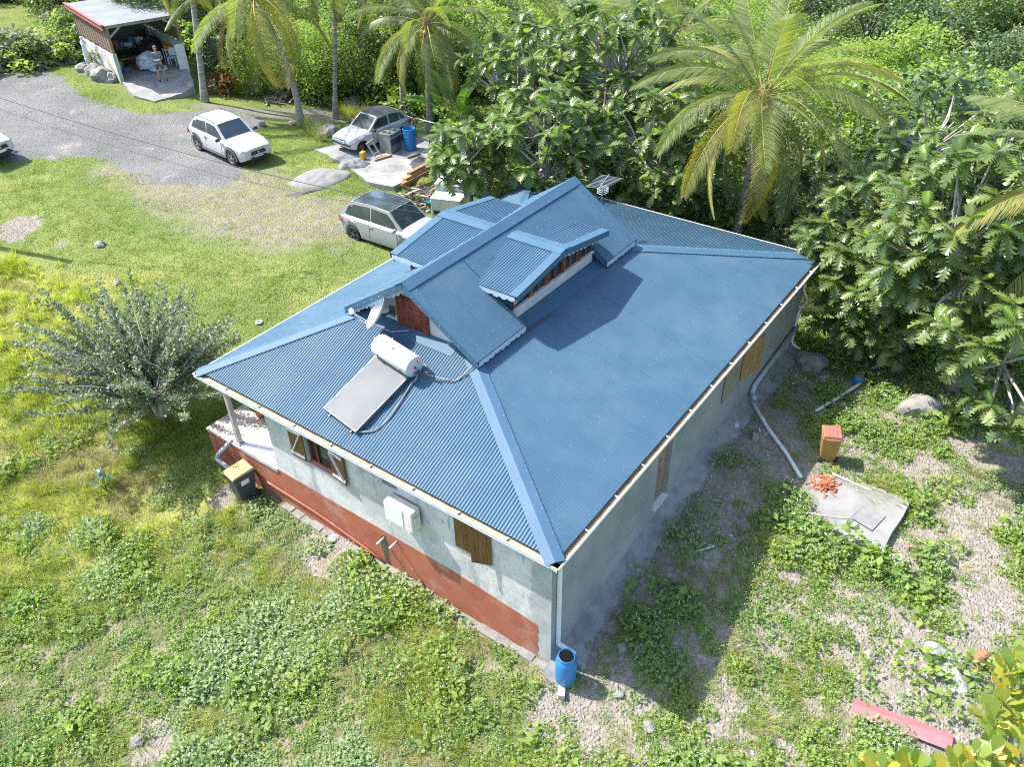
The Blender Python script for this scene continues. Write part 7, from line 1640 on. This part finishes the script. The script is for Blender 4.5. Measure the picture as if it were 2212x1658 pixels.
# thicket behind the track: dark at the foot, sunlit on top
thick = [(690,235,LG,4.2),(760,238,MG,5.2),(820,240,LG,5.5),(880,245,DG,4.8),(935,250,MG,4.6),(985,262,DG,4.2),(640,225,LG,4.4),(590,215,MG,3.6),(1030,278,MG,3.8),(1075,290,DG,3.4),(720,215,LG,6.0),(850,222,MG,6.2)]
THK = ['left of the straight slender palm, front row','just right of the straight slender palm','above the old hatchback windscreen','behind the two hatchback palms','right of the blue drum palm','beside the banana plant, left side','just right of the leaning palm','above the branch heap','right of the banana plant','touching the left breadfruit tree','left of the slender palm, rear row','above the hatchback, rear row']
for i, (u, v, m, h) in enumerate(thick):
    p = at(u, v); fwd = FH[:2]; x, y = p[0]+fwd[0]*1.8, p[1]+fwd[1]*1.8; t = thing('thicket_tree', ['pale feathery','mid green bushy','dark dense'][0 if m is LG else 1 if m is MG else 2] + ' thicket tree %s' % THK[i], 'tree', (x, y, hz(x, y)-.1), 0, 'thicket behind the track')
    link('crown', clump_crown(520+i, 2.1, h*.95, 60, 95, .13, m), t, (0,0,h*.5)); link('trunk', TR[i % 8][1], t, (0,0,0), None, (.5,.5,h/7))
# mango tree beside the garage and trees behind it
p = gl(GW+2.4, 1.2) ; t = thing('mango_tree', 'dark leaved tree with thick forked trunk right of the garage', 'tree', (p.x, p.y, hz(p.x, p.y))); link('crown', clump_crown(540, 3.2, 3.0, 60, 120, .17, DG, T=(OB, OBF)), t, (-.5,1.5,5.2)); g = G()
g.tube([(0,0,-.2),(-.1,0,1.4),(-.5,.2,2.6),(-1.2,.4,4.2)], [.26,.22,.17,.09], 8); g.tube([(-.1,0,1.3),(.5,.2,2.4),(1.2,.5,4.0)], [.18,.14,.08], 8); g.build('trunk', mat('dark_bark', (.10,.085,.07), .9, (.17,.15,.12), 5), t, smooth=True)
p = gl(3.4, 4.2); t = thing('overhanging_tree', 'light leaved tree hanging over the right half of the garage roof', 'tree', (p.x+2.2, p.y+2.4, hz(p.x, p.y))); link('crown', clump_crown(541, 2.4, 2.0, 46, 120, .14, YG), t, (-1.8,-2.2,4.1)); g = G(); g.tube([(0,0,-.2),(-.4,-.6,2.2),(-1.5,-1.8,3.8)], [.18,.14,.07], 8); g.build('trunk', m_bark, t, smooth=True)
for i, (u, v, k, sc) in enumerate(((175,12,2,.7),(250,5,0,.9),(330,-5,4,.8),(420,30,3,.8),(500,60,2,.8),(140,8,0,.8),(560,110,3,.62),(470,110,2,.6))):
    p = at(u, max(v, -60)); put_tree(k, p[0]+FH[0]*2, p[1]+FH[1]*2, sc, i, ADJ[k].replace('on the far green hillside', '').replace('in the forest', '').strip() + ' ' + ('at the top left corner' if u < 100 else 'behind the garage' if u < 400 else 'between garage and leaning palm') + (', %s' % ('left one' if i % 2 else 'right one')), 'trees behind the garage')
# grey building glimpsed behind the leaning palm
p = at(600, 120); t = thing('grey_building', 'unfinished grey concrete building behind the leaning palm crown', 'building', (p[0], p[1], hz(p[0], p[1])), .5); m_gb = mat('raw_grey_concrete', (.20,.22,.22), .9, (.28,.29,.29), 1)
G().box((0,2,2.2), (4.5,4,3.6)).build('wall', m_gb, t); G().box((0,2,4.1), (5.1,4.6,.2)).build('roof', m_conc_new, t); G().box((.6,-.01,1.6), (1.0,.05,1.2)).build('window', m_dark, t); G().box((-1.9,-.3,.9), (.25,.25,2.6)).build('pillar', m_gb, t)
# dry verge grass tufts by the barriers
vg = [];
for u0_, v0_, u1_, v1_, n in ((740,248,830,262,60), (850,240,960,262,50), (800,250,860,262,30), (640,262,700,300,40)):
    for i in range(n): f = rng.random(); p = at(u0_+(u1_-u0_)*f + rng.normal()*4, v0_+(v1_-v0_)*f + rng.normal()*5); vg.append((p[0], p[1], p[2]))
vg = np.array(vg); n = len(vg); gn_scatter('verge_grass', vg, np.stack([rng.normal(size=n)*.1, rng.normal(size=n)*.1, rng.random(n)*6], -1), .7+.6*rng.random(n), [blade_tuft(700+i, 40, .14, .62, .014, (-.1,0), [m_straw, m_grass][i % 2], spread=.35) for i in range(4)])

# citrus bush: long bare-ended arching branches strung with small grey-green leaves
m_cit = leafmat('citrus_leaf', [(.09,.125,.07),(.13,.17,.09),(.18,.22,.13),(.24,.27,.18)], .42, .25, spec=.45)
def citrus():
    q = np.random.default_rng(9); c = at(352, 905); base = Vector((c[0], c[1], hz(c[0], c[1]))); t = thing('citrus_bush', 'large spreading grey green citrus bush with long thin branches left of the porch', 'bush', tuple(base))
    g = G(); tw = G(); P = []; AZ = []
    trunks = [Vector((-.3,.2,.9)), Vector((.3,-.1,1.0)), Vector((-.1,-.3,1.1)), Vector((0,.4,1.2))]
    for tk in trunks: g.tube([(0,0,-.2), tuple(tk*.5 + Vector((.05,0,0))), tuple(tk)], [.10,.08,.06], 7)
    nbr = 210
    for i in range(nbr):
        st = trunks[q.integers(0, 4)]*(.6+.4*q.random()); a = q.random()*6.28; el = .2 + 1.1*q.random(); L = 1.9 + 2.0*q.random()*(1.15 if math.cos(a-2.2) > 0 else .85); d = Vector((math.cos(a)*math.cos(el), math.sin(a)*math.cos(el), math.sin(el))); p = st.copy(); pts = [p.copy()]; n = 9
        for k in range(n):
            d = (d + Vector((q.normal()*.07, q.normal()*.07, .05*q.normal() + (.02 if el < .7 else -.05)))).normalized(); p = p + d*L/n; p.z = max(p.z, .25); pts.append(p.copy())
        (g if i % 3 == 0 else tw).tube(pts, [.026*(1-k/n)+.005 for k in range(n+1)], 4, False); bare = q.random() < .14
        if bare: continue
        for j in range(int(L*58)):
            f = .25 + .75*q.random()**.9; k = min(int(f*n), n-1); b = pts[k].lerp(pts[k+1], f*n-k); P.append(b + Vector(q.normal(size=3))*.045); AZ.append((q.random()*6.28, q.normal()*.6+.2))
    n = len(P); P = np.array([tuple(p) for p in P]); R = rotm(np.array([x[0] for x in AZ]), np.array([x[1] for x in AZ]), q.normal(size=n)*.6); V, F = stamp(OB, OBF, R, P, .10*(.7+.6*q.random(n)))
    link('foliage', mesh_np('foliage', V, F, m_cit), t, kind='stuff'); g.build('branches', mat('citrus_bark', (.34,.31,.26), .9, (.22,.20,.17), 6), t); tw.build('twigs', mat('pale_twig', (.48,.45,.40), .9), t, kind='stuff')
    g = G().lathe([(.001,-.035),(.03,-.02),(.036,0),(.03,.02),(.001,.035)], 10).mesh('citrus_fruit', mat('lime_yellow', (.45,.45,.06), .5), True)
    for i in range(6): p = P[q.integers(0, n)]; link('fruit', g, t, tuple(p))
citrus()
# foreground tree at lower right: near the camera, big obovate leaves yellowing
m_fg = leafmat('sunlit_obovate_leaf', [(.16,.24,.05),(.22,.29,.06),(.30,.34,.07),(.42,.34,.05),(.20,.28,.06)], .35, .45, spec=.6)
m_fgo = leafmat('orange_old_leaf', [(.55,.32,.04),(.60,.42,.05)], .45, .4)
def fg_tree():
    q = np.random.default_rng(21); base = Vector((-1.2, -9.6, 0)); base.z = hz(base.x, base.y); t = thing('foreground_tree', 'sunlit tree top with thick rounded leaves reaching into the lower right corner', 'tree', tuple(base))
    uv = [(1900,1655),(1880,1662),(1945,1668),(1985,1675),(2055,1668),(2010,1675),(2110,1630),(2060,1665),(2140,1622),(2150,1560),(2165,1510),(2160,1570),(2190,1530),(2200,1600),(2150,1640),(2210,1470),(2185,1440),(2215,1650),(1960,1680),(2100,1680),(2180,1690),(2040,1690),(2230,1560),(1720,1662),(1690,1675),(1750,1680),(1240,1672),(1205,1690),(1850,1690),(2230,1420),(2190,1470),(1900,1690)]
    g = G(); P = []; A = []; O = []; hub = Vector(tuple(CAMP + ray(2200,1900)*8.6)) - base
    g.tube([(0,0,-.3), (.1,.1,hub.z*.5), tuple(hub)], [.20,.15,.08], 8); hubs = [Vector(tuple(CAMP + ray(u, 1790)*8)) - base for u in (2150, 1950, 1750)]
    for h_ in hubs: g.tube([tuple(hub*.8), tuple(hub*.4+h_*.6), tuple(h_)], [.07,.05,.03], 6)
    for (u, v) in uv:
        for rep in range(2 if u > 1860 else 1):
            tip = Vector(tuple(CAMP + ray(u + q.normal()*9, v + q.normal()*9)*(7.0 + q.normal()*.3))) - base if u > 1800 else Vector(tuple(at(u, v, .3))) - base
            if u > 1800: hb = min(hubs, key=lambda h_: (h_-tip).length); g.tube([hb, hb.lerp(tip, .6) + Vector((0,0,-.06)), tip], [.018,.010,.005], 5, False)
            for j in range(9): f = j/9; P.append(tip - Vector((0,0,.10*f)) + Vector(q.normal(size=3))*.012); A.append((j*2.4+q.random(), 1.05-.9*f+q.normal()*.2, q.normal()*.3)); O.append(q.random() < .07)
    P = np.array([tuple(p) for p in P]); R = rotm(np.array([a[0] for a in A]), np.array([a[1] for a in A]), np.array([a[2] for a in A])); n = len(P); S = .13*(.75+.5*q.random(n))
    lm = mesh_np('leaf', OB*np.array([1,1.15,1]), OBF, m_fg); lo_ = mesh_np('old_leaf', OB*np.array([1,1.15,1]), OBF, m_fgo); dist = np.argsort(np.linalg.norm(P+np.array(base)-CAMP, axis=1)); one = set(dist[:300].tolist())
    for i in one: o = link('orange_leaf' if O[i] else 'leaf', lo_ if O[i] else lm, t); o.matrix_local = Matrix([[*(R[i][0]*S[i]), P[i][0]], [*(R[i][1]*S[i]), P[i][1]], [*(R[i][2]*S[i]), P[i][2]], [0,0,0,1]])
    ids = np.array([i for i in range(n) if i not in one]); V, F = stamp(OB*np.array([1,1.15,1]), OBF, R[ids], P[ids], S[ids]); link('foliage', mesh_np('foliage', V, F, m_fg), t, kind='stuff'); g.build('trunk', m_bark, t, smooth=True)
fg_tree()
# broad blue-green leaves of a taro-like plant in the tall grass; banana plant behind the pad
def bigleaf(label, u, v, n, L, m, name, seed, el=.5, W=.55, dz=.15):
    q = np.random.default_rng(seed); p = at(u, v); t = thing(name, label, 'plant', (p[0], p[1], hz(p[0], p[1]))); T = []
    TV = np.array([(0,0,0),(.2,W*.42,.06),(.55,W*.5,.07),(.85,W*.25,.0),(1,0,-.08),(.85,-W*.25,.0),(.55,-W*.5,.07),(.2,-W*.42,.06),(.5,0,.0)], float); me = mesh_np('leaf', TV, np.array([(0,8,1),(1,8,2),(2,8,3),(3,8,4),(4,8,5),(5,8,6),(6,8,7),(7,8,0)]), m)
    g = G()
    for i in range(n): az = i*2.4+q.random(); e = el + q.normal()*.25; r = L*.35; c = Vector((math.cos(az)*r, math.sin(az)*r, dz+L*.6*(.7+.5*q.random()))); g.tube([(0,0,0), tuple(c*.6), tuple(c)], [.02,.015,.01], 5); o = link('leaf', me, t, tuple(c), (0, -e, az), L*(.8+.4*q.random()))
    g.build('stalks', MG, t, kind='stuff'); return t
m_taro = leafmat('bluish_broad_leaf', [(.09,.16,.10),(.14,.21,.14)], .3, .2, spec=.7); m_ban = leafmat('banana_leaf', [(.10,.20,.04),(.15,.26,.06)], .4, .4)
bigleaf('broad leaved blue green plant standing alone in the tall grass', 232, 1062, 9, .34, m_taro, 'taro_plant', 3)
bigleaf('banana plant with long ribbed leaves behind the concrete pad', 985, 300, 7, 1.7, m_ban, 'banana_plant', 4, .8, .32, .6)
bigleaf('upright broad leaf seedling in the shaded weeds right of the barrel', 1445, 1490, 6, .16, m_weed2, 'broadleaf_seedling', 5, .7, .5, .05)
